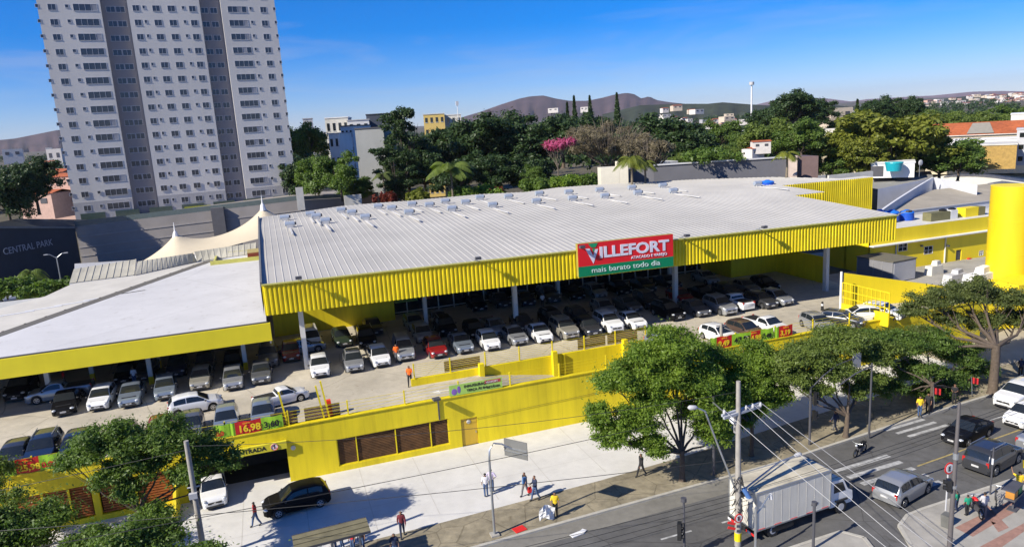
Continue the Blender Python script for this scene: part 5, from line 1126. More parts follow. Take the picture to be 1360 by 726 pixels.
# double-headed street lamp on the back street
p = far(80, 368, 116); t = thing('street_lamp', 'double-armed street lamp on the back street by the dark perimeter wall', 'street lamp', (p.x, p.y, 2.5))
z = far(80, 340, 116).z-2.5
b = MB(); b.tube([(0, 0, 0), (0, 0, z)], [.1, .07], 8); b.tube([(0, 0, z-.2), (-.7, 0, z+.35), (-1.1, 0, z+.4)], .05, 6); b.tube([(0, 0, z-.2), (.7, 0, z+.35), (1.1, 0, z+.4)], .05, 6); b.build('post', STEEL, t)
for s in (-1, 1): b = MB(); b.box((s*1.2, 0, z+.4), (.5, .2, .1)); b.build('lamp_head', LGREY, t)
b = MB(); b.poly([(-80, 100, 2.0), (-30, 108, 2.0), (-20, 124, 2.3), (-80, 122, 2.3)]); struct(b, 'back_street', ASPH)
# ------------------------------------------------------------------ buildings behind
def block(name, label, cat, pxl, pxr, pyt, D, depth, zb, m, roofm=None, wins=None, rot=0., winm=None, th=None, pyr=None):
    A, B = far(pxl, pyt, D), far(pxr, pyt if pyr is None else pyr, D); A.z = B.z = (A.z+B.z)/2; ax = B-A; w = math.hypot(ax.x, ax.y); rz = math.atan2(ax.y, ax.x)+rot
    t = thing(name, label, cat, (A.x, A.y, zb), rz); h = A.z-zb
    b = MB(); b.prism([(0, 0), (w, 0), (w, depth), (0, depth)], 0, h); b.build('wall', m, t)
    b = MB(); b.box((w/2, depth/2, h+.12), (w+.3, depth+.3, .26)); b.build('roof', roofm or LGREY, t)
    if wins:
        nx, nz = wins; ww = w/nx*.45; hh = h/nz*.4
        for i in range(nx):
            for j in range(nz):
                b = MB(); b.mi = 0; b.box((w*(i+.5)/nx, -.03, h*(j+.55)/nz), (ww, .08, hh)); b.mi = 1; b.box((w*(i+.5)/nx, -.05, h*(j+.55)/nz-hh/2-.06), (ww+.2, .14, .1)); b.build('window', [winm or GLASS, WHITE], t)
    return t, w, h
block('apartment_block', 'grey windowless apartment block behind the tower trees', 'building', 471, 510, 171, 154, 11, 2, mat('block_grey', (.27, .275, .27), .8, .08, .3), mat('dark_roof', (.06, .06, .07), .7), None, -.25)
t, w, h = block('apartment_block', 'white narrow-sided block left of the grey windowless one', 'building', 452, 470, 168, 190, 10, 2, WHITE, DGREY, (3, 6), -.5)
block('apartment_block', 'cream terraced block farthest left beside the tower', 'building', 431, 462, 157, 210, 12, 3, OFFW, WHITE, (4, 5), -.1)
block('apartment_block', 'low white block behind the leftmost background tree', 'building', 436, 451, 178, 178, 8, 3, WHITE, LGREY, (2, 5), -.4)
block('apartment_block', 'dark slate building top rising beside the tall skyline tree', 'building', 486, 520, 152, 215, 14, 2, mat('slate_wall', (.06, .07, .095), .7, .1), mat('slate_roof', (.05, .055, .07), .7), None)
block('apartment_block', 'pale upper storey with a dark window left of the slate building', 'building', 461, 490, 160, 205, 10, 3, WHITE, LGREY, (3, 7))
block('apartment_block', 'yellow terrace building on the skyline behind the grove', 'building', 562, 590, 152, 240, 10, 3, mat('sunny_yellow', (.62, .45, .14), .7, .06), OFFW, (4, 7))
block('apartment_block', 'lower yellow and white building on the skyline right of the yellow terrace', 'building', 585, 612, 153, 250, 10, 3, OFFW, WHITE, (4, 7))
t, w, h = block('apartment_block', 'thin grey-white block between tower and background trees', 'building', 402, 415, 158, 260, 8, 3, LGREY, LGREY, (2, 7))
p = far(608, 150, 240); b = MB(); b.tube([(p.x, p.y, p.z-3), (p.x, p.y, p.z+3.6)], .12, 6); b.box((p.x, p.y, p.z+3.0), (.9, .3, 1.4)); tag(b.build('antenna', WHITE), 'white antenna mast on the skyline right of the yellow terrace', 'antenna')
b = MB(); A, B = far(478, 242, 160), far(512, 240, 160); b.beam(A-Vector((0, 0, 2)), B-Vector((0, 0, 2)), .4, 4); tag(b.build('garden_wall', mat('old_wall', (.16, .15, .15), .9, .2)), 'old grey wall at the foot of the grey windowless block', 'wall')
for px, py, w_, lb in ((397, 248, 1.3, 'small cream wall stub at the foot of the tower'), (468, 258, 3.2, 'tilted cream panel behind the roof edge')):
    p = far(px, py, 138); b = MB(); b.box((p.x, p.y, p.z-2.2), (w_, .3, 4.2)); tag(b.build('wall_stub', OFFW), lb, 'wall')
p = far(519, 266, 132); b = MB(); b.box((p.x+2, p.y, p.z-2), (8, .3, 2.8)); tag(b.build('white_parapet', WHITE), 'white parapet behind the roof vents below the dark grove', 'wall')
p = far(675, 258, 150); b = MB(); b.box((p.x-14, p.y+3, 3.6), (36, 9, .2), YAW*-.3); struct(b, 'orange_court', mat('orange_earth', (.42, .17, .04), .9, .2))
# cream wall block with the coconut palms and the long dark wall
D = 118
t = thing('cream_wall', 'stepped cream wall block left of the coconut palm', 'wall', far(798, 250, D)-Vector((0, 0, 8)))
for x0, x1, yt in ((798, 822, 223), (822, 834, 215)):
    a_, c_ = far(x0, yt, D), far(x1, yt, D); b = MB(); b.prism([(a_.x, a_.y), (c_.x, c_.y), (c_.x+.6, c_.y+2.5), (a_.x+.6, a_.y+2.5)], 3, a_.z); b.build('wall_panel', mat('cream_paint', (.62, .58, .48), .7, .05), t, world=True)
t = thing('long_wall', 'long dark grey wall running behind the right half of the market roof', 'wall', far(835, 250, D)-Vector((0, 0, 8)))
P_ = [far(834, 223, 122), far(868, 220, 121), far(1046, 209, 124)]
Zq = [p.z for p in P_]
b = MB()
for a_, c_ in zip(P_, P_[1:]): b.poly([(a_.x, a_.y, 3), (c_.x, c_.y, 3), c_, a_]); b.poly([a_, c_, c_+Vector((.2, .5, 0)), a_+Vector((.2, .5, 0))])
b.build('wall_panel', mat('long_grey', (.115, .115, .13), .75, .08, .4), t, world=True)
b = MB(); b.beam(P_[1]+Vector((0, 0, .08)), P_[2]+Vector((0, 0, .08)), .5, .22); b.build('coping', LGREY, t, world=True)
b = MB()
for x0, x1, yt, zz in ((1049, 1059, 208, 123),): a_, c_ = far(x0, yt, zz), far(x1, yt, zz); b.prism([(a_.x, a_.y), (c_.x, c_.y), (c_.x+.5, c_.y+1), (a_.x+.5, a_.y+1)], 3, a_.z+.1)
b.build('pier', mat('pier_pink', (.52, .42, .36), .7), t, world=True)
b = MB()
for x0, x1, yt, zz in ((1037, 1049, 210, 124), (1059, 1087, 208, 124)): a_, c_ = far(x0, yt, zz), far(x1, yt, zz); b.prism([(a_.x, a_.y), (c_.x, c_.y), (c_.x+.8, c_.y+4), (a_.x+.8, a_.y+4)], 3, a_.z)
b.build('brown_panel', mat('brown_panel', (.13, .085, .08), .7, .1), t, world=True)
b = MB(); A, B = far(860, 214, 150), far(880, 211, 150); b.box(((A.x+B.x)/2, A.y+2, A.z-.6), (11, 5, .4)); b.box(((A.x+B.x)/2, A.y+2, A.z-3), (9, 4, 4.4)); tag(b.build('kiosk', OFFW), 'small flat-roofed hut behind the long dark wall', 'hut')
# blue water tanks
tank0 = None
def watertank(label, p, r_=.75, h_=1.1, m=None):
    global tank0
    if tank0 is None:
        t = tank0 = thing('water_tank', label, 'water tank', p, 0, 'blue roof water tanks')
        b = MB(); b.tube([(0, 0, 0), (0, 0, .1), (0, 0, .80)], [.72, .8, .74], 20); b.build('tank_body', mat('tank_blue', (.01, .07, .42), .35, .05), t, smooth=40)
        b = MB(); b.tube([(0, 0, .80), (0, 0, .95), (0, 0, 1.02), (0, 0, 1.12)], [.78, .66, .35, .22], 20); b.build('lid', mat('lid_blue', (.02, .15, .60), .35, .05), t, smooth=40)
    else: t = dup(tank0, p, 0, label)
    t.scale = (r_/.8, r_/.8, h_/1.1); return t
watertank('light blue water tank low behind the right end of the market roof', far(1019, 241, 108)-Vector((0, 0, .9)), 1.0, 1.1)
# tiled houses
def tiled(label, pxl, pxr, pyr, D, depth, rise, z0, rot=0.):
    A, B = far(pxl, pyr, D), far(pxr, pyr, D); ax = B-A; w = math.hypot(ax.x, ax.y); rz = math.atan2(ax.y, ax.x)+rot; t = thing('tiled_house', label, 'house', (A.x, A.y, z0), rz); h = A.z-z0-rise
    b = MB(); b.prism([(0, 0), (w, 0), (w, depth), (0, depth)], 0, h); b.build('wall', mat('house_wall', (.48, .42, .30), .8, .08), t)
    b = MB(); o_ = .5; z_ = h-.05
    b.poly([(-o_, -o_, z_), (w+o_, -o_, z_), (w-1, depth/2, z_+rise), (1, depth/2, z_+rise)]); b.poly([(w+o_, -o_, z_), (w+o_, depth+o_, z_), (w-1, depth/2, z_+rise)]); b.poly([(-o_, -o_, z_), (1, depth/2, z_+rise), (-o_, depth+o_, z_)]); b.poly([(w+o_, depth+o_, z_), (-o_, depth+o_, z_), (1, depth/2, z_+rise), (w-1, depth/2, z_+rise)]); b.build('roof', TILE, t)
    b = MB(); b.box((w/2, -o_, z_-.05), (w+1, .1, .2)); b.build('eaves', OFFW, t)
    for i in range(max(2, int(w/3.5))): b = MB(); b.box((w*(i+.5)/max(2, int(w/3.5)), -.03, h*.62), (1.3, .1, 1.2)); b.build('window', GLASS, t)
    return t, w, h
t, w, h = tiled('tiled house with a cream gable left of the big sunlit tree', 1092, 1140, 178, 205, 12, 2.2, 4)
b = MB(); b.box((1.4, 3, h+1.6), (4.2, 2.2, 3.6)); b.build('chimney_block', OFFW, t)
t, w, h = tiled('long orange tiled building stretching to the right edge', 1232, 1400, 166, 235, 15, 3.2, 4, .04)
b = MB(); b.poly([(w*.33, -.2, h+.32), (w*.55, -.2, h+.32), (w*.52, 6.6, h+2.95), (w*.38, 6.6, h+2.95)]); b.build('grey_roof_patch', mat('patch_grey', (.26, .24, .20), .8), t)
block('cream_block', 'plain cream block above the long tiled roof at the right edge', 'building', 1343, 1400, 151, 260, 15, 6, OFFW, WHITE)
t, w, h = block('brick_box', 'windowless ochre brick box beside the round green tree', 'building', 1296, 1351, 193, 200, 12, 8, mat('ochre_brick', (.42, .27, .075), .85, .25, 2, bump=.6), OFFW)
b = MB(); 
for i in range(26): b.box((w/2, -.01, h*i/26), (w, .02, .03))
b.build('mortar_courses', mat('mortar', (.30, .20, .08), .9), t)
block('white_annex', 'white flat annex along the foot of the long tiled building', 'building', 1240, 1353, 186, 222, 6, 8, WHITE, WHITE)
block('grey_house', 'grey house corner at the right edge below the tiled roof', 'building', 1351, 1380, 172, 210, 8, 8, LGREY, LGREY, (2, 3))
# ------------------------------------------------------------------ service yard on the right
A, B = onv(1178, 305, 79), onv(1322, 309, 79)
t = thing('yard_building', 'yellow single-storey yard building with white casement windows', 'building', (A.x, 79, .25)); w = B.x-A.x+6; h = A.z-.25
def on(px, py, y=79): p = onv(px, py, y); return p.x-A.x, p.z-.25
YW = mat('yard_yellow', (.82, .63, .01), .55, .05, .6, streak=1, var2=(.2, .1))
wb = [(1199, 328, 1.65, 1.15), (1233, 332, 1.65, 1.15), (1303, 336, .8, .75)]
hol = []
for px, py, ww, hh in wb: x, z = on(px, py); hol.append((x-ww/2, x+ww/2, z-hh/2, z+hh/2))
x, z = on(1273, 342); hol.append((x-.55, x+.55, 0.02, z+1.2))
b = MB(); b.wall(-3, w, 0, h, 0, .25, hol); b.box((w/2-1.5, 5.15, h/2), (w+2.9, 9.7, h-.05)) if 0 else b.box((w/2-1.5, 4.6, h/2), (w+3, .2, h)); b.poly([(-3, 0, 0), (-3, 8, 0), (-3, 8, h), (-3, 0, h)]); b.build('wall', YW, t)
b = MB(); b.poly([(-3, 0, h+.01), (w, 0, h+.01), (w, 8, h+.01), (-3, 8, h+.01)]); b.build('roof', OFFW, t)
for (x0, x1, z0, z1) in hol[:3]:
    b = MB(); b.poly([(x0, .15, z0), (x1, .15, z0), (x1, .15, z1), (x0, .15, z1)]); wn_ = b.build('window', GLASS, t)
    b = MB(); k_ = 2
    for i in range(k_+1): b.box((x0+(x1-x0)*i/k_, .02, (z0+z1)/2), (.06 if i % 2 else .08, .08, z1-z0))
    for z_ in (z0, (z0+z1)/2, z1): b.box(((x0+x1)/2, .01, z_), (x1-x0+.06, .06, .05))
    b.build('frame', WHITE, wn_)
x0, x1, z0, z1 = hol[3]; b = MB(); b.box(((x0+x1)/2, .15, (z0+z1)/2), (x1-x0, .06, z1-z0)); b.build('door', DGREY, t)
zc = on(1250, 328)[1]
b = MB(); zc = on(1178, 325)[1]+.1; b.box((w/2-1.5, -.35, zc), (w+3.2, .8, .16)); b.build('canopy_ledge', WHITE, t)
for px in (1189, 1254, 1317): x, _ = on(px, 340); b = MB(); b.tube([(x, -.08, 0), (x, -.08, zc)], .11, 8); b.build('downpipe', OFFW, t)
for px in (1222, 1257):
    x, z = on(px, 326); b = MB(); b.box((x, -.3, z), (.3, .3, .25)); b.build('wall_lamp', DGREY, t)
x, z = on(1286, 345); b = MB(); b.box((x, -.15, z), (.6, .3, .6)); b.build('red_box', RED, t)
# parapet wall and plant on the roof of the yard building
def slab(name, label, cat, x0, x1, yt, y, zb, m, depth=.3):
    a_, c_ = onv(x0, yt, y), onv(x1, yt+(x1-x0)*0, y); b = MB(); b.prism([(a_.x, y), (c_.x, y), (c_.x, y+depth), (a_.x, y+depth)], zb, a_.z); return tag(b.build(name, m), label, cat)
slab('roof_parapet', 'long white parapet on the yard building behind the blue tanks', 'wall', 1160, 1322, 296, 90, 5, WHITE)
zr0 = .25+h; s_par = MB(); qa, qb = at(1180, 304, zr0+.9), at(1322, 305, zr0+.9)
s_par.box(((qa.x+qb.x)/2, 85.5, zr0+.45), (qb.x-qa.x+4, .25, .9)); tag(s_par.build('roof_upstand', WHITE), 'low white upstand along the back of the yard building roof', 'wall')
for x0, x1, m, lb, hh in ((1236, 1261, mat('dark_box', (.16, .15, .07), .7), 'olive louvred plant box on the yard roof', 1.25), (1262, 1271, WHITE, 'white plant box beside the olive louvred one', 1.3), (1281, 1298, YW, 'yellow plant box on the yard roof', 1.35), (1299, 1307, mat('dark_box2', (.18, .16, .06), .7), 'olive end panel beside the yellow plant box', 1.3)):
    qa, qb = onv(x0, 308, 80.4), onv(x1, 308, 80.4); b = MB(); b.box(((qa.x+qb.x)/2, 81.2, zr0+.02+hh/2), (qb.x-qa.x, 1.5, hh)); tag(b.build('plant_box', m), lb, 'plant box')
for px, lb in ((1245, 'left black turbine cap on the yard roof'), (1257, 'right black turbine cap on the yard roof')):
    p = onv(px, 296, 82); b = MB(); b.tube([(p.x, 81.2, zr0+1.25), (p.x, 81.2, zr0+1.5), (p.x, 81.2, zr0+1.65)], [.5, .55, .2], 12); tag(b.build('turbine_cap', BLACK), lb, 'roof vent')
for px, lb in ((1168, 'blue water tank half hidden by the market roof corner'), (1184, 'blue water tank in the middle of the three'), (1204, 'rightmost of the three blue water tanks')):
    p = onv(px, 293, 84); p.z -= .0; watertank(lb, p, 1.08, 1.7)
# warehouse roofs beyond
WH = mat('warehouse_roof', (.36, .32, .255), .8, .1, .5, var2=(.15, .15)); WW = mat('warehouse_wall', (.55, .56, .60), .8, .06, .5)
Yw = 97
A, B = onv(1165, 287, Yw), onv(1324, 284, Yw); C1, C2 = onv(1240, 252, Yw+30), onv(1330, 250, Yw+30)
t = thing('warehouse', 'beige-roofed warehouse with a white front wall behind the blue tanks', 'warehouse', (A.x, Yw, 3))
b = MB(); zt_ = onv(1200, 281, Yw).z; A.z = B.z = zt_; b.poly([(A.x, Yw, 3), (B.x+8, Yw, 3), (B.x+8, Yw, zt_), (A.x, Yw, zt_)]); b.build('wall', WHITE, t, world=True)
Rz = at(1240, 252, zt_+1.2); R2 = at(1322, 250, zt_+1.2)
b = MB(); b.poly([(A.x, Yw, zt_), (B.x+8, Yw, zt_), (R2.x+8, Rz.y, zt_+1.2), (Rz.x, Rz.y, zt_+1.2)]); b.build('roof', WH, t, world=True)
b = MB(); b.beam((A.x, Yw, zt_+.05), (B.x+8, Yw, zt_+.05), .3, .15); b.build('gutter', LGREY, t, world=True)
# long side wall with curved top (white in shade)
Q0 = onv(1160, 277, 92); Q1 = at(1240, 238, zt_+2.6); Q2 = at(1298, 250, zt_+1.8)
t = thing('warehouse_parapet', 'white upstand wall rising between the two warehouse roofs', 'wall', (Q0.x, Q0.y, 3)); b = MB(); K_ = 12
for i in range(K_):
    f0, f1 = i/K_, (i+1)/K_; a_, c_ = Q0.lerp(Q1, f0), Q0.lerp(Q1, f1); za, zc_ = zt_+2.7*f0**.6+.3, zt_+2.7*f1**.6+.3
    b.poly([(a_.x, a_.y, 3), (c_.x, c_.y, 3), (c_.x, c_.y, zc_), (a_.x, a_.y, za)]); b.poly([(a_.x, a_.y, za), (c_.x, c_.y, zc_), (c_.x, c_.y+.5, zc_), (a_.x, a_.y+.5, za)])
b.poly([(Q1.x, Q1.y, 3), (Q2.x, Q2.y, 3), (Q2.x, Q2.y, zt_+2.4), (Q1.x, Q1.y, zt_+3)]); b.build('wall_panel', WW, t, world=True)
t = thing('grey_shed_roof', 'dull grey sheet roof behind the stepped yellow cladding', 'roof', (90, 110, 0)); z_ = zt_+2.9
b = MB(); PP = [at(1166, 251, z_-.9), at(1240, 236, z_), at(1236, 227, z_), at(1120, 236, z_-.3), at(1100, 240, z_-.6)]; b.poly(PP); b.build('sheet', mat('dull_sheet', (.24, .235, .22), .8, .12, .5), t, world=True)
b = MB(); b.poly([(PP[0].x, PP[0].y, 3), (PP[1].x, PP[1].y, 3), PP[1], PP[0]]); b.build('wall', WW, t, world=True)
t = thing('white_vault', 'broad white curved roof beyond the warehouses', 'roof', (120, 110, 0)); b = MB(); z_ = zt_+1.2
N_ = 16; row0 = []; 
for i in range(N_+1):
    px = 1236+(1420-1236)*i/N_; top = 236-17*math.sin(min(1, i/8)*math.pi/2); b.vs([onv(px, 285, 124), onv(px, 256-.3*i, 126), onv(px, (top+254)/2, 138), onv(px, top, 156)])
for i in range(N_):
    for j in range(3): b.face([i*4+j, (i+1)*4+j, (i+1)*4+j+1, i*4+j+1])
b.build('roof_sheet', mat('white_sheet', (.74, .72, .64), .7, .05, .3), t, world=True)
t, w, h = block('white_rooftop', 'white rooftop tank room with a turquoise tub', 'building', 1157, 1215, 217, 174, 7, far(1186, 236, 174).z, WHITE, WHITE)
b = MB(); b.box((1.2, -.03, h-1.6), (2.4, .1, 2.2)); b.build('opening', DGREY, t)
p = far(1187, 227, 172); t = thing('turquoise_tub', 'turquoise water tub on the white rooftop', 'water tank', p); b = MB(); b.tube([(0, 0, 0), (0, 0, 1.7)], [1.4, 1.75], 20); b.build('tub_body', mat('turquoise', (.01, .34, .42), .4), t, smooth=40); b = MB(); b.tube([(0, 0, 1.7), (0, 0, 1.85)], [1.8, 1.75], 20); b.build('lid', mat('turquoise_lid', (.02, .42, .48), .4), t)
p = far(1221, 228, 168); t = thing('satellite_dish', 'satellite dish on a thin mast beside the white rooftop', 'satellite dish', p-Vector((0, 0, 1))); b = MB(); b.tube([(0, 0, 0), (0, 0, 2.4)], .06, 6); b.build('mast', STEEL, t)
b = MB(); b.ell((0, -.2, 2.8), (.6, .15, .6), 14, 8); b.build('dish', LGREY, t, smooth=60)
for px, w_, yt, lb in ((1100, 10, 233, 'low white parapet behind the stepped cladding'), (1060, 6, 236, 'grey plant box behind the right end of the roof')):
    p = far(px, yt, 140); b = MB(); b.box((p.x+w_/2, p.y, p.z-1), (w_, .4, 2)); tag(b.build('low_parapet', OFFW), lb, 'wall')
# big yellow cylinder tank
p = onv(1337, 360, 66); pt_ = onv(1337, 247, 66); r_ = (onv(1359, 300, 66).x-onv(1314, 300, 66).x)/2*.80
t = thing('storage_tank', 'tall yellow cylindrical water tower at the right edge', 'tank', (p.x, 66, 0)); b = MB(); b.tube([(0, 0, 0), (0, 0, pt_.z)], r_, 40); b.build('shell', mat('tank_yellow', (.80, .58, .01), .45, .05, .4, streak=1, var2=(.2, .1)), t, smooth=50)
b = MB()
for z_ in (pt_.z*.33, pt_.z*.66, pt_.z-.05): b.tube([(0, 0, z_-.06), (0, 0, z_+.06)], r_+.03, 40)
b.build('weld_band', YW, t, smooth=50)
b = MB()
for s in (-.25, .25): b.tube([(r_*.97, -r_*.3+s, 0), (r_*.97, -r_*.3+s, pt_.z+.8)], .04, 6)
for k_ in range(30): b.beam((r_*.97, -r_*.3-.25, .5+k_*.5), (r_*.97, -r_*.3+.25, .5+k_*.5), .03, .03)
b.build('ladder', YW, t)
p = onv(1368, 405, 60); b = MB(); b.prism([(p.x-2.2, 60), (p.x+8, 60), (p.x+8, 64), (p.x-2.2, 64)], 0, onv(1360, 378, 60).z)
b.build('pump_house', YW); tag(bpy.data.objects['pump_house'], 'yellow pump house at the foot of the yellow tank', 'building')
# container and yellow yard wall
A, B = onv(1139, 343, 70), onv(1186, 352, 68)
p0 = at(1185, 376, .3); rzc = rad(-14)
t = thing('grey_container', 'long grey cargo container in the shade beside the yard building', 'container', (p0.x, p0.y, .25), rad(-84)); Lc_, Wc_, Hc_ = 5.7, 4.6, 2.9
b = MB(); b.box((-Lc_/2, Wc_/2, Hc_/2), (Lc_, Wc_, Hc_)); b.build('box', mat('container_grey', (.20, .20, .22), .6, .08, .8), t)
b = MB(); b.box((-Lc_/2, Wc_/2, Hc_+.06), (Lc_+.2, Wc_+.2, .12)); b.build('roof_panel', mat('container_roof', (.13, .12, .09), .8, .1), t)
b = MB()
for x in (-.1, -1.6, -3.0, -Lc_+.1): b.box((x, -.03, Hc_/2), (.08, .06, Hc_))
b.build('door_frame', GREY, t)
b = MB(); b.box((.04, Wc_/2, Hc_/2), (.06, Wc_-.3, Hc_-.3)); b.build('end_panel', LGREY, t)
W0, W1 = at(1120, 408, DZ), Vector((78, 50.5, 0)); zt0 = onv(1119, 363, W0.y).z
t = thing('yard_wall', 'yellow yard wall running from the market towards the right-hand trees', 'wall', (W0.x, W0.y, 0)); b = MB()
dv = (W1-W0); dv.z = 0
nn_ = Vector((-dv.y, dv.x, 0)); d1 = ray(1245, 379); s1 = (W0-EYE).dot(nn_)/d1.dot(nn_); P1_ = EYE+d1*s1; fr_ = (P1_-W0).dot(dv)/dv.length_squared; zt1 = zt0+(P1_.z-zt0)/fr_
b.prism([(W0.x, W0.y), (W1.x, W1.y), (W1.x+.2, W1.y+.25), (W0.x+.2, W0.y+.25)], 0, zt0)
for v_ in b.v:
    if v_.z > 1: v_.z = zt0+(zt1-zt0)*((v_-W0).dot(dv)/dv.length_squared)
b.build('wall_panel', YW, t, world=True)
b = MB(); W0b, W1b = at(1118, 415, DZ), at(1180, 432, DZ)
b.beam(Vector((W0b.x-.5, W0b.y-.5, DZ+.5)), Vector((W1b.x, W1b.y, DZ+.5)), .2, 1.3); b.build('low_wall', YW, t, world=True)
b = MB()
for k_ in range(12):
    f = k_/11; q = W0b.lerp(W1b, f); b.beam((q.x, q.y, DZ), (q.x, q.y, DZ+3.1), .06, .06)
for z_ in (1.6, 2.3, 3.1): b.beam(W0b+Vector((0, 0, z_)), W1b+Vector((0, 0, z_)), .06, .06)
b.build('gate_bars', Y1, t, world=True)
p = at(1116, 413, DZ); b = MB(); b.tube([(p.x, p.y, DZ), (p.x, p.y, onv(1116, 361, p.y).z)], .12, 10); tag(b.build('white_pipe_post', WHITE), 'slim white post in front of the yellow yard gate', 'post')
p = at(1092, 412, DZ); t = thing('traffic_cone', 'small black and white post on the open deck near the yard gate', 'bollard', p); b = MB(); b.tube([(0, 0, 0), (0, 0, .9)], [.16, .1], 10); b.build('post', BLACK, t); b = MB(); b.tube([(0, 0, .5), (0, 0, .7)], [.135, .125], 10); b.build('white_band', WHITE, t)
t.name = 'bollard'
# gabion of stored goods in the yard
for px, py, s, m, lb in ((1255, 382, (3.4, 1.8, 1.4), WHITE, 'white sheeted heap of goods in the yard'), (1235, 385, (2.6, 1.2, 1.1), mat('orange_crates', (.5, .16, .03), .7), 'stack of orange crates behind the yard wall'), (1210, 378, (3.0, 1.6, 1.0), mat('green_pallets', (.08, .10, .05), .8), 'dark green pallets beside the container'), (1302, 366, (6.5, 2, 1.9), WHITE, 'white sheeted pile at the foot of the yellow tank'), (1268, 362, (4, 1.6, 1.3), LGREY, 'grey wrapped stack along the yard building wall'), (1240, 352, (3, 1.4, 1.5), OFFW, 'cream stack beside the container end')):
    p = at(px, py+12, .25); s = tuple(q_*.85 for q_ in s); b = MB(); b.box((p.x, p.y, .25+s[2]/2), s, .1, taper=.88); b.box((p.x+.6, p.y+.2, .25+s[2]*1.2), (s[0]*.5, s[1]*.7, s[2]*.5), .3, taper=.8); tag(b.build('goods_stack', m), lb, 'goods')
b = MB(); b.prism([(60, 60), (66, 52), (120, 56), (140, 96), (84, 96), (84, 82), (62, 82)], -.1, .25); struct(b, 'yard_floor', CONC)
# white floodlight mast on the skyline
p = far(998, 156, 420); b = MB(); t = thing('light_mast', 'tall white floodlight mast on the skyline', 'mast', p-Vector((0, 0, 8))); z_ = far(998, 113, 420).z-p.z+8
b.tube([(0, 0, 0), (0, 0, z_)], [.55, .4], 8); b.build('pole', WHITE, t); b = MB(); b.tube([(0, 0, z_), (0, 0, z_+1.6)], [1.3, 1.3], 12); b.build('lamp_ring', LGREY, t)
# ------------------------------------------------------------------ far hills and houses
def hills(name, prof, D, m, thick=1500, zb=-60, grp=None):
    rng = np.random.default_rng(len(name)+int(D)); b = MB(); pts = []
    n = 90; x0, x1 = prof[0][0], prof[-1][0]
    K_ = 14
    for i in range(n+1):
        px = x0+(x1-x0)*i/n; py = lin(px, prof); top = far(px, py, D); hz = top.z-zb
        rid = 1+.10*math.sin(i*1.7)+.07*math.sin(i*.63+1)
        for k_ in range(K_+1):
            f = k_/K_; dd = D - thick*(1-f)*.55*rid; base = far(px, py, dd); z = zb + hz*(f**.85) + (rng.normal()*.006*hz+.03*hz*math.sin(i*.9+k_*.5)*math.sin(i*.37-k_*.7) if 0 < f < 1 else 0)
            b.vs([(base.x, base.y, z)])
    w = K_+1
    for i in range(n):
        for k_ in range(K_): a_ = i*w+k_; b.face([a_, a_+w, a_+w+1, a_+1])
    return struct(b, name, m, smooth=70)
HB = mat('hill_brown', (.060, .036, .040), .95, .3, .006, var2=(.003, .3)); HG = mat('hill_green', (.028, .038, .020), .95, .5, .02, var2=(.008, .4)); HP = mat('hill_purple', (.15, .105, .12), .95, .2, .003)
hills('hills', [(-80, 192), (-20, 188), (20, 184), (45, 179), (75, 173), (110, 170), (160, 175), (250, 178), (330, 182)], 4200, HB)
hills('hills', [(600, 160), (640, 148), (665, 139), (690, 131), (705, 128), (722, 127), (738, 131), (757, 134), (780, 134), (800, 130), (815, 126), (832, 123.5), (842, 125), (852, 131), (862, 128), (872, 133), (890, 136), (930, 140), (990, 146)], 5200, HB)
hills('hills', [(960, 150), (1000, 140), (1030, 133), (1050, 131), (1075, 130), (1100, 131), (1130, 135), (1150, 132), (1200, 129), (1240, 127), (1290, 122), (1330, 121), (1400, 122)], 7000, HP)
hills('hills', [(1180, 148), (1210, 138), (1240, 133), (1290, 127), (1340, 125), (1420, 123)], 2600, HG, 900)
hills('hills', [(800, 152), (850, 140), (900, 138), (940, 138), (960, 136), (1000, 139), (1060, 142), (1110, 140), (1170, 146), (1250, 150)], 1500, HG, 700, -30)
hs_ = []
HW = [mat('far_wall_%s' % n_, c, .8) for n_, c in (('white', (.62, .58, .54)), ('cream', (.55, .46, .36)), ('pink', (.50, .33, .27)), ('grey', (.34, .34, .36)))]
def farhouse(px, py, D, w, h, label, grp, mi, roof=True, i=0):
    key = (mi, roof)
    p = far(px, py, D)
    if key not in FH:
        t = thing('far_house', label, 'house', p, 0, grp); b = MB(); b.mi = 0; b.prism([(-.5, -.5), (.5, -.5), (.5, .5), (-.5, .5)], -1, 1); b.build('wall', [HW[mi]], t)
        if roof: b = MB(); b.poly([(-.55, -.55, 1), (.55, -.55, 1), (.55, 0, 1.25), (-.55, 0, 1.25)]); b.poly([(-.55, 0, 1.25), (.55, 0, 1.25), (.55, .55, 1), (-.55, .55, 1)]); b.build('roof', TILE, t)
        b = MB()
        for q in (-.25, .25): b.box((q, -.5, .45), (.2, .03, .4))
        b.build('window', DGREY, t); FH[key] = t
    else: t = dup(FH[key], p, 0, label)
    t.rotation_euler = (0, 0, rnd.uniform(-.5, .2)); t.scale = (w, w*.8, h); t['group'] = grp; return t
FH = {}
for i in range(150):
    px = 1200+165*rnd.random()**.75; top = lin(px, [(1180, 148), (1210, 138), (1240, 133), (1290, 127), (1340, 125), (1420, 123)]); py = top+1+rnd.random()**1.2*20
    D_ = 2600-900*.55*((py-top)/22)**1.2*1.0-20; farhouse(px, py, D_, rnd.uniform(8, 20), rnd.uniform(2.5, 6), 'tiny pale house among many on the far right hillside', 'houses on the far right hillside', rnd.choice((0, 0, 0, 1, 1, 2, 3)), rnd.random() < .35)
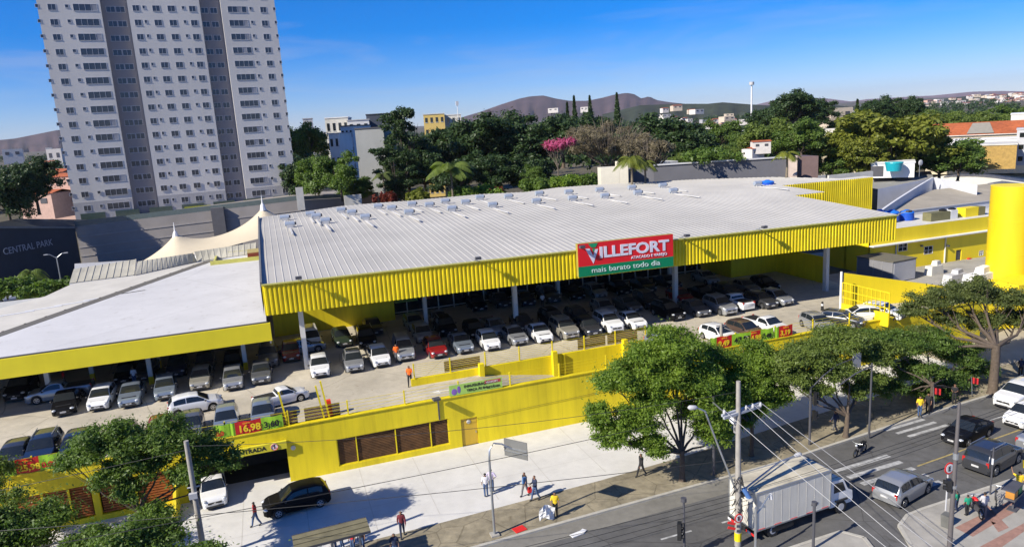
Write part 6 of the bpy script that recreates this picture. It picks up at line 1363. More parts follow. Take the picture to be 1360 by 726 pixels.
for i in range(34):
    px = rnd.uniform(880, 1030); py = lin(px, [(880, 148), (960, 156), (1030, 172)])+rnd.uniform(-4, 14); farhouse(px, py, rnd.uniform(420, 620), rnd.uniform(3, 7), rnd.uniform(.9, 1.8), 'small pale house showing between the trees under the white mast', 'houses in the valley under the mast', rnd.choice((0, 0, 1, 3)), rnd.random() < .6)
for i, (px, py, D_, w_, h_, mi, rf) in enumerate(((898, 144, 700, 9, 2.5, 1, True), (735, 147, 800, 11, 2.5, 0, False), (776, 146, 800, 8, 3, 0, False), (18, 208, 900, 17, 7.5, 0, False), (66, 203, 1000, 6, 6, 0, False), (60, 222, 700, 16, 4, 0, True), (76, 213, 900, 14, 12, 0, False))):
    farhouse(px, py, D_, w_, h_, ['small house with an orange roof on the skyline left of the mast', 'long white block before the mountain peaks', 'white block between the skyline conifers', 'white high-rise before the left hill', 'thin white high-rise at the left hill beside the tower', 'white building group at the foot of the left hill', 'white block touching the tower edge on the left hill'][i], 'far pale buildings', mi, rf)
for i in range(16): farhouse(rnd.uniform(58, 98), rnd.uniform(236, 290), rnd.uniform(190, 300), rnd.uniform(5, 9), rnd.uniform(2.5, 4), 'orange-roofed house between the dark tree and the tower', 'houses left of the tower', 2, True)
for i, (px, py) in enumerate(((1110, 158), (1122, 162), (1135, 166), (1116, 166))): farhouse(px, py, 300+i*12, 9, 4, 'pale house between the trees behind the tiled house, %s of four' % ORD[i], 'houses behind the tiled house', 1 if i == 0 else 0, False)
for i, (px, py) in enumerate(((1000, 205), (1010, 196))): farhouse(px, py, 170, 3.8, 1.3, ['red-roofed shed above the long dark wall', 'upper white shed above the long dark wall'][i], 'sheds above the long wall', 0, True)
# ------------------------------------------------------------------ people
SKIN = mat('skin', (.25, .13, .08), .6, .08, 8); HAIR = mat('hair', (.012, .010, .008), .7, .2, 20); SHOE = mat('shoes', (.03, .03, .03), .6)
CL = {}
def cloth(c):
    cols = dict(red=(.55, .02, .02), white=(.68, .66, .68), lilac=(.50, .44, .60), black=(.015, .015, .018), navy=(.02, .03, .07), blue=(.05, .13, .30), jeans=(.05, .09, .19), grey=(.13, .13, .14), green=(.01, .26, .15), yellow=(.75, .52, .02), orange=(.85, .14, .01), lightgrey=(.45, .44, .45), brown=(.1, .06, .04), maroon=(.16, .02, .03))
    if c not in CL: CL[c] = mat('cloth_'+c, cols[c], .85, .15, 9, bump=.3)
    return CL[c]
def seg_dist(P, a, b):
    ab = b-a; t = np.clip(((P-a)@ab)/(ab@ab+1e-9), 0, 1); return np.linalg.norm(P-(a+t[:, None]*ab), axis=1)
def person(px, py, z, face, label, shirt='white', trousers='jeans', pose='stand', h=1.72, sleeves='short', hair=HAIR, shoes=SHOE, world=None, group=None, hips=1.):
    s = h/1.72
    sw = {'stand': (.02, -.02), 'walk': (.24, -.24), 'stride': (.32, -.3), 'sit': (0, 0)}.get(pose.split('+')[0], (.02, -.02)); arm = pose.split('+')[1] if '+' in pose else 'down'
    V = []; E = []; Rr = []; T = []
    def v(p, r_, parent=None, tagn=None):
        V.append(tuple(q*s for q in p)); Rr.append(r_*s); i = len(V)-1
        if parent is not None: E.append((parent, i)); T.append(tagn)
        return i
    pe = v((0, 0, .96), .125); sp = v((0, .0, 1.12), .112, pe, 'torso'); ch = v((0, .01, 1.33), .128, sp, 'torso'); nb = v((0, .015, 1.45), .075, ch, 'torso'); nk = v((0, .0, 1.52), .05, nb, 'neck'); hd = v((0, -.015, 1.60), .082, nk, 'head'); tp = v((0, -.01, 1.67), .075, hd, 'head')
    hands = []
    for k, sd in enumerate((-1, 1)):
        sh = v((sd*.165, .01, 1.41), .055, ch, 'torso'); q = sw[1-k]*.7
        if arm == 'hips': el, wr, ha = (sd*.36, .08, 1.18), (sd*.20, -.02, 1.02), (sd*.15, -.08, 1.0)
        elif arm == 'front' : el, wr, ha = (sd*.22, -.02, 1.15), (sd*.14, -.24, 1.12), (sd*.10, -.31, 1.13)
        elif arm == 'raise' and sd == 1: el, wr, ha = (sd*.30, -.12, 1.48), (sd*.34, -.22, 1.70), (sd*.35, -.24, 1.78)
        elif arm == 'hold' and sd == -1: el, wr, ha = (sd*.24, -.04, 1.15), (sd*.26, -.22, 1.02), (sd*.26, -.29, 1.0)
        else: el, wr, ha = (sd*.225, .02-q*.5, 1.14), (sd*.235, -.05-q, .91), (sd*.232, -.08-q*1.1, .84)
        e1 = v(el, .040, sh, 'uarm'); w1 = v(wr, .027, e1, 'farm'); h1 = v(ha, .032, w1, 'hand'); hands.append((Vector(V[w1]), Vector(V[h1]), sd))
        hp = v((sd*.085, 0, .90), .085*hips, pe, 'leg'); st = -sw[k]
        if pose.startswith('sit'): kn = v((sd*.12, -.40, .92), .06, hp, 'leg'); an = v((sd*.12, -.42, .50), .04, kn, 'leg'); to = v((sd*.12, -.56, .46), .035, an, 'shoe')
        else: kn = v((sd*.09, st*.5-.03, .50), .060, hp, 'leg'); an = v((sd*.09, st+(.05 if st > 0 else 0), .09+max(0, st)*.12), .040, kn, 'leg'); to = v((sd*.10, st-.15, .035+max(0, st)*.03), .036, an, 'shoe')
    me = bpy.data.meshes.new('sk'); me.from_pydata(V, E, []); o = bpy.data.objects.new('sk', me); C.objects.link(o)
    m = o.modifiers.new('s', 'SKIN'); sub = o.modifiers.new('u', 'SUBSURF'); sub.levels = 1; sub.render_levels = 1; m.use_smooth_shade = True
    for i, r_ in enumerate(Rr): me.skin_vertices[0].data[i].radius = (r_*(1.25 if i in (1, 2, 0) else 1), r_*(.85 if i in (0, 1, 2) else 1)); me.skin_vertices[0].data[i].use_root = (i == 0)
    dg = bpy.context.evaluated_depsgraph_get(); dg.update(); ev = bpy.data.meshes.new_from_object(o.evaluated_get(dg)); bpy.data.objects.remove(o)
    co = np.array([q.co[:] for q in ev.vertices]); no = np.array([q.normal[:] for q in ev.vertices]); faces = [list(f.vertices) for f in ev.polygons]; bpy.data.meshes.remove(ev)
    loc = Vector(world) if world else at(px, py, z)
    t = thing('person', label, 'person', loc, rad(face)+math.pi/2, group)
    B = MB(); B.v = [Vector(c) for c in co]; B.f = [list(q) for q in faces]; B.m = [0]*len(faces)
    B.ell((0, -.105*s, 1.605*s), (.014*s, .022*s, .02*s), 6, 4)
    for sd in (-1, 1): B.ell((sd*.085*s, -.01*s, 1.61*s), (.012*s, .02*s, .03*s), 6, 4)
    B.mi = 1
    for sd in (-1, 1): B.ell((sd*.03*s, -.092*s, 1.63*s), (.011*s, .008*s, .008*s), 6, 4)
    B.mi = 2; B.ell((0, -.092*s, 1.565*s), (.024*s, .008*s, .007*s), 6, 4); B.mi = 0
    for wv, hv, sd in hands:
        d = (hv-wv).normalized(); a = d.cross(Vector((1, 0, 0))).normalized(); w_ = Vector((0, 1, 0)) if abs(d.y) < .7 else Vector((1, 0, 0)); w_ = (w_-d*w_.dot(d)).normalized()
        for i, ln in enumerate((.062, .075, .08, .07)):
            p = hv+d*.01+w_*(i-1.5)*.019; B.tube([p, p+d*ln*.5*s, p+d*ln*s*.9+Vector((-sd*.018, 0, 0))], [.0095, .009, .007], 5)
        p = hv-d*.02-w_*.03; B.tube([p, p+(d-w_*.8)*.03, p+(d*1.6-w_*.9)*.035], [.011, .010, .008], 5)
    B.build('body', [SKIN, HAIR, mat('lips', (.3, .1, .08), .6)], t, smooth=80)
    fc = np.array([co[f].mean(0) for f in faces]); Ds = np.array([seg_dist(fc, np.array(V[a]), np.array(V[b])) for a, b in E]); near = Ds.argmin(0); lab = [T[i] for i in near]
    def garment(name, sel, off, m_):
        idx = [i for i in range(len(faces)) if sel(lab[i], fc[i]/s)]; used = sorted({q for i in idx for q in faces[i]}); mp_ = {q: j for j, q in enumerate(used)}
        b = MB(); b.v = [Vector(co[q]+no[q]*off) for q in used]; b.f = [[mp_[q] for q in faces[i]] for i in idx]; b.m = [0]*len(b.f)
        if b.f: b.build(name, m_, t, smooth=80)
    up = ('torso', 'uarm', 'farm') if sleeves == 'long' else ('torso', 'uarm')
    garment('shirt', lambda l, c: (l in up and c[2] > .93) , .016, cloth(shirt))
    garment('trousers', lambda l, c: l == 'leg' or (l == 'torso' and c[2] <= 1.0), .013, cloth(trousers))
    garment('shoes', lambda l, c: l == 'shoe', .012, shoes)
    garment('hair', lambda l, c: l == 'head' and (c[2] > 1.655 or (c[1] > .01 and c[2] > 1.56)), .014, hair)
    return t
person(341, 698, .13, -160, 'person in a red shirt and blue jeans walking by the garage mouth', 'red', 'jeans', 'walk')
person(535, 712, .13, -100, 'person in a dark jacket over a maroon shirt standing in the dappled shade', 'maroon', 'navy', 'walk', sleeves='long')
person(646, 659, .13, 80, 'person in a pale shirt and jeans seen from behind left of the sign post', 'white', 'jeans', 'stand')
person(653.5, 653, .13, 60, 'person in a lilac shirt with hand on hip behind the sign post', 'lilac', 'jeans', 'stand+hips')
person(698, 658, .13, 200, 'person in dark clothes with a blue backpack and red bag', 'black', 'grey', 'walk')
person(711.5, 664, .13, 190, 'person in a dark jacket and blue jeans walking with arms folded', 'navy', 'jeans', 'walk+front', 1.8, 'long')
person(738, 686, .13, 250, 'street vendor in red and yellow shirt holding a white sheet', 'yellow', 'black', 'stand+hold')
person(852, 632, .13, 190, 'person in black striding in the shade of the big forked tree', 'black', 'black', 'stride', sleeves='long')
person(1109, 573, .13, 100, 'person with a backpack walking beyond the hanging signal', 'navy', 'grey', 'walk', sleeves='long')
person(1221, 553, .13, 240, 'vendor in a yellow shirt at the kerb under the trees', 'yellow', 'jeans', 'stand+hold')
person(1232, 549, .13, 200, 'person in black beside the yellow-shirted vendor', 'black', 'black', 'stand')
person(1267, 536, .13, 210, 'person in black and red shirt standing on the kerb', 'black', 'black', 'stand+front')
person(1288, 508, .13, 170, 'person in grey walking under the right-hand trees', 'grey', 'navy', 'walk')
person(1355, 500, .13, 200, 'person in dark clothes at the right edge under the thick tree', 'navy', 'black', 'stand')
person(1306, 688, .13, 60, 'person in a pale hooded top and grey trousers with a bicycle', 'lightgrey', 'grey', 'stand+front', 1.7, 'long', shoes=WHITE)
person(1284, 684, .13, 70, 'child in a green football shirt with a white number panel', 'green', 'black', 'stand', 1.35)
person(1270, 677, .13, 90, 'smaller child in a green shirt half behind the grey lamp post', 'green', 'navy', 'stand', 1.25)
person(1352, 660, .13, 60, 'vendor in a yellow shirt with a flag beside the street stall', 'yellow', 'jeans', 'stand+raise', 1.75, shoes=WHITE)
person(545, 512, DZ, 250, 'attendant in an orange vest standing in the open aisle', 'orange', 'black', 'walk', 1.75)
person(527.5, 481, DZ, 260, 'attendant in an orange vest left of the silver van', 'orange', 'grey', 'stand', 1.75)
person(87, 515, DZ, 200, 'person in a red shirt beside the pale blue pickup under the canopy', 'red', 'black', 'stand')
person(180, 512, DZ, 260, 'person in a white shirt behind the pale blue sedan under the canopy', 'white', 'jeans', 'stand')
person(721, 409, DZ, 260, 'person in a pale top far back under the market roof', 'white', 'black', 'stand')
for i, (px, py, c_) in enumerate(((455, 718, 'black'), (470, 724, 'red'), (482, 722, 'black'), (526, 733, 'navy'), (445, 726, 'maroon'))):
    person(px, py+10, .13, 200+i*20, ['person in black at the right end of the bus shelter', 'person in red waiting under the bus shelter', 'person in black with a red bag beside the shelter', 'person in navy whose head shows at the bottom edge', 'person in maroon waiting deep under the shelter'][i], c_, 'jeans', 'stand')
# things people carry
def bag(px, py, z, lb, m, d=(.3, .2, .35), name='bag', dz=.45, dx=0):
    p = at(px, py, z); b = MB(); b.box((p.x+dx, p.y, z+dz), d, taper=.75); b.tube([(p.x+dx-.08, p.y, z+dz+d[2]/2), (p.x+dx, p.y, z+dz+d[2]/2+.16), (p.x+dx+.08, p.y, z+dz+d[2]/2)], .012, 5); return tag(b.build(name, m), lb, name.replace('_', ' '))
bag(704, 658, .13, 'red shopping bag held by the person with the blue backpack', RED)
p = at(697, 658, .13); b = MB(); b.box((p.x-.02, p.y-.2, 1.35), (.32, .16, .45), .2, taper=.85); tag(b.build('backpack', cloth('blue')), 'blue backpack worn by the person in dark clothes', 'backpack')
p = at(738, 686, .13); b = MB()
for i in range(5):
    for j in range(4): 
        f = lambda i, j: (p.x-1.15+i*.2, p.y-.25+.12*math.sin(i*1.4+j), .25+j*.22+(.25-.05*i)*0+.12*math.sin(i*.9)+(.3 if 0 else 0))
        b.poly([f(i, j), f(i+1, j), f(i+1, j+1), f(i, j+1)])
tag(b.build('white_sheet', WHITE), 'white plastic sheet held out by the street vendor', 'sheet')
for px, py, lb in ((1240, 535, 'red cloth held up by the vendor at the kerb'), (1290, 520, 'red banner cloth stretched beside the person in black and red'), (1356, 640, 'yellow and green flag held up by the vendor at the stall')):
    p = at(px, py+18, .13); b = MB(); b.tube([(p.x, p.y, 1.0), (p.x-.2, p.y, 2.6)], .02, 5); 
    n = b.vs([(p.x-.2+.15*i, p.y+.06*math.sin(i*2), 2.55-.05*i-k*.5) for i in range(6) for k in (0, 1)])
    b.mi = 1
    for i in range(5): b.face([n+i*2, n+i*2+1, n+i*2+3, n+i*2+2])
    tag(b.build('flag', [STEEL, cloth('red' if px != 1356 else 'yellow')]), lb, 'flag')
# street stall
p = at(1345, 676, .13); t = thing('street_stall', 'small street stall table with green and orange boxes on a single leg', 'stall', p, rad(20))
b = MB(); b.box((0, 0, .95), (1.7, .6, .1)); b.build('table_top', DGREY, t); b = MB(); b.box((0, 0, .45), (.1, .1, .9)); b.box((0, 0, .03), (.6, .5, .06)); b.build('leg', DGREY, t)
for x, m, lb in ((-.45, mat('stall_orange', (.45, .2, .03), .6), 'orange box'), (.35, mat('stall_green', (.03, .22, .06), .6), 'green box')):
    b = MB(); b.box((x, 0, 1.2), (.6, .45, .4)); b.build('box', m, t)
b = MB(); b.box((0, .1, 1.46), (1.6, .7, .06)); b.build('awning', DGREY, t)
# ------------------------------------------------------------------ bus shelter
A, B = at(388, 715, 2.6), at(487, 690, 2.6); t = thing('bus_shelter', 'bus shelter with a long dull sheet roof at the bottom edge', 'bus shelter', (A.x, A.y, .13), math.atan2(B.y-A.y, B.x-A.x)); Lg = math.hypot(B.x-A.x, B.y-A.y)
RS = mat('shelter_roof', (.19, .17, .10), .7, .15, 2, streak=0, var2=(.5, .25))
b = MB()
for k_ in range(3): b.beam((0, -.45*k_*1.0, 2.5-.05*k_), (Lg, -.45*k_, 2.5-.05*k_), .44, .06)
b.build('roof', RS, t)
b = MB(); b.beam((0, .22, 2.48), (Lg, .22, 2.48), .04, .14); b.beam((0, -1.12, 2.35), (Lg, -1.12, 2.35), .04, .14); b.build('roof_edge', DGREY, t)
for x in (.5, Lg/2, Lg-.5): b = MB(); b.beam((x, .1, 0), (x, .1, 2.45), .1, .1); b.build('post', STEEL, t)
b = MB(); b.box((Lg/2, -.1, .45), (Lg-1, .35, .06)); b.build('bench', WHITE, t)
# ------------------------------------------------------------------ poles, lamps, signals, signs
def pole_base(px, py, z=.13): return at(px, py, z)
up = pole_base(980, 722); UPH = far(982, 509, math.hypot(up.x, up.y)).z
t = thing('utility_pole', 'tall concrete utility pole with crossarm and tangled gear beside the truck', 'utility pole', up)
b = MB(); b.tube([(0, 0, -.1), (0, 0, UPH)], [.19, .12], 12); b.build('pole', POLEC, t, smooth=60)
z1 = onv(985, 546, up.y).z-.13
b = MB(); b.beam((-1.05, -.16, z1-.08), (1.55, .12, z1+.02), .12, .14); b.beam((-1.05, .0, z1+.0), (1.55, .28, z1+.1), .12, .14); b.beam((0, 0, z1-.8), (-.8, 0, z1-.05), .06, .06); b.build('crossarm', mat('pole_steel', (.36, .38, .42), .6), t)
b = MB()
for x in (-.9, .5, .95, 1.45): b.tube([(x, 0, z1+.08), (x, 0, z1+.18), (x, 0, z1+.3)], [.07, .09, .04], 8)
b.build('insulators', LGREY, t, smooth=50)
zc = onv(985, 655, up.y).z
b = MB(); rr_ = random.Random(3)
for k_ in range(26):
    a = rr_.uniform(0, 6.28); z_ = zc-1.2+rr_.random()*2.2; b.tube([(.18*math.cos(a), .18*math.sin(a), z_), (.34*math.cos(a+.6), .34*math.sin(a+.6), z_-.25), (.2*math.cos(a+1.5), .2*math.sin(a+1.5), z_+.2)], .022, 4)
b.tube([(0, 0, zc-.2), (.5, -.15, zc-.1)], [.14, .14], 10); b.build('cable_tangle', BLACK, t)
b = MB(); b.tube([(.25, -.15, zc+.25), (.5, -.3, zc-.3)], [.14, .14], 10); b.build('splice_box', mat('blue_box', (.08, .18, .42), .5), t)
b = MB(); b.tube([(.45, -.25, zc-.25), (.62, -.3, zc-.45)], [.16, .16], 10); b.build('splice_can', OFFW, t)
b = MB(); b.tube([(0, 0, .25), (0, 0, .75)], [.2, .195], 12); b.build('yellow_band', Y1, t)
def lamparm(t, pts, head):
    b = MB(); b.tube(pts, [.055]*(len(pts)-1)+[.04], 7); a = b.build('lamp_arm', STEEL, t, smooth=60); b = MB(); p, q = Vector(head[0]), Vector(head[1]); d = (q-p).normalized(); b.tube([p, p+d*.12, q-d*.12, q], [.06, .13, .14, .05], 8); b.build('lamp_head', LGREY, a, smooth=60)
h1 = onv(925, 541, up.y+.5)-up; h2 = onv(1055, 605, up.y+1)-up
lamparm(t, [(0, 0, zc-.2), (h1.x*.45, .2, zc+ (h1.z-zc)*.5), (h1.x*.8, .4, h1.z-.25), (h1.x, .5, h1.z)], [(h1.x+.05, .5, h1.z), (h1.x-.5, .55, h1.z+.08)])
lamparm(t, [(0, 0, zc-.1), (h2.x*.4, .4, h2.z-.35), (h2.x*.75, .8, h2.z), (h2.x, 1, h2.z)], [(h2.x, 1, h2.z), (h2.x+.55, 1.05, h2.z)])
b = MB(); q = onv(982, 687, up.y-.3)-up; b.tube([(q.x-.05, q.y, q.z), (q.x-.05, q.y-.03, q.z)], .27, 20); sd = b.build('no_parking_disc', RED, t); b = MB(); b.tube([(q.x-.05, q.y-.032, q.z), (q.x-.05, q.y-.04, q.z)], .2, 20); b.build('disc_face', WHITE, sd)
b = MB(); b.beam((q.x-.22, q.y-.05, q.z+.15), (q.x+.12, q.y-.05, q.z-.15), .01, .05, (0, 1, 0)); b.build('red_bar', RED, sd)
lettering('lettering', 'E', .32, BLACK, (q.x-.15, q.y-.045, q.z-.11), sd, bold=.01)
b = MB()
for k_ in range(2): 
    b.beam((q.x-.75, q.y, q.z-.1-.3*k_), (q.x-.3, q.y-.05, q.z-.28-.3*k_), .03, .14, (0, 0, 1))
b.build('chevron_board', RED, t)
# low lamp on a hooked arm in front of the truck
lp = pole_base(1003, 740); zt_ = 3.1; t = thing('lamp_bracket', 'short grey post with a hooked white lamp in front of the truck box', 'street lamp', lp)
b = MB(); b.tube([(0, 0, 0), (0, 0, 3.0)], .07, 8); b.build('post', STEEL, t); b = MB(); b.tube([(0, 0, 2.6), (.5, .2, 2.75), (1.0, .4, 3.05), (1.35, .5, 3.25)], .05, 7); aa = b.build('arm', STEEL, t); b = MB(); b.tube([(1.35, .5, 3.25), (1.4, .52, 2.95)], [.08, .12], 8); b.build('lamp_head', WHITE, aa)
def signal(t, p, d=(0, -1, 0), n=3, name='signal_head'):
    b = MB(); rz_ = math.atan2(d[1], d[0])+math.pi/2; R = Matrix.Rotation(rz_, 4, 'Z'); b.T = Matrix.Translation(Vector(p)) @ R; b.box((0, 0, 0), (.34, .22, .33*n))
    for k_ in range(n): b.tube([(0, -.11, .33*(k_-(n-1)/2)), (0, -.26, .33*(k_-(n-1)/2)+.02)], .12, 10, cap=False)
    o_ = b.build(name, BLACK, t); b.mi = 0
    for k_ in range(n):
        b = MB(); b.T = Matrix.Translation(Vector(p)) @ R; b.tube([(0, -.112, .33*(k_-(n-1)/2)), (0, -.12, .33*(k_-(n-1)/2))], .11, 12); b.build('lens', [mat('lens_green', (.01, .08, .04), .2), mat('lens_amber', (.12, .07, .01), .2), mat('lens_red', (.12, .01, .01), .2)][k_ % 3], o_)
    return o_
# post with signal at bottom edge, left of the utility pole
p = pole_base(909, 740); t = thing('signal_post', 'grey post with a small lantern cap and a traffic signal at the bottom edge', 'traffic signal', p); b = MB(); b.tube([(0, 0, 0), (0, 0, 3.45)], [.08, .06], 9); b.build('post', DGREY, t); b = MB(); b.tube([(0, 0, 3.4), (0, 0, 3.62)], [.16, .16], 10); b.build('cap', DGREY, t); signal(t, (-.32, -.05, 1.75), (.8, -.6, 0))
p = pole_base(1080, 728); t = thing('short_post', 'plain grey post right of the utility pole in front of the truck', 'post', p); b = MB(); b.tube([(0, 0, 0), (0, 0, 2.7)], [.08, .08], 9); b.build('post', DGREY, t); b = MB(); b.tube([(0, 0, 2.65), (0, 0, 2.85)], [.15, .15], 10); b.build('cap', DGREY, t)
# back-to-camera signal hung on a long arm
p = pole_base(948, 630); z_ = onv(930, 578, p.y).z; t = thing('arm_signal', 'traffic signal seen from behind on an arm with a round sign before the big tree', 'traffic signal', p)
b = MB(); b.tube([(0, 0, 0), (0, 0, 5.6)], [.1, .08], 9); b.build('post', DGREY, t); b = MB(); b.tube([(0, 0, 5.2), (-.4, -1.4, 5.3), (-.5, -3.4, 5.35)], .05, 7); b.build('arm', STEEL, t)
b = MB(); b.box((-.6, -3.3, 5.1), (.06, .55, 1.35)); b.build('back_board', GREY, t)
b = MB()
for k_ in range(3): b.tube([(-.64, -3.3, 4.75+.36*k_), (-.72, -3.3, 4.75+.36*k_)], .13, 10)
b.build('lens_housing', DGREY, t)
b = MB(); b.tube([(-.1, -2.4, 5.0), (-.14, -2.42, 5.0)], .38, 18); rs_ = b.build('round_sign', WHITE, t)
# signal beyond the kerb near the second tree row
p = pole_base(1075, 590); z_ = onv(1078, 515, p.y).z; t = thing('kerb_signal', 'dark traffic signal post at the far kerb with two lantern heads', 'traffic signal', p); b = MB(); b.tube([(0, 0, 0), (0, 0, z_)], [.09, .08], 9); b.tube([(0, 0, z_-.15), (1.2, .1, z_+.6), (2.6, .3, z_+1.1), (4.6, .6, z_+1.25)], [.05, .05, .045, .04], 7); b.build('post', DGREY, t); signal(t, (.28, -.1, z_-.9), (.9, -.4, 0)); signal(t, (.28, -.1, z_-2.2), (.9, -.4, 0), 2)
b = MB(); b.box((4.7, .6, z_+1.0), (.7, .1, 1.1)); b.build('back_board', GREY, t)
# round sign and signal at the near corner
p = pole_base(1255, 690); zr_ = onv(1257, 622, p.y).z; t = thing('round_sign', 'white round traffic sign with red ring on a pale post at the near corner', 'traffic sign', p); b = MB(); b.tube([(0, 0, 0), (0, 0, zr_-.1)], .045, 8); b.build('post', LGREY, t); b = MB(); b.tube([(0, -.05, zr_-.1), (0, -.08, zr_-.1)], .36, 22); ds = b.build('disc', RED, t); b = MB(); b.tube([(0, -.081, zr_-.1), (0, -.09, zr_-.1)], .27, 22); b.build('disc_face', WHITE, ds); lettering('lettering', 'E', .4, BLACK, (-.12, -.095, zr_-.25), ds, bold=.012)
p = pole_base(1261, 726); zl_ = far(1270, 537, math.hypot(p.x, p.y)).z; t = thing('lamp_post', 'tall grey metal post at the near corner in front of the children', 'lamp post', p); b = MB(); b.tube([(0, 0, 0), (0, 0, zl_*.55), (0, 0, zl_)], [.13, .11, .08], 10); b.build('post', mat('post_grey', (.11, .10, .10), .6, .1), t, smooth=50)
b = MB(); b.tube([(0, 0, zl_*.62), (0, 0, zl_*.66)], .14, 10); b.tube([(0, 0, zl_*.42), (0, 0, zl_*.44)], .15, 10); b.build('clamp', STEEL, t); signal(t, (-.22, .1, zl_*.44), (-.8, .6, 0), 2)

# tub-shaped bin at that corner
p = pole_base(1256, 693); b = MB(); b.box((p.x-.3, p.y-.3, .5), (.5, .4, .75), .3, taper=1.15); tag(b.build('litter_bin', mat('bin_grey', (.12, .12, .11), .7, .2)), 'grey litter bin at the foot of the round sign', 'litter bin')
p = pole_base(1315, 656); t = thing('slim_post', 'thin dark post with a white band by the near kerb', 'post', p); b = MB(); b.tube([(0, 0, 0), (0, 0, 3.1)], .05, 8); b.build('post', DGREY, t); b = MB(); b.tube([(0, 0, 2.0), (0, 0, 2.4)], .06, 8); b.build('white_band', WHITE, t)
# rear-facing direction sign
p = pole_base(657, 710); zs_ = 6.0; t = thing('sign_post', 'grey post with a curved arm holding a large sign board seen from behind', 'traffic sign', p); b = MB(); b.tube([(0, 0, 0), (0, 0, 4.9), (.05, 0, 5.5), (.35, 0, 5.85), (.8, -.1, 5.75), (1.5, -.3, 5.3)], [.08, .07, .06, .055, .05, .05], 9); b.build('post', STEEL, t, smooth=60)
c_ = onv(685, 596, p.y-.4)-p; hd_ = rad(-52); b = MB(); b.T = Matrix.Translation(Vector((c_.x, -.4, c_.z))) @ Matrix.Rotation(hd_, 4, 'Z'); b.box((0, 0, 0), (1.6, .04, 1.1)); sb = b.build('sign_board', mat('sign_back', (.16, .16, .15), .5, .1), t); b = MB(); b.T = Matrix.Translation(Vector((c_.x, -.4, c_.z))) @ Matrix.Rotation(hd_, 4, 'Z'); b.box((0, -.05, 0), (1.6, .05, .08)); b.box((0, -.05, -.2), (1.6, .05, .05)); b.build('stiffener', STEEL, sb)
b = MB(); b.box((0, 0, .05), (.5, .5, .1)); b.build('footing', CONC, t)
# left utility pole
p = onv(247, 585, 38.6); zp = p.z-.13; p.z = .13; t = thing('utility_pole', 'weathered concrete pole in front of the garage with a small box', 'utility pole', p); b = MB(); b.tube([(0, 0, 0), (0, 0, zp)], [.17, .12], 12); b.build('pole', POLEC, t, smooth=60); b = MB(); b.box((-.05, -.2, zp-3.0), (.4, .22, .3)); b.tube([(-.3, 0, zp-2.6), (.3, 0, zp-2.6)], .04, 6); b.build('junction_box', LGREY, t)
lp_ = p
# pole rising behind the big tree with a small T of arms
p = at(958, 520, .13); zt_ = onv(957, 431, p.y).z; t = thing('utility_pole', 'slim pole behind the big tree crown with short arms at its top', 'utility pole', p); b = MB(); b.tube([(0, 0, 0), (0, 0, zt_)], [.2, .13], 10); b.build('pole', POLEC, t); b = MB(); b.beam((-.5, 0, zt_-.2), (.5, 0, zt_-.2), .08, .08); b.tube([(.2, 0, zt_-.4), (1.4, -.3, zt_-1.0), (2.4, -.5, zt_-1.5)], .05, 6); b.build('arms', POLEC, t)
q = onv(1008, 476, p.y-3)
t = thing('street_lamp', 'street lamp head poking out of the foliage right of the slim pole', 'street lamp', (q.x+1.0, q.y, .13)); b = MB(); b.tube([(0, 0, 0), (0, 0, q.z-.9), (-.5, 0, q.z-.2)], .06, 7); b.build('post', STEEL, t); b = MB(); b.ell((-.9, 0, q.z-.13), (.6, .25, .14)); b.build('lamp_head', LGREY, t, smooth=60)
for px, py, lb in ((1154, 489, 'white insulator bracket on a grey lamp pole in the tree row'),):
    p = at(px, 580, .13); zz = onv(px, 485, p.y).z; t = thing('street_lamp', lb, 'street lamp', p); b = MB(); b.tube([(0, 0, 0), (0, 0, zz)], [.08, .06], 8); b.tube([(0, 0, zz-.2), (-1.6, -.1, zz-.5), (-3.2, -.2, zz-1.1)], .05, 6); b.build('post', DGREY, t)
# overhead cables with sag
CAB = mat('cable_black', (.02, .02, .02), .6); CABL = mat('cable_grey', (.30, .30, .31), .5)
ci = [0]
def cable(a, b_, sag, m=CAB, r_=.014, lb=None):
    a, b_ = Vector(a), Vector(b_); pts = [a.lerp(b_, i/16)-Vector((0, 0, sag*4*(i/16)*(1-i/16))) for i in range(17)]; mb = MB(); mb.tube(pts, r_, 4); i = ci[0]; ci[0] += 1
    tag(mb.build('overhead_cable', m), lb, 'cable', 'overhead cables along the street')
for i, x in enumerate((-.9, .5, .95, 1.45)):
    a = up+Vector((x, .1, z1+.3)); e = Vector((60+x*.6, 11+x*1.5, 8.6)) if 0 else at(1230+i*14, 760, .13)+Vector((4, -2, 7.2))
    e = onv(1180+[0, 28, 62, 96][i], 726, 22+i*.3) ; d_ = (e-a); e = a+d_*1.25
    cable(a, e, .15, CABL, .017, 'pale thick cable slanting down right from the crossarm, %s from the pole' % ORD[i])
    e2 = Vector((-40+x, 30.5+x*.3, z1+.6)); 
    if i == 0: cable(a, e2+Vector((0, 0, 2.6)), .9, CAB, .016, 'single high cable from the crossarm towards the left')
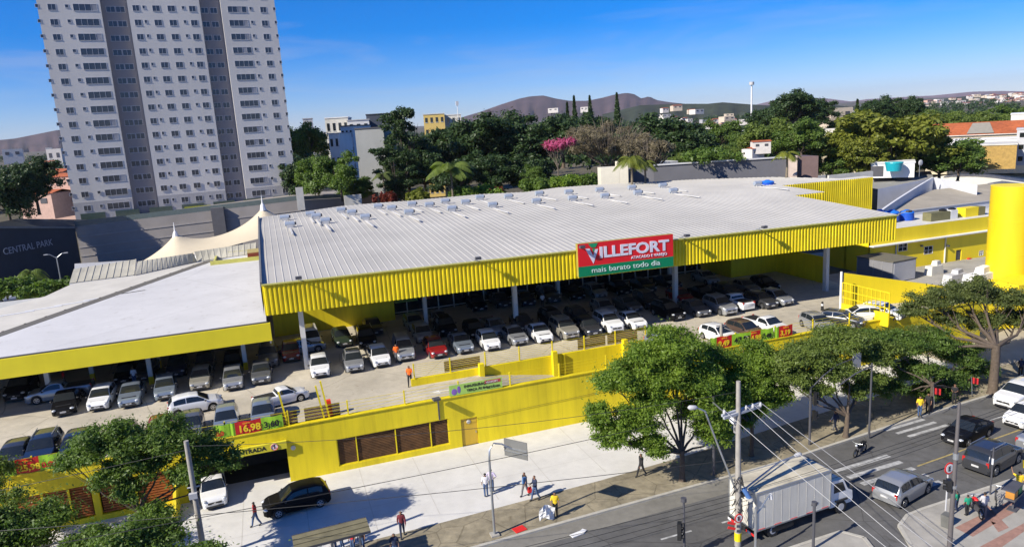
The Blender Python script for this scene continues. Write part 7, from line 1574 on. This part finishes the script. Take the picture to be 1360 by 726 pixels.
for i in range(4):
    a = up+Vector((0, .1, zc-.15-.28*i)); e = Vector((-45, 31.0-.25*i, 6.6-.3*i)); cable(a, e, .9+.12*i, CAB, .016, 'telephone cable from the tangle towards the bottom left, %s from the top' % ORD[i])
    e = Vector((75, 33+.3*i, 7.2-.25*i)); cable(a, e, .9+.1*i, CAB, .016, 'telephone cable from the tangle towards the right edge, %s from the top' % ORD[i])
cable(up+Vector((0, 0, zc+2)), (-45, 45, 8.6), .9, CAB, .018, 'cable crossing above the pavement from the pole to the far left')
cable(lp_+Vector((0, 0, zp-.3)), up+Vector((0, 0, UPH-.6)), .6, CAB, .014, 'cable joining the left pole and the tall utility pole')
cable(lp_+Vector((0, 0, zp-.5)), (-60, 44, 6.4), .6, CAB, .014, 'cable leaving the left pole past the left edge')
cable((12, WY-.05, 2.2), (58, WY-.05, 3.5), .1, CAB, .012, 'thin cable pinned along the street wall right of the door')
for i in range(2): cable(onv(1164, 487, 41)+Vector((0, 0, -.1*i)), (80, 47, 6.8-.3*i), .5, CABL, .014, '%s pale cable through the right-hand trees' % ('upper' if i == 0 else 'lower'))
# small ground things
p = at(767, 709, .01); b = MB(); b.box((p.x, p.y, .04), (.9, .35, .05), .2); b.box((p.x+.4, p.y+.1, .07), (.4, .3, .04), .6); tag(b.build('litter', WHITE), 'crumpled white litter lying in the gutter below the vendor', 'litter')

# ------------------------------------------------------------------ air
b = MB(); b.box((0, 0, 80), (21000, 21000, 480)); hz = b.build('haze', []) if 0 else None
me = bpy.data.meshes.new('haze'); me.from_pydata(b.v, [], b.f); hz = bpy.data.objects.new('haze', me); C.objects.link(hz); hz['kind'] = 'stuff'
hm = bpy.data.materials.new('haze_air'); hm.use_nodes = True; nt = hm.node_tree; nt.nodes.clear(); pv = N(nt, 'ShaderNodeVolumePrincipled'); pv.inputs['Color'].default_value = (.78, .84, .95, 1); pv.inputs['Density'].default_value = 4.5e-5; pv.inputs['Anisotropy'].default_value = .2
o_ = N(nt, 'ShaderNodeOutputMaterial'); nt.links.new(pv.outputs[0], o_.inputs['Volume']); me.materials.append(hm)
